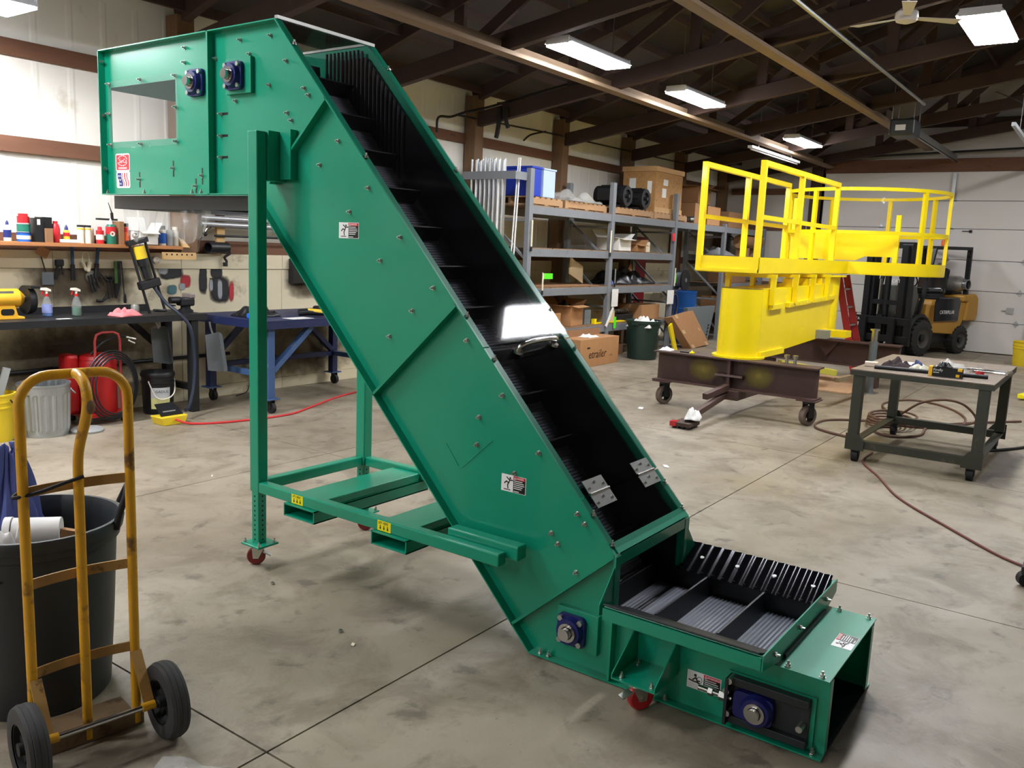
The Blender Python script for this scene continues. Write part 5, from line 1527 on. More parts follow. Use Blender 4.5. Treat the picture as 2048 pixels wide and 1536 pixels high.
# ================================================================ pallet rack and its contents
M_RACK = mat('grey rack enamel', (120, 123, 128), 0.5, var=0.12, scale=8, wear=((80, 78, 76), 0.64, 10, 0.6))
M_DECK = mat('brown deck board', (128, 100, 74), 0.75, var=0.15, scale=5)
M_PALW = mat('pallet pine', (168, 132, 96), 0.75, var=0.2, scale=6, stretch=(1, 4, 1))
M_OSB = mat('strand board', (178, 134, 84), 0.7, var=0.3, scale=16, wear=((128, 88, 50), 0.56, 22, 0.8))
M_CARD2 = mat('darker cardboard', (142, 104, 72), 0.8, var=0.1)
M_CARD3 = mat('mid brown cardboard', (160, 118, 80), 0.8, var=0.1)  # board a little darker than the plain brown
M_GRN = mat('lime green tape', (90, 240, 40), 0.5, var=0.03)
M_CREAMP = mat('cream pole', (224, 214, 186), 0.6, var=0.05)
M_GREY = mat('grey cabinet enamel', (112, 118, 120), 0.5, var=0.08)
M_DKGREEN = mat('dark green bin plastic', (30, 48, 42), 0.5, var=0.1)
M_DRUM = mat('blue drum', (24, 84, 156), 0.4, var=0.08)
rk = thing('pallet_rack', 'long grey steel pallet rack with four shelf levels along the wall', 'rack', (12.6, 6.85, 0))
UX = (9.30, 11.50, 13.72, 15.95, 18.15)
FY0, FY1 = 6.45, 7.22
LV = (2.19, 1.635, 1.105, 0.52)
for i, x in enumerate(UX):
    for y in (FY0, FY1):
        MB().box(x - 0.045, x + 0.045, y - 0.035, y + 0.035, 0.0, 2.66 if x < 15 else 2.25).build('upright', M_RACK, rk, bevel=0.004)
        MB().box(x - 0.07, x + 0.07, y - 0.06, y + 0.06, 0.0, 0.008).build('foot_plate', M_RACK, rk)
    for z0, z1 in ((0.25, 0.90), (0.90, 1.50), (1.50, 2.08)):
        MB().bar((x, FY0 + 0.036, z0), (x, FY1 - 0.036, z1), 0.03, 0.03).build('brace', M_RACK, rk)
    for z in (0.2, 0.9, 2.1):
        MB().bar((x, FY0 + 0.036, z - 0.1), (x, FY1 - 0.036, z - 0.1), 0.03, 0.03).build('brace', M_RACK, rk)
for i in range(4):
    xa, xb = UX[i] + 0.046, UX[i + 1] - 0.046
    for k, z in enumerate(LV):
        if i == 2 and k > 0:
            if k == 2:
                MB().box(xa, xb, FY1 - 0.025, FY1 + 0.025, 1.0, 1.10).build('beam', M_RACK, rk)
            continue
        for y in (FY0, FY1):
            MB().box(xa, xb, y - 0.025, y + 0.025, z - 0.105, z).build('beam', M_RACK, rk, bevel=0.004)
        for k2 in range(4):
            x0 = xa + (xb - xa) * k2 / 4
            MB().box(x0 + 0.01, x0 + (xb - xa) / 4 - 0.01, FY0 - 0.02, FY1 + 0.02, z + 0.0005, z + 0.014).build('deck_board', M_DECK, rk)
D0 = LV[0] + 0.015
D1, D2, D3 = LV[1] + 0.015, LV[2] + 0.015, LV[3] + 0.015
# conduit bracket on the rack end with standing pipes
MB().box(8.98, 9.00, 6.46, 7.33, 2.50, 2.60).box(9.00, 9.25, 6.46, 6.48, 2.50, 2.60).box(9.0, 9.25, 7.31, 7.33, 2.5, 2.6).build('pipe_bracket', M_RACK, rk)
M_CON = mat('galvanised conduit', (206, 208, 210), 0.3, metal=0.85, var=0.08)
M_CONP = mat('white plastic pipe', (228, 228, 226), 0.4, var=0.04)
random.seed(11)
for k in range(22):
    y = 6.70 + k * 0.0245
    x = 9.04 + 0.055 * (k % 3)
    r = (0.015, 0.017, 0.014)[k % 3]
    top = 2.74 + 0.05 * ((k * 7) % 5) / 5
    nm = ['tenth', 'eleventh', 'twelfth']
    lab = 'upright conduit pipe number %d from the front of the bundle at the rack end' % (k + 1)
    tag(MB().tube([(x, y, 0.001), (x, y, top)], r, 10).build('conduit_pipe', M_CONP if k % 5 == 3 else M_CON, smooth=True), 'thin upright metal pipe in the bundle held at the rack end', 'pipe', 'pipes standing at the rack end')
for k in range(2):
    tag(MB().tube([(9.07, 6.62 - 0.06 * k, 0.001), (9.15, 6.545 - 0.03 * k, 2.78)], 0.010, 8).build('conduit_pipe', M_CONP, smooth=True), ('left' if k == 0 else 'right') + ' one of two slanting white pipes in front of the pipe bundle', 'pipe')

def carton(name, label, c, sx, sy, h, m=None, rotz=0.0, flaps=False, open_=False, tape=True, tilt=0.0, group=None):
    """cardboard box: centre of the base c"""
    m = m or M_CARD
    t = thing(name, label, 'box', c, rotz, group)
    if tilt:
        t.rotation_euler = (tilt, 0, rotz)
    def B(n, mb, mm, par=None): return mb.build(n, mm, par or t, local=True)
    hx, hy, th = sx / 2, sy / 2, 0.006
    if open_ or flaps:
        B('walls', MB().box(-hx, hx, -hy, -hy + th, 0.001, h).box(-hx, hx, hy - th, hy, 0.001, h).box(-hx, -hx + th, -hy + th, hy - th, 0.001, h).box(hx - th, hx, -hy + th, hy - th, 0.001, h).box(-hx, hx, -hy, hy, 0.001, 0.008), m)
        for s_ in (-1, 1):
            B('flap', MB().slab([(s_ * hx, -hy, h), (s_ * hx, hy, h), (s_ * (hx + hx * 0.55), hy, h + 0.10 * s_ * 0.4 + 0.04), (s_ * (hx + hx * 0.55), -hy, h + 0.10 * s_ * 0.4 + 0.04)], 0.004), m)
            B('flap', MB().slab([(-hx, s_ * hy, h), (hx, s_ * hy, h), (hx, s_ * (hy + hy * 0.5), h + (0.12 if s_ > 0 else -0.02)), (-hx, s_ * (hy + hy * 0.5), h + (0.12 if s_ > 0 else -0.02))], 0.004), m)
    else:
        b = MB().box(-hx, hx, -hy, hy, 0.001, h).build('body', m, t, local=True, bevel=0.004)
        if tape:
            B('tape', MB().box(-hx - 0.0008, hx + 0.0008, -0.025, 0.025, h + 0.0002, h + 0.001).box(-hx - 0.001, -hx - 0.0002, -0.025, 0.025, h * 0.75, h), mat('pale tape', (206, 172, 128), 0.35, var=0.05))
    return t
# top level
def pallet(name, label, x0, x1, y0, y1, z):
    t = thing(name, label, 'pallet', ((x0 + x1) / 2, (y0 + y1) / 2, z))
    for k in range(3):
        y = y0 + (y1 - y0 - 0.04) * k / 2
        MB().box(x0, x1, y, y + 0.04, z + 0.018, z + 0.095).build('stringer', M_PALW, t)
    n = int((x1 - x0) / 0.13)
    for k in range(n):
        xx = x0 + (x1 - x0) * k / n
        MB().box(xx, xx + 0.085, y0, y1, z + 0.0955, z + 0.112).build('top_board', M_PALW, t)
    for k in range(3):
        xx = x0 + (x1 - x0 - 0.09) * k / 2
        MB().box(xx, xx + 0.09, y0, y1, z + 0.001, z + 0.0175).build('bottom_board', M_PALW, t)
    return t
pallet('pallet', 'left wooden pallet carrying the blue bins on the top shelf', 9.38, 10.18, 6.50, 7.16, D0)
pallet('pallet', 'wooden pallet wrapped in clear film on the top rack shelf', 10.25, 11.42, 6.50, 7.16, D0)
pallet('pallet', 'dark wooden pallet under the black motors and the strand-board crate', 11.6, 12.98, 6.50, 7.16, D0)
pallet('pallet', 'small pallet under the strand-board crate on the top shelf', 13.02, 14.3, 6.50, 7.16, D0)
PZ = D0 + 0.113
crumple('shrink_wrap', M_FILM, V((10.8, 6.8, PZ)), 1.1, 0.75, 0.16, 4.9, None, 30, 4, label='crumpled clear shrink wrap heaped on the top shelf pallet', cat='plastic wrap')
bb = thing('blue_bin', 'royal blue plastic bin on the left top shelf pallet', 'bin', (9.52, 6.72, PZ))
MB().box(9.40, 9.63, 6.50, 6.95, PZ + 0.001, PZ + 0.36).build('body', mat('royal blue plastic', (28, 56, 168), 0.4, var=0.08), bb, bevel=0.01)
MB().box(9.39, 9.64, 6.49, 6.96, PZ + 0.3605, PZ + 0.385).build('rim', MATS['royal blue plastic'], bb)
bb = thing('pale_bin', 'translucent pale blue bin beside the royal blue one on the top shelf', 'bin', (9.82, 6.72, PZ))
MB().box(9.68, 9.97, 6.50, 6.95, PZ + 0.001, PZ + 0.36).build('body', mat('translucent blue plastic', (176, 196, 232), 0.4, var=0.05), bb, bevel=0.01)
MB().box(9.67, 9.98, 6.49, 6.96, PZ + 0.3605, PZ + 0.38).build('rim', MATS['translucent blue plastic'], bb)
M_MOT = mat('black motor casting', (24, 24, 26), 0.5, var=0.2)
for k, (x, lb) in enumerate(((12.0, 'left one of two black electric motors on the top shelf'), (12.62, 'right one of two black electric motors beside the strand-board crate'))):
    mt = thing('electric_motor', lb, 'motor', (x, 6.75, PZ))
    MB().cyl((x, 6.5, PZ + 0.18), (x, 7.0, PZ + 0.18), 0.16, 20).build('housing', M_MOT, mt, smooth=True)
    for j in range(10):
        a = j * PI / 5
        MB().bar((x + 0.165 * math.cos(a), 6.53, PZ + 0.18 + 0.165 * math.sin(a)), (x + 0.165 * math.cos(a), 6.92, PZ + 0.18 + 0.165 * math.sin(a)), 0.012, 0.02, up=(math.cos(a), 0, math.sin(a))).build('fin', M_MOT, mt)
    MB().box(x - 0.17, x + 0.17, 6.55, 6.95, PZ + 0.001, PZ + 0.04).build('foot', M_MOT, mt)
    MB().box(x - 0.29, x - 0.163, 6.62, 6.85, PZ + 0.1, PZ + 0.28).build('terminal_box', M_MOT, mt)
    MB().ring((x, 6.47, PZ + 0.18), (x, 6.50, PZ + 0.18), 0.155, 0.10, 20).cyl((x, 6.44, PZ + 0.18), (x, 6.5, PZ + 0.18), 0.03, 12).build('end_bell', M_MOT, mt, smooth=True)
cr = thing('strand_board_crate', 'tall strand-board shipping crate with lid on the top rack shelf', 'crate', (13.55, 6.78, PZ))
MB().box(13.05, 14.08, 6.53, 7.14, PZ + 0.001, PZ + 0.66).build('body', M_OSB, cr)
MB().box(13.03, 14.10, 6.51, 7.16, PZ + 0.661, PZ + 0.74).build('lid', mat('pine lid', (196, 156, 108), 0.7, var=0.15), cr)
MB().box(13.04, 14.09, 6.515, 6.529, PZ + 0.0, PZ + 0.08).build('skirt', MATS['pine lid'], cr)
for (x0, x1, z0, z1) in ((13.35, 13.50, 0.45, 0.55), (13.32, 13.45, 0.25, 0.40)):
    MB().box(x0 - 0.02, x1, 6.525, 6.529, PZ + z0, PZ + z1).build('paper_label', M_PAPER, cr)
for (y0, y1, z0, z1) in ((6.60, 6.68, 0.3, 0.5), (6.9, 7.02, 0.3, 0.55)):
    MB().box(13.0455, 13.0495, y0, y1, PZ + z0, PZ + z1).build('paper_label', M_PAPER, cr)
carton('cardboard_box', 'large open cardboard box tilted on top of the far shelf cartons', (15.15, 6.85, D0 + 0.37), 0.75, 0.55, 0.30, M_CARD2, 0.1, open_=True)
carton('cardboard_box', 'left lower carton under the big open box on the top shelf', (14.88, 6.8, D0), 0.52, 0.6, 0.36, M_CARD3)
carton('cardboard_box', 'right lower carton under the big open box on the top shelf', (15.50, 6.8, D0), 0.60, 0.6, 0.34, M_CARD)
carton('cardboard_box', 'cardboard box at the far end of the top shelf', (16.6, 6.8, D0), 0.7, 0.6, 0.30, M_CARD2)
tag(MB().cyl((14.46, 6.50, D0 + 0.062), (14.48, 6.44, D0 + 0.062), 0.06, 16).cyl((14.46, 6.5, D0 + 0.062), (14.46, 7.1, D0 + 0.062), 0.05, 14).build('roll', M_STEELG, smooth=True), 'white-ended roll lying at the shelf edge behind the yellow rail', 'roll')
# second level
carton('white_box', 'open white box on the second shelf of the middle bay', (12.1, 6.72, D1), 0.40, 0.40, 0.20, mat('white carton', (222, 220, 214), 0.7, var=0.04), open_=True)
carton('small_carton', 'small brown carton right of the white box on the second shelf', (12.72, 6.7, D1), 0.32, 0.3, 0.12, M_CARD, open_=True)
carton('small_carton', 'tiny pale carton at the end of the second shelf middle bay', (13.1, 6.7, D1), 0.14, 0.16, 0.17, M_CREAMP)
gp = thing('red_extinguisher_hose', 'tall dark red panel standing behind the third bay shelves', 'panel', (14.1, 7.3, 0))
MB().box(13.85, 14.35, 7.275, 7.34, 0.02, 1.9).build('panel', mat('deep red panel', (120, 22, 26), 0.5, var=0.1), gp)
MB().box(13.83, 14.37, 7.265, 7.274, 1.86, 1.92).build('edge', mat('deep red panel', (120, 22, 26), 0.5), gp)
crumple('grey_bag', mat('grey plastic bag', (150, 152, 154), 0.4, var=0.1), V((16.45, 6.8, D1)), 0.8, 0.6, 0.16, 5.5, label='grey plastic sheet heaped on the far second shelf', cat='plastic sheet')
rl = thing('paper_roll', 'big brown paper roll at the far end of the second shelf', 'roll', (17.5, 6.75, D1 + 0.20))
MB().cyl((17.05, 6.55, D1 + 0.30), (18.1, 6.55, D1 + 0.30), 0.14, 24).build('roll', M_CARD3, rl, smooth=True)
MB().cyl((17.03, 6.55, D1 + 0.30), (18.12, 6.55, D1 + 0.30), 0.03, 12).build('core', M_CARD2, rl)
MB().box(17.2, 17.3, 6.42, 6.68, D1 + 0.002, D1 + 0.17).box(17.85, 17.95, 6.42, 6.68, D1 + 0.002, D1 + 0.17).build('cradle', M_PALW, rl)
# third level
tag(MB().obox((10.35, 6.8, D2 + 0.008), (1.75, 0.7, 0.012)).build('cardboard_sheet', M_CARD2), 'flat brown cardboard sheet covering the third shelf of the left bay', 'cardboard')
tag(MB().obox((11.02, 6.74, D2 + 0.222), (0.42, 0.012, 0.27), Matrix.Rotation(0.35, 3, 'Y') @ Matrix.Rotation(-0.22, 3, 'X')).build('board', mat('pale board', (216, 194, 156), 0.7, var=0.08)), 'pale square board leaning on the third shelf of the left bay', 'board')
crumple('black_bags', M_BAG, V((12.62, 6.8, D2)), 1.6, 0.60, 0.26, 8.8, None, 36, 6, label='heap of shiny black plastic bags on the third shelf', cat='plastic bag')
tag(MB().prism([(13.15, D2 + 0.002), (13.62, D2 + 0.002), (13.55, D2 + 0.33)], 7.15, 7.17, 1).build('cardboard_flap', M_CARD), 'triangular cardboard flap standing behind the black bags', 'cardboard')
crumple('blue_cloth', M_BLUE, V((11.72, 6.55, D2)), 0.13, 0.13, 0.14, 2.9, label='small blue cloth hanging at the post on the third shelf', cat='cloth')
# bottom level
carton('cardboard_box', 'closed brown carton on the bottom shelf next to the conveyor edge', (10.16, 6.78, D3), 0.42, 0.45, 0.20, M_CARD)
tag(MB().lathe([(0.16, 0), (0.175, 0.01), (0.16, 0.02)], (10.16, 6.75, D3 + 0.203), 24).build('white_disc', M_PAPER, smooth=True), 'round white lid lying on the closed brown carton', 'lid')
carton('cardboard_box', 'open brown carton with raised flaps on the bottom rack shelf', (10.72, 6.72, D3), 0.44, 0.42, 0.30, M_CARD, 0.15, open_=True)
cr_ = crumple('motor_part', M_BAG, V((10.72, 6.74, D3 + 0.20)), 0.30, 0.28, 0.16, 7.2, n=18, label='black machine part inside the open brown carton', cat='machine part')
carton('grey_box', 'small grey box right of the open carton on the bottom shelf', (11.12, 6.7, D3), 0.18, 0.3, 0.22, M_GREY, tape=False)
carton('cardboard_box', 'small pale carton with label on the bottom shelf middle bay', (11.88, 6.74, D3), 0.3, 0.3, 0.17, MATS['pale board'])
tag(MB().box(11.25, 12.2, 6.50, 6.56, D3 + 0.001, D3 + 0.022).box(11.25, 11.31, 6.50, 6.56, D3 + 0.022, D3 + 0.08).build('yellow_bar', M_YEL, bevel=0.002), 'flat yellow bar with upturned end on the bottom shelf', 'bar')
sp = thing('spring_part', 'dark machine part with white coil on the bottom shelf middle bay', 'machine part', (12.45, 6.8, D3))
MB().box(12.12, 12.72, 6.62, 7.0, D3 + 0.001, D3 + 0.10).build('base', M_BLACK, sp, bevel=0.01)
MB().tube([(12.2 + 0.012 * k, 6.72 + 0.03 * math.cos(k * 0.9), D3 + 0.14 + 0.03 * math.sin(k * 0.9)) for k in range(50)], 0.008, 6).build('coil', M_STEELG, sp, smooth=True)
carton('cardboard_box', 'brown carton with white label on the bottom shelf above the green bin', (13.16, 6.75, D3), 0.66, 0.45, 0.24, M_CARD)
# flags and tags on the posts
def flag(x, y, z0, z1, side, label, rod=M_CREAMP):
    t = thing('flag_stick', label, 'flag', (x, y, z0))
    MB().cyl((x, y, z0), (x, y, z1), 0.012, 8).build('stick', rod, t, smooth=True)
    MB().cyl((x, y, z0), (x, y, z0 + 0.06), 0.0145, 8).build('grip', M_BLACK, t)
    if side == 1:
        MB().box(x + 0.012, x + 0.24, y - 0.001, y + 0.001, z1 - 0.085, z1 - 0.01).build('flag', M_GRN, t)
    elif side == 2:
        MB().box(x + 0.012, x + 0.05, y - 0.001, y + 0.001, z1 - 0.25, z1 - 0.09).build('flag', M_GRN, t)
    return t
YK = FY0 - 0.052
flag(9.62, YK, 1.02, 1.32, 1, 'cream stick with flying lime green flag on the left rack beam')
flag(11.42, YK, 1.56, 1.95, 0, 'cream stick taped upright to the second rack post')
flag(9.31, YK, 1.60, 2.0, 0, 'cream stick taped upright to the first rack post')
flag(13.76, YK, 1.03, 1.40, 2, 'stick with hanging lime green tag on the third rack post')
flag(11.62, YK, 1.10, 1.38, 0, 'grey stick standing by the blue cloth on the third shelf', M_STEELG)
tag(MB().bar((11.42, YK, 0.50), (11.62, YK, 0.78), 0.012, 0.045).build('white_strap', M_PAPER), 'white strap slanting across the foot of the second rack post', 'strap')
tag(MB().box(11.66, 11.73, YK - 0.003, YK, 0.46, 0.64).build('green_tag', M_GRN), 'lime green tag hanging at the bottom beam by the white strap', 'tag')
tag(MB().box(11.55, 11.75, YK - 0.002, YK, 0.80, 1.07).build('paper_tag', M_PAPER), 'white paper sheet hanging on the second rack post', 'paper')
tag(MB().box(13.50, 13.76, YK - 0.002, YK, 0.78, 1.02).build('paper_tag', M_PAPER), 'white paper sheet hanging on the third rack post', 'paper')
tag(MB().box(13.55, 13.63, YK - 0.002, YK, 1.86, 1.99).build('red_tag', mat('bright red tag', (236, 30, 40), 0.5)), 'bright red tag on the third rack post', 'tag')
# in front of the rack, on the floor
et = thing('shipping_carton', 'long brown carton printed etrailer with open lid flap under the rack', 'box', (10.72, 6.24, 0))
ex0, ex1, ey0, ey1, eh = 10.17, 11.28, 6.08, 6.39, 0.40
MB().box(ex0, ex1, ey0, ey1, 0.001, eh).build('body', M_CARD, et, bevel=0.004)
MB().slab([(ex0, ey1, eh), (ex1 - 0.05, ey1, eh), (ex1 - 0.05, ey1 + 0.01, eh + 0.10), (ex0, ey1 + 0.01, eh + 0.10)], 0.005).build('lid_flap', M_CARD2, et)
text('etrailer', 0.17, M_STK, (10.40, ey0 - 0.001, 0.12), (1, 0, 0), (0, 0, 1), et, thick=0.0006, shear=0.2, xs=1.0)
text('.com', 0.05, M_DECK, (11.0, ey0 - 0.001, 0.12), (1, 0, 0), (0, 0, 1), et, thick=0.0006)
MB().box(10.36, 10.44, ey0 - 0.0016, ey0 - 0.0002, 0.26, 0.285).build('hand_hole', M_STK, et)
crumple('torn_paper', M_PAPER, V((10.66, 6.24, eh)), 0.30, 0.20, 0.05, 3.9, label='torn white paper on top of the long printed carton', cat='paper')
carton('cardboard_box', 'flat brown carton between the printed carton and the green bin', (12.12, 6.75, 0), 0.35, 0.4, 0.17, M_CARD2)
gb_ = thing('trash_bin', 'dark green round trash bin full of white bags beside the printed carton', 'trash bin', (12.0, 6.05, 0))
gc = V((12.0, 6.05, 0))
MB().lathe([(0.001, 0.01), (0.20, 0.008), (0.215, 0.0), (0.225, 0.01), (0.265, 0.55), (0.28, 0.56), (0.285, 0.60), (0.275, 0.605), (0.262, 0.56), (0.21, 0.02), (0.001, 0.015)], gc, 36, cap=False).build('body', M_DKGREEN, gb_, smooth=True)
for s_ in (-1, 1):
    MB().box(gc.x + s_ * 0.25 - 0.05 * (s_ < 0), gc.x + s_ * 0.25 + 0.05, gc.y - 0.06, gc.y + 0.06, 0.54, 0.565).build('handle', M_DKGREEN, gb_)
MB().lathe([(0.001, 0), (0.055, 0.0005), (0.055, 0.002)], gc + V((0.035, -0.2535, 0.44)), 20, (0.0, -1, -0.085)).build('round_label', M_PAPER, gb_)
crumple('bin_liner', M_PAPER, gc + V((0.0, 0, 0.50)), 0.46, 0.46, 0.16, 6.2, None, 24, 6, label='white crumpled plastic bags filling the green bin', cat='bag')
ln = thing('leaning_carton', 'taped brown carton leaning askew against the grey cabinet', 'box', (14.35, 6.18, 0))
pA, pB, pC, pD = V((14.05, 6.22, 0.002)), V((14.85, 6.22, 0.002)), V((14.28, 6.36, 0.64)), V((13.36, 6.36, 0.58))
q = MB().slab([(14.02, 6.10, 0.004), (14.80, 6.10, 0.03), (14.26, 6.24, 0.66), (13.42, 6.24, 0.58)], -0.16)
bx_ = q.build('body', M_CARD, ln, bevel=0.004)
n_ = V((0, -0.975, -0.22))
for (a, b) in ((0.06, 0.0), (0.80, 0.0), (0.06, 0.9), (0.78, 0.9), (0.0, 0.45), (0.86, 0.45)):
    P0_ = V((14.02, 6.10, 0.004)) + V((0.78, 0, 0.026)) * a + V((-0.57, 0.14, 0.60)) * b
    MB().slab([P0_ + n_ * 0.002, P0_ + V((0.11, 0, 0.004)) + n_ * 0.002, P0_ + V((0.11, 0, 0.004)) + V((-0.06, 0.0145, 0.062)) + n_ * 0.002, P0_ + V((-0.06, 0.0145, 0.062)) + n_ * 0.002], -0.001).build('tape', MATS['pale tape'], ln)
gcab = thing('grey_cabinet', 'grey steel cabinet shell standing tilted behind the leaning carton', 'cabinet', (15.0, 6.38, 0))
MB().prism([(14.65, 0.0), (15.55, 0.0), (15.82, 0.68), (14.52, 0.68)], 6.46, 6.54, 1).build('shell', M_GREY, gcab, bevel=0.006)
for k in range(5):
    MB().box(15.44 + 0.02 * k, 15.50 + 0.02 * k, 6.454, 6.46, 0.06 + 0.06 * k, 0.09 + 0.06 * k).build('louvre', M_BLACK, gcab)
ya = thing('yellow_stand', 'bright yellow folded stand between the green bin and the leaning carton', 'stand', (13.0, 5.97, 0))
MB().bar((13.02, 5.95, 0.04), (12.78, 5.97, 0.50), 0.03, 0.11, up=(1, 0, 0)).build('plate', M_YEL, ya)
MB().box(12.95, 13.2, 5.88, 5.98, 0.0, 0.025).build('foot', M_YEL, ya)
MB().bar((13.16, 6.02, 0.03), (12.92, 6.03, 0.52), 0.02, 0.08, up=(1, 0, 0)).build('back_plate', M_BLACK, ya)
dm = thing('blue_drum', 'blue steel drum beside the third rack post', 'drum', (15.1, 6.95, 0))
MB().lathe([(0.28, 0), (0.285, 0.01), (0.285, 0.30), (0.295, 0.31), (0.285, 0.32), (0.285, 0.62), (0.295, 0.63), (0.285, 0.64), (0.285, 0.92), (0.292, 0.93), (0.28, 0.945)], (15.1, 6.86, 0.0), 32).build('shell', M_DRUM, dm, smooth=True)
MB().ring((15.1, 6.86, 0.94), (15.1, 6.86, 0.96), 0.295, 0.275, 32).build('rim', M_DRUM, dm, smooth=True)
re_ = thing('cable_reel', 'black cable reel standing on the blue drum', 'reel', (15.05, 6.86, 0.962))
for y in (6.75, 6.93):
    MB().cyl((15.0, y, 1.162), (15.0, y + 0.02, 1.162), 0.20, 26).build('side_disc', M_BLACK, re_, smooth=True)
MB().cyl((15.0, 6.77, 1.162), (15.0, 6.93, 1.162), 0.14, 24).build('cable', mat('grey wound cable', (110, 114, 124), 0.5, var=0.1), re_, smooth=True)
MB().cyl((15.0, 6.74, 1.162), (15.0, 6.96, 1.162), 0.04, 12).build('hub', M_STEELG, re_, smooth=True)
hc = MB()
for k in range(6):
    pts = [(14.02 + 0.03 * (k % 3) + (0.17 - 0.01 * k) * math.cos(a * PI / 12), FY0 + 0.06 + 0.018 * (k % 4), 0.72 + (0.27 - 0.012 * k) * math.sin(a * PI / 12)) for a in range(24)]
    hc.tube(pts, 0.012, 7, closed=True)
hc.box(13.766, 14.2, FY0 + 0.07, FY0 + 0.09, 0.985, 1.015)
tag(hc.build('hose_coil', mat('dark violet hose', (62, 60, 78), 0.5, var=0.15), smooth=True), 'hanging coil of dark violet hose beside the third rack post', 'hose')
carton('cardboard_box', 'brown carton on the far lower shelf behind the boom', (16.6, 6.75, D3), 0.5, 0.5, 0.3, M_CARD3)
carton('cardboard_box', 'brown carton on the third shelf beyond the boom risers', (16.9, 6.7, 1.12), 0.8, 0.5, 0.22, M_CARD2)

# ================================================================ workbench along the wall
M_BSTL = mat('black bench steel', (40, 40, 42), 0.5, metal=0.3, var=0.25, scale=6, wear=((84, 78, 70), 0.62, 7, 0.6))
M_PINE = mat('orange pine board', (176, 118, 72), 0.7, var=0.2, scale=5, stretch=(1, 5, 5))
M_PINEL = mat('light pine', (204, 166, 112), 0.7, var=0.15, scale=5)
BZ = 0.915
wbn = thing('workbench', 'long black steel workbench along the wall at the left', 'workbench', (2.0, 7.17, 0))
MB().box(-1.0, 4.78, 6.90, 7.43, BZ - 0.012, BZ).build('bench_top', M_BSTL, wbn)
MB().box(-1.0, 4.78, 6.895, 6.907, BZ - 0.055, BZ - 0.0125).build('front_apron', M_BSTL, wbn)
MB().box(4.768, 4.78, 6.91, 7.43, BZ - 0.055, BZ - 0.0125).build('end_apron', M_BSTL, wbn)
MB().box(-1.0, 4.5, 7.418, 7.43, BZ + 0.0005, BZ + 0.06).build('back_lip', M_BSTL, wbn)
for x in (4.62, 2.0, -0.6):
    for y in (6.915, 7.33):
        MB().box(x, x + 0.075, y, y + 0.075, 0.0, BZ - 0.056).build('leg', M_BSTL, wbn, bevel=0.003)
    MB().box(x + 0.01, x + 0.065, 6.99, 7.33, 0.20, 0.255).build('stretcher', M_BSTL, wbn)
    MB().bar((x - 0.02, 7.37, 0.55), (x - 0.36, 7.37, BZ - 0.06), 0.05, 0.05).build('brace', M_BSTL, wbn)
# shelf on the wall
sh = thing('wall_shelf', 'narrow pine wall shelf holding bottles and cans over the workbench', 'shelf', (2.5, 7.32, 1.49))
SZ = 1.522
MB().box(-1.0, 4.74, 7.20, 7.435, SZ - 0.03, SZ).build('board', M_PINE, sh, bevel=0.002)
MB().box(-1.0, 4.9, 7.43, 7.448, SZ + 0.0005, SZ + 0.07).build('back_rail', M_BROWN, sh)
pg = MB().box(4.52, 4.86, 7.175, 7.199, 1.40, 1.465).build('peg_strip', M_PINEL, sh)
for k in range(6):
    MB().cyl((4.555 + k * 0.052, 7.1745, 1.445), (4.555 + k * 0.052, 7.178, 1.445), 0.009, 10).build('hole', M_BLACK, pg)
MB().prism([(7.24, SZ - 0.01), (7.42, SZ + 0.11), (7.42, SZ - 0.01)], 4.80, 4.84, 0).build('end_bracket', M_PINEL, sh)
def can(name, label, x, y, z, prof, m, cap=None, band=None, cat='can', n=20):
    t = thing(name, label, cat, (x, y, z))
    MB().lathe([(r, h + 0.001) for r, h in prof], (x, y, z), n).build('body', m, t, smooth=True)
    h = prof[-1][1]
    if cap:
        MB().lathe([(r, hh + h + 0.0015) for r, hh in cap[0]], (x, y, z), n).build('cap', cap[1], t, smooth=True)
    if band:
        rb_ = max(r for r, _ in prof) + 0.0012
        MB().ring((x, y, z + band[0]), (x, y, z + band[1]), rb_, rb_ - 0.001, n).build('label_band', band[2], t, smooth=True)
    return t
P_WH, P_RD, P_BL, P_NV, P_GN, P_YL, P_OR, P_BK, P_GY = (mat('plastic ' + n_, c_, 0.4, var=0.06) for n_, c_ in (('ivory', (226, 220, 204)), ('red', (190, 36, 42)), ('blue', (40, 96, 190)), ('navy', (34, 46, 110)), ('green', (36, 112, 92)), ('yellow', (232, 190, 60)), ('orange', (222, 96, 40)), ('black', (26, 26, 28)), ('grey', (150, 152, 150))))
YS = 7.31
btl = [(0.027, 0), (0.028, 0.004), (0.028, 0.10), (0.024, 0.12), (0.012, 0.128)]
can('glue_bottle', 'ivory and navy glue bottle at the left end of the shelf', 3.245, YS, SZ, btl, P_WH, ([(0.013, 0), (0.011, 0.02), (0.003, 0.035)], P_NV), (0.03, 0.09, P_NV), 'bottle')
can('plastic_tub', 'red plastic tub on top of the green and blue tubs', 3.37, YS, SZ + 0.148, [(0.045, 0), (0.045, 0.055)], P_RD, ([(0.036, 0), (0.036, 0.02)], P_RD), None, 'tub')
can('plastic_tub', 'green plastic tub between the red and blue tubs', 3.37, YS, SZ + 0.078, [(0.05, 0), (0.05, 0.06)], P_GN, ([(0.052, 0), (0.052, 0.006)], P_GY), None, 'tub')
can('plastic_tub', 'blue plastic tub at the bottom of the stack on the shelf', 3.37, YS, SZ, [(0.052, 0), (0.052, 0.068)], P_BL, ([(0.054, 0), (0.054, 0.006)], P_NV), (0.02, 0.05, P_WH), 'tub')
bx1 = thing('black_box', 'tall black retail box next to the stacked tubs', 'box', (3.48, YS, SZ))
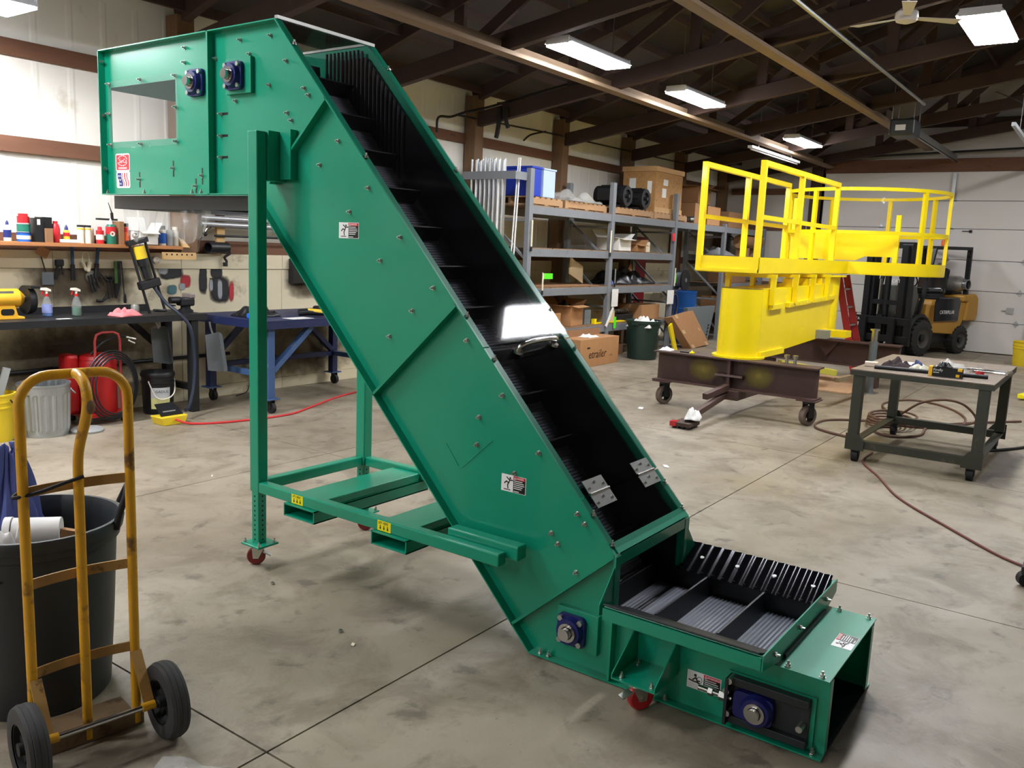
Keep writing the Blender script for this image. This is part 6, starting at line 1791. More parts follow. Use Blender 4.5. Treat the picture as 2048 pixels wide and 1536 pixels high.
MB().box(3.435, 3.495, 7.24, 7.36, SZ + 0.001, SZ + 0.195).build('body', P_BK, bx1)
MB().box(3.445, 3.470, 7.2385, 7.2395, SZ + 0.14, SZ + 0.185).build('print', P_WH, bx1)
tag(MB().box(3.498, 3.58, 7.27, 7.39, SZ + 0.001, SZ + 0.205).build('black_box', P_BK), 'wider black box behind the red bottle on the shelf', 'box')
tag(MB().box(3.505, 3.56, 7.22, 7.255, SZ + 0.001, SZ + 0.115).build('small_carton', M_CARD2), 'small brown carton in front of the black boxes', 'box')
can('red_bottle', 'round-shouldered red bottle beside the black box', 3.62, 7.30, SZ, [(0.034, 0), (0.036, 0.005), (0.036, 0.11), (0.028, 0.145), (0.02, 0.155)], P_RD, ([(0.019, 0), (0.019, 0.02)], P_RD), None, 'bottle')
can('glue_bottle', 'small yellow and red glue bottle with navy cap', 3.715, YS, SZ + 0.03, [(0.024, 0), (0.025, 0.003), (0.025, 0.06), (0.02, 0.075)], P_YL, ([(0.016, 0), (0.014, 0.02), (0.003, 0.045)], P_NV), (0.025, 0.055, P_RD), 'bottle')
tag(MB().obox((3.715, 7.29, SZ + 0.016), (0.16, 0.10, 0.026)).build('paper_pack', M_PAPER, bevel=0.003), 'white paper pack under the small yellow glue bottle', 'pack')
for k, lb in ((0, 'left white and blue tube with black top on the shelf'), (1, 'right white and blue tube with black top on the shelf')):
    can('sealant_tube', lb, 3.835 + 0.062 * k, YS, SZ, [(0.028, 0), (0.028, 0.135)], P_WH, ([(0.0285, 0), (0.0285, 0.018)], P_BK), (0.115, 0.128, P_YL), 'tube')
can('red_can', 'red and white can left of the red-topped bottle', 4.005, YS, SZ, [(0.032, 0), (0.032, 0.115)], P_RD, ([(0.02, 0), (0.016, 0.03)], P_RD), (0.035, 0.08, P_WH))
can('white_can', 'plain white bottle behind the red and white can', 3.955, 7.37, SZ, [(0.028, 0), (0.028, 0.12), (0.018, 0.135)], P_WH, None, None, 'bottle')
gr = can('flat_bottle', 'red over green oil bottle with eye-like round label', 4.105, YS, SZ, [(0.04, 0), (0.042, 0.005), (0.042, 0.15), (0.03, 0.17)], P_GN, ([(0.018, 0), (0.016, 0.02), (0.004, 0.05)], P_WH), (0.085, 0.15, P_RD), 'bottle')
MB().ring((4.095, YS - 0.0425, SZ + 0.09), (4.095, YS - 0.0455, SZ + 0.09), 0.022, 0.010, 16).build('round_mark', P_WH, gr)
tag(MB().box(4.165, 4.205, 7.27, 7.40, SZ + 0.001, SZ + 0.20).build('brown_book', M_CARD2), 'thin brown box standing behind the orange can', 'box')
can('orange_can', 'orange and black can at the middle of the shelf', 4.235, YS, SZ, [(0.03, 0), (0.03, 0.155)], P_OR, ([(0.031, 0), (0.031, 0.03)], P_BK), (0.11, 0.15, P_RD))
tag(MB().box(4.285, 4.33, 7.25, 7.38, SZ + 0.001, SZ + 0.12).build('white_carton', M_PAPER), 'narrow white carton right of the orange can', 'box')
carton('white_carton', 'open white carton lying on its side near the spray cans', (4.42, 7.32, SZ), 0.17, 0.18, 0.125, mat('white carton', (222, 220, 214), 0.7), open_=True)
spc = [(0.030, 0), (0.031, 0.004), (0.031, 0.125), (0.026, 0.14), (0.02, 0.145)]
can('spray_can', 'white and blue spray can with black cap', 4.60, YS, SZ, spc, P_WH, ([(0.026, 0), (0.026, 0.035)], P_BK), (0.02, 0.115, P_BL))
can('spray_can', 'grey spray can with bare wire top in the middle', 4.672, YS, SZ, spc, P_GY, ([(0.012, 0), (0.01, 0.03)], P_GY), None)
can('spray_can', 'whitish spray can with cream cap at the shelf end', 4.742, 7.33, SZ, spc, mat('plastic bone', (196, 190, 176), 0.45), ([(0.024, 0), (0.024, 0.03)], P_WH), None)
tag(MB().tube([(4.13, 7.33, SZ + 0.27), (4.10, 7.33, SZ + 0.36)], 0.006, 6, taper=[1, 0.4]).box(4.02, 4.20, 7.36, 7.40, SZ + 0.205, SZ + 0.222).tube([(4.15, 7.36, SZ + 0.21), (4.13, 7.33, SZ + 0.27)], 0.012, 6).build('caulking_gun', M_DKPIPE), 'dark caulking gun with pointed nozzle lying over the bottles', 'tool')
# tools on the wall
YT = YP - 0.022
def hammer(name, label, x, z0, z1, head_m, grip_m, slant=0.0, hw=0.14, hr=0.026):
    t = thing(name, label, 'hammer', (x, YT, z0))
    a, b = V((x - slant, YT - 0.02, z0)), V((x, YT - 0.02, z1))
    MB().tube([a, a + (b - a) * 0.45], 0.019, 10).build('grip', P_BK, t, smooth=True)
    MB().tube([a + (b - a) * 0.45, b], 0.014, 10).build('shaft', grip_m, t, smooth=True)
    MB().cyl((x - hw * 0.55, YT - 0.03, z1 + 0.02), (x + hw * 0.45, YT - 0.03, z1 + 0.02), hr, 16).build('head', head_m, t, smooth=True)
    MB().cyl((x - hw * 0.75, YT - 0.03, z1 + 0.02), (x - hw * 0.56, YT - 0.03, z1 + 0.02), hr * 0.95, 16).build('face', P_YL if hr < 0.03 else head_m, t, smooth=True)
M_BLH = mat('slate blue handle', (46, 74, 100), 0.5, var=0.1)
hammer('soft_hammer', 'hanging hammer with slate blue shaft and yellow-faced head', 3.812, 1.20, 1.50, mat('slate hammer head', (60, 76, 88), 0.5), M_BLH)
hammer('mallet', 'hanging mallet with big dark round head and blue shaft', 4.045, 1.22, 1.50, mat('dark rubber head', (70, 64, 62), 0.7), M_BLH, 0.03, 0.17, 0.036)
def wtool(name, label, mb, m, cat='tool', **k):
    return tag(mb.build(name, m, **k), label, cat)
M_TOOL = mat('dark tool steel', (52, 52, 54), 0.45, metal=0.6, var=0.2)
sc_ = thing('scraper', 'square metal paddle scraper hanging beside the pliers', 'scraper', (3.6, YT, 1.17))
MB().obox((3.605, YT - 0.005, 1.215), (0.10, 0.012, 0.11)).build('blade', mat('dull grey plate', (110, 116, 120), 0.5, metal=0.5), sc_, bevel=0.01)
MB().tube([(3.59, YT - 0.005, 1.27), (3.555, YT - 0.01, 1.40)], 0.005, 6).build('rod', M_DKPIPE, sc_)
MB().obox((3.57, YT - 0.012, 1.44), (0.10, 0.008, 0.08), Matrix.Rotation(0.5, 3, 'Y')).build('tag', M_CARD, sc_)
pl_ = thing('locking_pliers', 'black locking pliers clamp hanging left of the hammer', 'pliers', (3.70, YT, 1.22))
MB().obox((3.705, YT - 0.01, 1.35), (0.075, 0.03, 0.06)).build('jaw', M_TOOL, pl_, bevel=0.012)
MB().tube(spline([(3.69, YT - 0.01, 1.33), (3.68, YT - 0.012, 1.28), (3.67, YT - 0.01, 1.21)], 4), 0.012, 8).build('handle', P_BK, pl_, smooth=True)
MB().tube(spline([(3.72, YT - 0.01, 1.33), (3.725, YT - 0.012, 1.29), (3.73, YT - 0.01, 1.25)], 4), 0.008, 8).build('lever', M_TOOL, pl_, smooth=True)
pr_ = thing('paint_roller', 'cream paint roller with white wire frame between the hammers', 'paint roller', (3.93, YT, 1.28))
MB().cyl((3.945, YT - 0.02, 1.275), (3.965, YT - 0.02, 1.36), 0.018, 14).build('sleeve', M_CREAMP, pr_, smooth=True)
MB().cyl((3.90, YT - 0.02, 1.36), (3.93, YT - 0.02, 1.29), 0.014, 12).build('grip', M_CREAMP, pr_, smooth=True)
MB().tube(spline([(3.90, YT - 0.02, 1.36), (3.905, YT - 0.02, 1.43), (3.93, YT - 0.02, 1.445), (3.955, YT - 0.02, 1.43), (3.96, YT - 0.02, 1.36)], 4), 0.004, 6).build('wire', P_WH, pr_, smooth=True)
sb_ = thing('shears', 'tangle of black hanging shears and clamps right of the roller', 'tools', (4.02, YT, 1.12))
for k, (x0, z0, x1, z1, r) in enumerate(((3.95, 1.24, 3.985, 1.09, 0.010), (3.975, 1.25, 4.015, 1.10, 0.011), (4.0, 1.26, 4.05, 1.13, 0.009), (4.05, 1.24, 4.09, 1.16, 0.006), (4.06, 1.26, 4.13, 1.19, 0.007))):
    MB().tube([(x0, YT - 0.012, z0), (x1, YT - 0.012, z1)], r, 8).build('handle', M_TOOL, sb_, smooth=True)
MB().lathe([(0.05, 0), (0.055, 0.004), (0.03, 0.012)], (3.985, YT, 1.23), 20, (0, -1, 0)).build('disc', mat('worn disc', (118, 112, 104), 0.5, metal=0.4), sb_, smooth=True)
for k, (x, z0, z1, lb) in enumerate(((4.135, 1.03, 1.20, 'first of two thin wrenches hanging left of the green saw'), (4.17, 1.04, 1.20, 'second of two thin wrenches hanging left of the green saw'))):
    t = thing('wrench', lb, 'wrench', (x, YT, z0))
    MB().bar((x, YT - 0.006, z0), (x - 0.01, YT - 0.006, z1), 0.012, 0.008, up=(0, 1, 0)).build('shank', M_TOOL, t)
    MB().ring((x - 0.012, YT - 0.012, z1 + 0.014), (x - 0.012, YT, z1 + 0.014), 0.024, 0.012, 14).build('jaw', M_TOOL, t, smooth=True)
br_ = thing('curved_brush', 'dark curved wire brush low on the wall behind the pink rag', 'brush', (4.06, YT, 1.02))
MB().tube(spline([(4.02, YT - 0.01, 1.02), (4.07, YT - 0.012, 1.015), (4.11, YT - 0.01, 1.05)], 4), 0.013, 8).build('bristles', P_BK, br_, smooth=True)
MB().tube([(4.10, YT - 0.01, 1.05), (4.115, YT - 0.01, 1.11)], 0.005, 6).build('handle', M_TOOL, br_)
sw = thing('hand_saw', 'green-backed dark saw hanging beside the long screwdriver', 'saw', (4.22, YT, 1.03))
MB().box(4.195, 4.222, YT - 0.012, YT - 0.002, 1.17, 1.37).build('blade_cover', mat('moss green sheath', (74, 112, 58), 0.6), sw)
MB().prism([(4.222, 1.37), (4.252, 1.37), (4.248, 1.17), (4.205, 1.03), (4.19, 1.04), (4.195, 1.17), (4.222, 1.17)], YT - 0.016, YT - 0.001, 1).build('blade', P_BK, sw)
sd_ = thing('long_screwdriver', 'long dark screwdriver hanging against the wall above the bench lip', 'screwdriver', (4.28, YT, 0.99))
MB().cyl((4.28, YT - 0.008, 1.07), (4.262, YT - 0.008, 1.37), 0.005, 8).build('shaft', M_TOOL, sd_)
MB().lathe([(0.012, 0), (0.014, 0.02), (0.012, 0.07), (0.007, 0.085)], (4.284, YT - 0.012, 0.99), 12).build('handle', P_BK, sd_, smooth=True)
gg = thing('pressure_gauge', 'small round white pressure gauge under the peg strip', 'gauge', (4.60, YT, 1.36))
MB().cyl((4.60, YP - 0.013, 1.385), (4.60, YP - 0.045, 1.385), 0.036, 20).build('case', M_STEELG, gg, smooth=True)
MB().cyl((4.60, YP - 0.0455, 1.385), (4.60, YP - 0.0465, 1.385), 0.031, 20).build('dial', P_WH, gg)
MB().bar((4.60, YP - 0.0475, 1.385), (4.615, YP - 0.0475, 1.405), 0.003, 0.002).build('needle', P_BK, gg)
# right part of the wall: post, rods, tubes
MB().box(5.26, 5.35, YW - 0.15, YW - 0.114, 1.4525, 2.0).build('nailer', M_PINEL, wb, bevel=0.002)
wtool('black_rod', 'long black rod resting on a peg of the pine upright', MB().cyl((5.22, YW - 0.165, 1.632), (6.9, YW - 0.165, 1.632), 0.012, 10), M_BLACK, 'rod', smooth=True)
for k, (z, lb) in enumerate(((1.74, 'lowest'), (1.80, 'second'), (1.86, 'third'), (1.915, 'topmost'))):
    wtool('wall_tube', lb + ' of the stacked grey tubes behind the plastic curtain', MB().cyl((5.05, YW - 0.185 - 0.002 * k, z), (7.0, YW - 0.185 - 0.002 * k, z), 0.026, 14), mat('grey tube', (164, 164, 166), 0.35, metal=0.5), 'tube', smooth=True)
wtool('short_pipe', 'short fat black pipe piece lying on the wall ledge', MB().ring((5.12, YW - 0.20, 1.515), (5.36, YW - 0.165, 1.515), 0.056, 0.046, 20), P_BK, 'pipe', smooth=True)
cl_ = thing('wire_clamp', 'shiny cable clamp tool hanging left of the pine upright', 'clamp', (5.1, YT, 1.5))
MB().tube(spline([(5.05, YT - 0.02, 1.47), (5.06, YT - 0.02, 1.56), (5.10, YT - 0.03, 1.63), (5.14, YT - 0.03, 1.70)], 4), 0.008, 8).build('rod', M_CHROME, cl_, smooth=True)
MB().ball((5.12, YT - 0.03, 1.645), 0.024, 10, 8).build('nut', M_TOOL, cl_, smooth=True)
for dx in (0.03, 0.075):
    MB().tube([(5.12, YT - 0.03, 1.655), (5.12 + dx, YT - 0.03, 1.74 - dx * 0.3)], 0.006, 6).build('finger', M_CHROME, cl_)
cb2 = thing('chain_clamp', 'rusty dark clamp hanging over the wall ledge', 'clamp', (5.35, YT, 1.38))
MB().tube(spline([(5.40, YT - 0.02, 1.47), (5.40, YT - 0.04, 1.46), (5.34, YT - 0.035, 1.42), (5.365, YT - 0.03, 1.38), (5.35, YT - 0.03, 1.345)], 4), 0.013, 8).build('links', M_DKPIPE, cb2, smooth=True)
MB().obox((5.35, YT - 0.03, 1.35), (0.035, 0.03, 0.04)).build('hook', M_TOOL, cb2)
wtool('wall_box', 'dark square box mounted on the wall behind the conveyor edge', MB().box(6.19, 6.48, YP - 0.08, YP - 0.001, 1.15, 1.42), P_BK, 'box', bevel=0.006)
# --- things on the bench
gr = thing('bench_grinder', 'yellow bench grinder with dark guarded wheel at the left edge', 'grinder', (3.18, 7.2, BZ))
gy = 7.15
MB().cyl((3.02, gy, BZ + 0.165), (3.22, gy, BZ + 0.165), 0.075, 24).lathe([(0.075, 0), (0.06, 0.02), (0.035, 0.045)], (3.22, gy, BZ + 0.165), 24, (1, 0, 0)).build('motor', mat('grinder yellow', (232, 172, 44), 0.4, var=0.06), gr, smooth=True)
MB().prism([(3.02, BZ + 0.001), (3.25, BZ + 0.001), (3.25, BZ + 0.018), (3.20, BZ + 0.03), (3.18, BZ + 0.11), (3.06, BZ + 0.11), (3.04, BZ + 0.03)], gy - 0.06, gy + 0.06, 1).build('base', MATS['grinder yellow'], gr, bevel=0.006)
MB().prism(rrect(3.07, 3.17, BZ + 0.035, BZ + 0.085, 0.02), gy - 0.0615, gy - 0.0602, 1).build('switch_plate', P_BK, gr)
MB().box(3.05, 3.17, gy - 0.062, gy - 0.03, BZ + 0.185, BZ + 0.225).build('rating_plate', M_STEELG, gr)
MB().cyl((3.275, gy, BZ + 0.15), (3.315, gy, BZ + 0.15), 0.115, 28).build('wheel_guard', P_BK, gr, smooth=True)
MB().cyl((3.316, gy, BZ + 0.145), (3.335, gy, BZ + 0.145), 0.10, 28).build('wheel', M_RUBD, gr, smooth=True)
MB().cyl((3.22, gy, BZ + 0.165), (3.28, gy, BZ + 0.165), 0.02, 12).build('arbor', M_CHROME, gr)
MB().box(3.27, 3.34, gy - 0.13, gy - 0.03, BZ + 0.245, BZ + 0.265).build('spark_shield', P_BK, gr)
def sprayer(label, x, y, liquid, lab):
    t = thing('spray_bottle', label, 'bottle', (x, y, BZ))
    c = (x, y, BZ)
    MB().lathe([(0.034, 0.001), (0.038, 0.006), (0.038, 0.10), (0.022, 0.15), (0.013, 0.165)], c, 22).build('body', mat('clear bottle plastic', (222, 228, 230), 0.12, var=0.03, alpha=0.14), t, smooth=True)
    MB().lathe([(0.033, 0.003), (0.036, 0.008), (0.036, 0.045 if lab else 0.072)], c, 22).build('liquid', liquid, t, smooth=True)
    MB().lathe([(0.015, 0.166), (0.015, 0.188)], c, 16).build('collar', P_RD, t, smooth=True)
    MB().prism([(x - 0.045, BZ + 0.218), (x + 0.032, BZ + 0.205), (x + 0.032, BZ + 0.222), (x + 0.0, BZ + 0.237), (x - 0.04, BZ + 0.235)], y - 0.012, y + 0.012, 1).cyl((x, y, BZ + 0.188), (x, y, BZ + 0.21), 0.010, 10).build('sprayer_head', P_WH, t)
    MB().bar((x - 0.028, y, BZ + 0.215), (x - 0.040, y, BZ + 0.18), 0.012, 0.008, up=(1, 0, 0)).build('trigger', P_RD, t)
    if lab:
        MB().ring((x, y, BZ + 0.03), (x, y, BZ + 0.10), 0.0392, 0.0385, 22).build('label_band', mat('cleaner label', (150, 160, 214), 0.5, var=0.2, scale=30), t, smooth=True)
sprayer('spray bottle with blue liquid and printed label on the bench', 3.50, 7.25, mat('blue liquid', (20, 110, 200), 0.1, var=0.02), True)
sprayer('spray bottle half full of green liquid on the bench', 3.715, 7.19, mat('green liquid', (10, 92, 44), 0.1, var=0.02), False)
wtool('paper_note', 'white paper slip on the bench front below the blue bottle', MB().obox((3.50, 6.98, BZ + 0.002), (0.11, 0.05, 0.002), Matrix.Rotation(0.1, 3, 'Z')), M_PAPER, 'paper')
crumple('pink_rag', mat('pink shop rag', (222, 128, 130), 0.9, var=0.12, bump=0.2), V((4.04, 7.02, BZ)), 0.26, 0.22, 0.07, 1.9, None, 26, 3.5, label='pink shop rag crumpled on the front of the workbench', cat='rag', rotz=0.2)
wtool('steel_cup', 'small grey metal cup with a stem on the bench behind the rag', MB().lathe([(0.035, 0.001), (0.036, 0.06), (0.03, 0.075), (0.006, 0.078), (0.005, 0.11)], (4.27, 7.24, BZ), 18), mat('dull aluminium', (160, 158, 150), 0.45, metal=0.5), 'cup', smooth=True)
# hydraulic bottle-jack press leaning on the shelf
hp_ = thing('hydraulic_press', 'black hydraulic puller with yellow-banded ram leaning over the bench', 'press', (4.42, 7.1, BZ))
A_, B_ = V((4.40, 7.10, BZ + 0.02)), V((4.245, 7.14, 1.555))
ax_ = (B_ - A_).normalized()
sd2 = V((ax_.z, 0, -ax_.x)).normalized()
L_ = (B_ - A_).length
def HP(n, mb, m, **k): return mb.build(n, m, hp_, **k)
for s_ in (-1, 1):
    HP('rod', MB().tube([A_ + sd2 * s_ * 0.075, A_ + ax_ * L_ * 0.99 + sd2 * s_ * 0.075], 0.0125, 10), P_BK, smooth=True)
    HP('foot', MB().tube(spline([A_ + sd2 * s_ * 0.075, A_ + sd2 * s_ * 0.075 - ax_ * 0.012 + V((-0.01, -0.02, 0)), A_ + sd2 * s_ * 0.075 + V((-0.13, -0.04, -0.004))], 4), 0.0125, 8), P_BK, smooth=True)
mR = Matrix((sd2, V((0, 1, 0)), ax_)).transposed()
HP('top_plate', MB().obox(A_ + ax_ * L_, (0.20, 0.05, 0.045), mR), P_BK, bevel=0.006)
HP('lower_block', MB().obox(A_ + ax_ * L_ * 0.40, (0.20, 0.07, 0.075), mR), P_BK, bevel=0.012)
HP('cylinder', MB().cyl(A_ + ax_ * L_ * 0.94, A_ + ax_ * L_ * 0.66, 0.05, 20), P_BK, smooth=True)
HP('yellow_band', MB().cyl(A_ + ax_ * L_ * 0.935, A_ + ax_ * L_ * 0.76, 0.0515, 20), mat('yellow jack label', (222, 188, 40), 0.5, var=0.15, scale=30), smooth=True)
HP('ram', MB().cyl(A_ + ax_ * L_ * 0.66, A_ + ax_ * L_ * 0.47, 0.035, 16), P_BK, smooth=True)
HP('guide', MB().tube([A_ + ax_ * L_ * 0.47 + sd2 * 0.048, A_ + ax_ * L_ * 0.68 + sd2 * 0.048], 0.006, 6), M_CHROME)
HP('guide', MB().tube([A_ + ax_ * L_ * 0.47 - sd2 * 0.048, A_ + ax_ * L_ * 0.68 - sd2 * 0.048], 0.006, 6), M_CHROME)
HP('valve_knob', MB().ball(A_ + ax_ * (L_ + 0.05), 0.026, 10, 8).cyl(A_ + ax_ * L_, A_ + ax_ * (L_ + 0.04), 0.01, 8), M_CHROME, smooth=True)
hh_ = MB().tube(spline([A_ + ax_ * L_ * 0.36 + sd2 * 0.03, V((4.44, 7.03, 1.02)), V((4.50, 6.93, 0.93)), V((4.57, 6.86, 0.80)), V((4.60, 6.84, 0.55)), V((4.56, 6.80, 0.28)), V((4.46, 6.72, 0.12)), V((4.38, 6.66, 0.09))], 7), 0.016, 8)
HP('hose', hh_, mat('dark blue hose', (36, 42, 56), 0.5), smooth=True)
# vise
vs_ = thing('bench_vise', 'heavy dark bench vise on the right end of the workbench', 'vise', (4.70, 7.1, BZ))
MB().lathe([(0.07, 0.001), (0.07, 0.02), (0.045, 0.035), (0.045, 0.06)], (4.70, 7.12, BZ), 20).build('base', M_TOOL, vs_, smooth=True)
MB().obox((4.70, 7.12, BZ + 0.10), (0.13, 0.12, 0.08)).build('body', M_TOOL, vs_, bevel=0.015)
MB().obox((4.735, 7.12, BZ + 0.155), (0.05, 0.14, 0.04)).build('jaw', mat('worn jaw steel', (150, 138, 134), 0.5, metal=0.5), vs_, bevel=0.006)
MB().cyl((4.64, 7.12, BZ + 0.115), (4.54, 7.12, BZ + 0.115), 0.032, 14).build('slide', M_TOOL, vs_, smooth=True)
MB().cyl((4.55, 7.05, BZ + 0.07), (4.55, 7.2, BZ + 0.07), 0.007, 8).build('handle', M_TOOL, vs_)
# sheet-metal pans hanging on the bench legs
for (x0, x1, y, z0, z1, lb) in ((4.42, 4.58, 7.25, 0.42, 0.76, 'grey metal dustpan hanging between the bench legs'), (4.735, 4.90, 6.87, 0.36, 0.72, 'grey metal dustpan hanging at the outer bench corner')):
    dp = thing('dustpan', lb, 'dustpan', ((x0 + x1) / 2, y, z0))
    MB().slab([(x0, y, z1), (x1 - 0.02, y, z1 + 0.02), (x1 + 0.02, y - 0.02, z0), (x0 + 0.01, y - 0.02, z0 + 0.03)], 0.006).build('pan', mat('dull sheet metal', (128, 132, 134), 0.4, metal=0.6, var=0.15), dp)
    MB().slab([(x1 - 0.02, y, z1 + 0.02), (x1 - 0.02, y - 0.05, z1), (x1 + 0.02, y - 0.07, z0 + 0.02), (x1 + 0.02, y - 0.02, z0)], 0.005).build('side', MATS['dull sheet metal'], dp)
    MB().tube(spline([((x0 + x1) / 2, y, z1), ((x0 + x1) / 2 - 0.02, y + 0.005, z1 + 0.06), ((x0 + x1) / 2 - 0.035, y, z1 + 0.12)], 4), 0.009, 8).build('handle', M_STEELG, dp, smooth=True)
# --- under the bench
bk2 = bucket('bucket', 'yellow pail with dark bar inside under the bench left end', V((2.93, 6.98, 0)), M_YBK, 0.15, 0.37)
MB().bar((2.90, 6.98, 0.10), (3.03, 6.95, 0.56), 0.04, 0.05).build('dark_bar', P_GY, bk2)
MB().tube(spline([(2.99, 6.83, 0.33), (3.06, 6.80, 0.20), (3.05, 6.80, 0.08), (2.98, 6.80, 0.02)], 5), 0.006, 6).build('cord', M_BLACK, bk2)
M_GALV = mat('galvanised can', (172, 176, 176), 0.35, metal=0.75, var=0.15, scale=7)
gcan = thing('galvanised_can', 'corrugated galvanised trash can under the bench', 'trash can', (3.29, 6.93, 0))
cc = V((3.29, 6.93, 0))
NF = 84
vs, fs = [], []
prof = [(0.170, 0.0), (0.172, 0.02), (0.172, 0.045), (0.176, 0.06), (0.187, 0.33), (0.19, 0.345), (0.192, 0.40), (0.197, 0.405), (0.197, 0.42), (0.190, 0.42), (0.186, 0.33), (0.170, 0.03), (0.001, 0.025)]
for j, (r, z) in enumerate(prof):
    for i in range(NF):
        rr_ = r + (0.0045 * (1 if (i // 2) % 2 else -1) if 3 <= j <= 4 or 10 <= j <= 11 else 0)
        a = 2 * PI * i / NF
        vs.append((cc.x + rr_ * math.cos(a), cc.y + rr_ * math.sin(a), z + 0.001))
for j in range(len(prof) - 1):
    for i in range(NF):
        fs.append((j * NF + i, j * NF + (i + 1) % NF, (j + 1) * NF + (i + 1) % NF, (j + 1) * NF + i))
MB().add(vs, fs).build('body', M_GALV, gcan)
MB().tube(spline([cc + V((0.17, -0.10, 0.36)), cc + V((0.19, -0.12, 0.33)), cc + V((0.2, -0.06, 0.33)), cc + V((0.195, -0.04, 0.36))], 4), 0.005, 6).build('handle', M_GALV, gcan)
wtool('pail_cover', 'flat grey lid lying on the floor beside the galvanised can', MB().lathe([(0.12, 0.001), (0.125, 0.015), (0.11, 0.03), (0.02, 0.035)], (3.56, 6.80, 0), 22), P_GY, 'lid', smooth=True)
rt = thing('red_tank_cart', 'red wheeled tank with loop handle and coiled black hose under the bench', 'tank cart', (3.85, 7.12, 0))
rc = V((3.83, 7.12, 0))
M_RTK = mat('red tank enamel', (186, 28, 30), 0.35, var=0.08)
MB().lathe([(0.155, 0.09), (0.16, 0.10), (0.16, 0.52), (0.15, 0.545), (0.152, 0.55), (0.14, 0.58), (0.06, 0.60)], rc, 28).build('tank', M_RTK, rt, smooth=True)
MB().box(rc.x - 0.19, rc.x + 0.19, rc.y - 0.16, rc.y + 0.16, 0.065, 0.09).build('tray', M_RTK, rt)
MB().box(rc.x - 0.27, rc.x - 0.161, rc.y - 0.03, rc.y + 0.13, 0.09, 0.60).build('side_box', M_RTK, rt, bevel=0.03)
hpts = [(rc.x - 0.10, rc.y - 0.17, 0.09), (rc.x - 0.10, rc.y - 0.17, 0.72), (rc.x - 0.085, rc.y - 0.17, 0.77), (rc.x - 0.04, rc.y - 0.17, 0.79), (rc.x + 0.06, rc.y - 0.17, 0.79), (rc.x + 0.105, rc.y - 0.17, 0.77), (rc.x + 0.12, rc.y - 0.17, 0.72), (rc.x + 0.12, rc.y - 0.17, 0.09)]
MB().tube(hpts, 0.011, 10).build('handle', mat('dull red tube', (160, 52, 52), 0.45), rt, smooth=True)
for k in range(4):
    cx_, rx_, rz_ = rc.x + 0.03, 0.23 - 0.02 * k, 0.30 - 0.02 * k
    pts = [(cx_ + rx_ * math.cos(a * PI / 16), rc.y - 0.195 - 0.014 * k, 0.335 + rz_ * math.sin(a * PI / 16)) for a in range(32)]
    MB().tube(pts, 0.0075, 7, closed=True).build('hose_loop', P_BK, rt, smooth=True)
MB().tube(spline([(rc.x - 0.1, rc.y - 0.1, 0.60), (rc.x - 0.02, rc.y - 0.15, 0.70), (rc.x + 0.10, rc.y - 0.16, 0.75), (rc.x + 0.18, rc.y - 0.16, 0.74)], 5), 0.010, 8).build('gun_hose', P_BK, rt, smooth=True)
MB().cyl((rc.x + 0.18, rc.y - 0.16, 0.74), (rc.x + 0.27, rc.y - 0.16, 0.715), 0.010, 8).cyl((rc.x + 0.2, rc.y - 0.16, 0.71), (rc.x + 0.26, rc.y - 0.16, 0.68), 0.008, 8).build('nozzle', M_CHROME, rt)
for x in (-0.15, 0.15):
    MB().cyl((rc.x + x - 0.012, rc.y - 0.14, 0.033), (rc.x + x + 0.012, rc.y - 0.14, 0.033), 0.032, 14).build('wheel', M_RUBD, rt, smooth=True)
    MB().cyl((rc.x + x - 0.012, rc.y + 0.14, 0.033), (rc.x + x + 0.012, rc.y + 0.14, 0.033), 0.032, 14).build('wheel', M_RUBD, rt, smooth=True)
kb = thing('grease_pail', 'black pail with white and yellow label and white bail under the bench', 'bucket', (4.42, 7.14, 0))
kc = V((4.40, 7.12, 0))
MB().lathe([(0.125, 0.001), (0.13, 0.01), (0.138, 0.28), (0.146, 0.285), (0.146, 0.30), (0.140, 0.305), (0.142, 0.34), (0.15, 0.345), (0.15, 0.37), (0.14, 0.385), (0.02, 0.39)], kc, 30).build('pail', P_BK, kb, smooth=True)
def lab_strip(z0, z1, m, nm):
    n = 10
    a0, a1 = math.radians(212), math.radians(285)
    vs, fs = [], []
    for i in range(n + 1):
        a = a0 + (a1 - a0) * i / n
        for z in (z0, z1):
            r = 0.1318 + 0.0275 * z
            vs.append((kc.x + r * math.cos(a), kc.y + r * math.sin(a), z))
    for i in range(n):
        fs.append((2 * i, 2 * i + 2, 2 * i + 3, 2 * i + 1))
    return MB().add(vs, fs).build(nm, m, kb, smooth=True)
lab_strip(0.155, 0.25, mat('silver label', (200, 202, 204), 0.4, var=0.04), 'label_upper')
lab_strip(0.055, 0.155, mat('pale yellow label', (224, 222, 150), 0.4, var=0.06), 'label_lower')
text('GADUS', 0.034, P_BK, (kc.x - 0.100, kc.y - 0.1145, 0.205), (0.80, -0.45, 0), (0, 0, 1), kb, thick=0.0004)
MB().tube(spline([kc + V((-0.13, -0.06, 0.31)), kc + V((-0.10, -0.13, 0.17)), kc + V((-0.02, -0.165, 0.15)), kc + V((0.07, -0.15, 0.20)), kc + V((0.13, -0.06, 0.31))], 5), 0.006, 8).build('bail', P_WH, kb, smooth=True)
ybx = thing('foot_switch', 'yellow foot pedal box with black cover on the floor', 'pedal', (4.24, 6.63, 0))
MB().prism([(4.10, 0.001), (4.30, 0.001), (4.33, 0.075), (4.07, 0.075)], 6.55, 6.72, 1).build('housing', M_YBK, ybx, bevel=0.006)
MB().slab([(4.10, 6.60, 0.076), (4.31, 6.60, 0.076), (4.30, 6.73, 0.16), (4.12, 6.73, 0.16)], 0.008).build('pedal', P_BK, ybx)
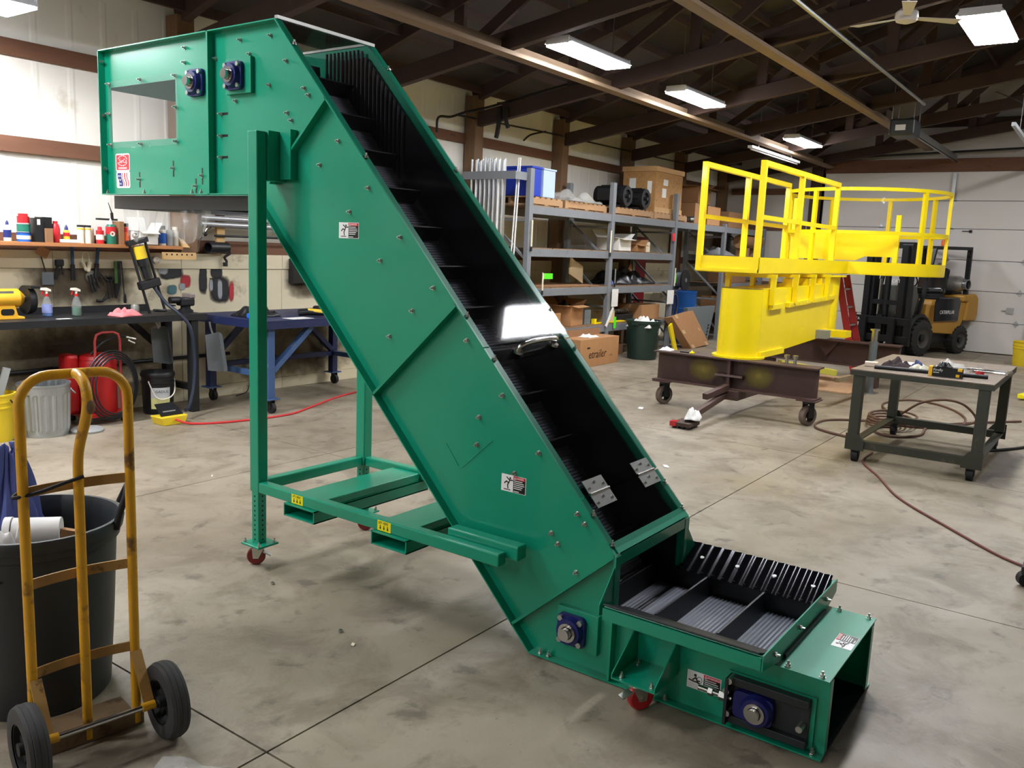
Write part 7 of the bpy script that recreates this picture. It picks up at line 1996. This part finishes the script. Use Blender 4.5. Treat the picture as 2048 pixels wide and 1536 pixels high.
MB().obox((4.2, 6.66, 0.095), (0.12, 0.06, 0.035)).build('mechanism', P_GY, ybx)
wtool('extension_cable', 'red cord running along the floor from the foot pedal to the blue table', MB().tube(spline([(4.20, 6.54, 0.05), (4.30, 6.45, 0.012), (4.6, 6.30, 0.01), (5.15, 6.22, 0.01), (5.6, 6.38, 0.01), (6.2, 6.62, 0.01), (7.2, 6.85, 0.01)], 8), 0.010, 8), mat('bright red cord', (200, 46, 48), 0.5), 'cord', smooth=True)
# ================================================================ blue rolling table
M_BLT = mat('blue table steel', (28, 38, 78), 0.5, var=0.2, scale=5, wear=((70, 84, 120), 0.6, 6, 0.6))
M_BLL = mat('worn blue leg', (62, 88, 130), 0.5, var=0.2, scale=6, wear=((150, 152, 150), 0.62, 5, 0.6))
bt = thing('blue_table', 'blue steel rolling work table against the wall behind the conveyor leg', 'table', (5.9, 6.88, 0))
tz_ = 0.875
MB().box(4.98, 6.85, 6.36, 7.40, tz_ - 0.012, tz_).build('tabletop', M_BLT, bt)
MB().box(4.98, 6.85, 6.355, 6.367, tz_ - 0.075, tz_ - 0.0125).build('apron', M_BLT, bt)
MB().box(4.98, 4.992, 6.37, 7.40, tz_ - 0.075, tz_ - 0.0125).build('apron', M_BLT, bt)
for x in (5.08, 6.70):
    for y in (6.40, 7.30):
        MB().box(x, x + 0.075, y, y + 0.075, 0.14, tz_ - 0.076).build('leg', M_BLL if y < 7 else M_BLT, bt, bevel=0.003)
        MB().box(x - 0.03, x + 0.11, y - 0.03, y + 0.11, 0.128, 0.14).build('caster_plate', M_BLL, bt)
        c = V((x + 0.04, y + 0.01, 0.052))
        w_ = MB().cyl(c - V((0.018, 0, 0)), c + V((0.018, 0, 0)), 0.052, 20).build('caster_wheel', M_RUBD, bt, smooth=True)
        MB().box(c.x - 0.026, c.x - 0.02, c.y - 0.02, c.y + 0.03, 0.045, 0.128).box(c.x + 0.02, c.x + 0.026, c.y - 0.02, c.y + 0.03, 0.045, 0.128).build('fork', M_BLACK, w_)
    MB().box(x + 0.01, x + 0.06, 6.475, 7.30, 0.33, 0.38).build('stretcher', M_BLL, bt)
MB().bar((5.155, 6.44, 0.40), (5.62, 6.44, tz_ - 0.08), 0.05, 0.06, up=(0, 1, 0)).build('brace', M_BLL, bt)
MB().bar((6.70, 6.44, 0.40), (6.22, 6.44, tz_ - 0.08), 0.05, 0.06, up=(0, 1, 0)).build('brace', M_BLT, bt)
MB().bar((5.11, 7.33, 0.40), (5.55, 7.33, tz_ - 0.08), 0.05, 0.06, up=(0, 1, 0)).build('brace', M_BLT, bt)
MB().bar((6.70, 7.33, 0.40), (6.25, 7.33, tz_ - 0.08), 0.05, 0.06, up=(0, 1, 0)).build('brace', M_BLT, bt)
MB().box(5.16, 6.70, 7.31, 7.36, 0.33, 0.38).build('stretcher', M_BLT, bt)
crumple('glove_heap', P_BK, V((5.30, 6.85, tz_)), 0.42, 0.3, 0.13, 4.2, None, 26, 5, label='heap of black gloves and cables on the left of the blue table', cat='gloves')
tp_ = thing('blue_tape', 'roll of bright blue tape standing on the blue table edge', 'tape', (5.11, 6.62, tz_))
MB().ring((5.11, 6.60, tz_ + 0.028), (5.11, 6.65, tz_ + 0.028), 0.028, 0.018, 20).build('roll', mat('bright blue tape', (44, 104, 224), 0.5), tp_, smooth=True)
MB().box(5.06, 5.16, 6.655, 6.70, tz_ + 0.001, tz_ + 0.05).build('second_roll', MATS['bright blue tape'], tp_, bevel=0.012)
dl = thing('angle_grinder', 'yellow and black power tool lying on the blue table', 'power tool', (5.72, 6.55, tz_))
MB().tube([(5.62, 6.62, tz_ + 0.04), (5.70, 6.58, tz_ + 0.045), (5.86, 6.50, tz_ + 0.035)], 0.034, 12, taper=[1, 1, 0.75]).build('body', P_BK, dl, smooth=True)
MB().tube([(5.70, 6.58, tz_ + 0.055), (5.83, 6.515, tz_ + 0.045)], 0.029, 10).build('grip', P_YL, dl, smooth=True)
wtool('paper_sheet', 'white paper sheet on the front of the blue table', MB().obox((5.50, 6.48, tz_ + 0.002), (0.26, 0.16, 0.002)), M_PAPER, 'paper')
wtool('screwdriver', 'orange-handled screwdriver on the blue table', MB().cyl((5.92, 6.62, tz_ + 0.014), (6.08, 6.62, tz_ + 0.014), 0.013, 10), P_OR, 'screwdriver', smooth=True)
crumple('blue_cloth', mat('royal blue cloth', (36, 74, 190), 0.85, var=0.1), V((6.20, 6.60, tz_)), 0.24, 0.2, 0.10, 5.1, label='royal blue cloth on the blue table near the conveyor edge', cat='cloth')
wtool('black_pouch', 'black tool pouch beside the royal blue cloth', MB().obox((6.03, 6.74, tz_ + 0.045), (0.16, 0.12, 0.085)), P_BK, 'pouch', bevel=0.02)
ob = thing('wall_outlet', 'small grey electrical outlet with cord low on the wall', 'outlet', (5.62, YP - 0.02, 0.28))
MB().box(5.60, 5.66, YP - 0.045, YP - 0.0105, 0.27, 0.38).build('box', P_GY, ob, bevel=0.004)
MB().tube(spline([(5.63, YP - 0.04, 0.27), (5.64, YP - 0.045, 0.15), (5.58, YP - 0.08, 0.03), (5.40, YP - 0.14, 0.008)], 5), 0.005, 6).build('cord', M_BLACK, ob)
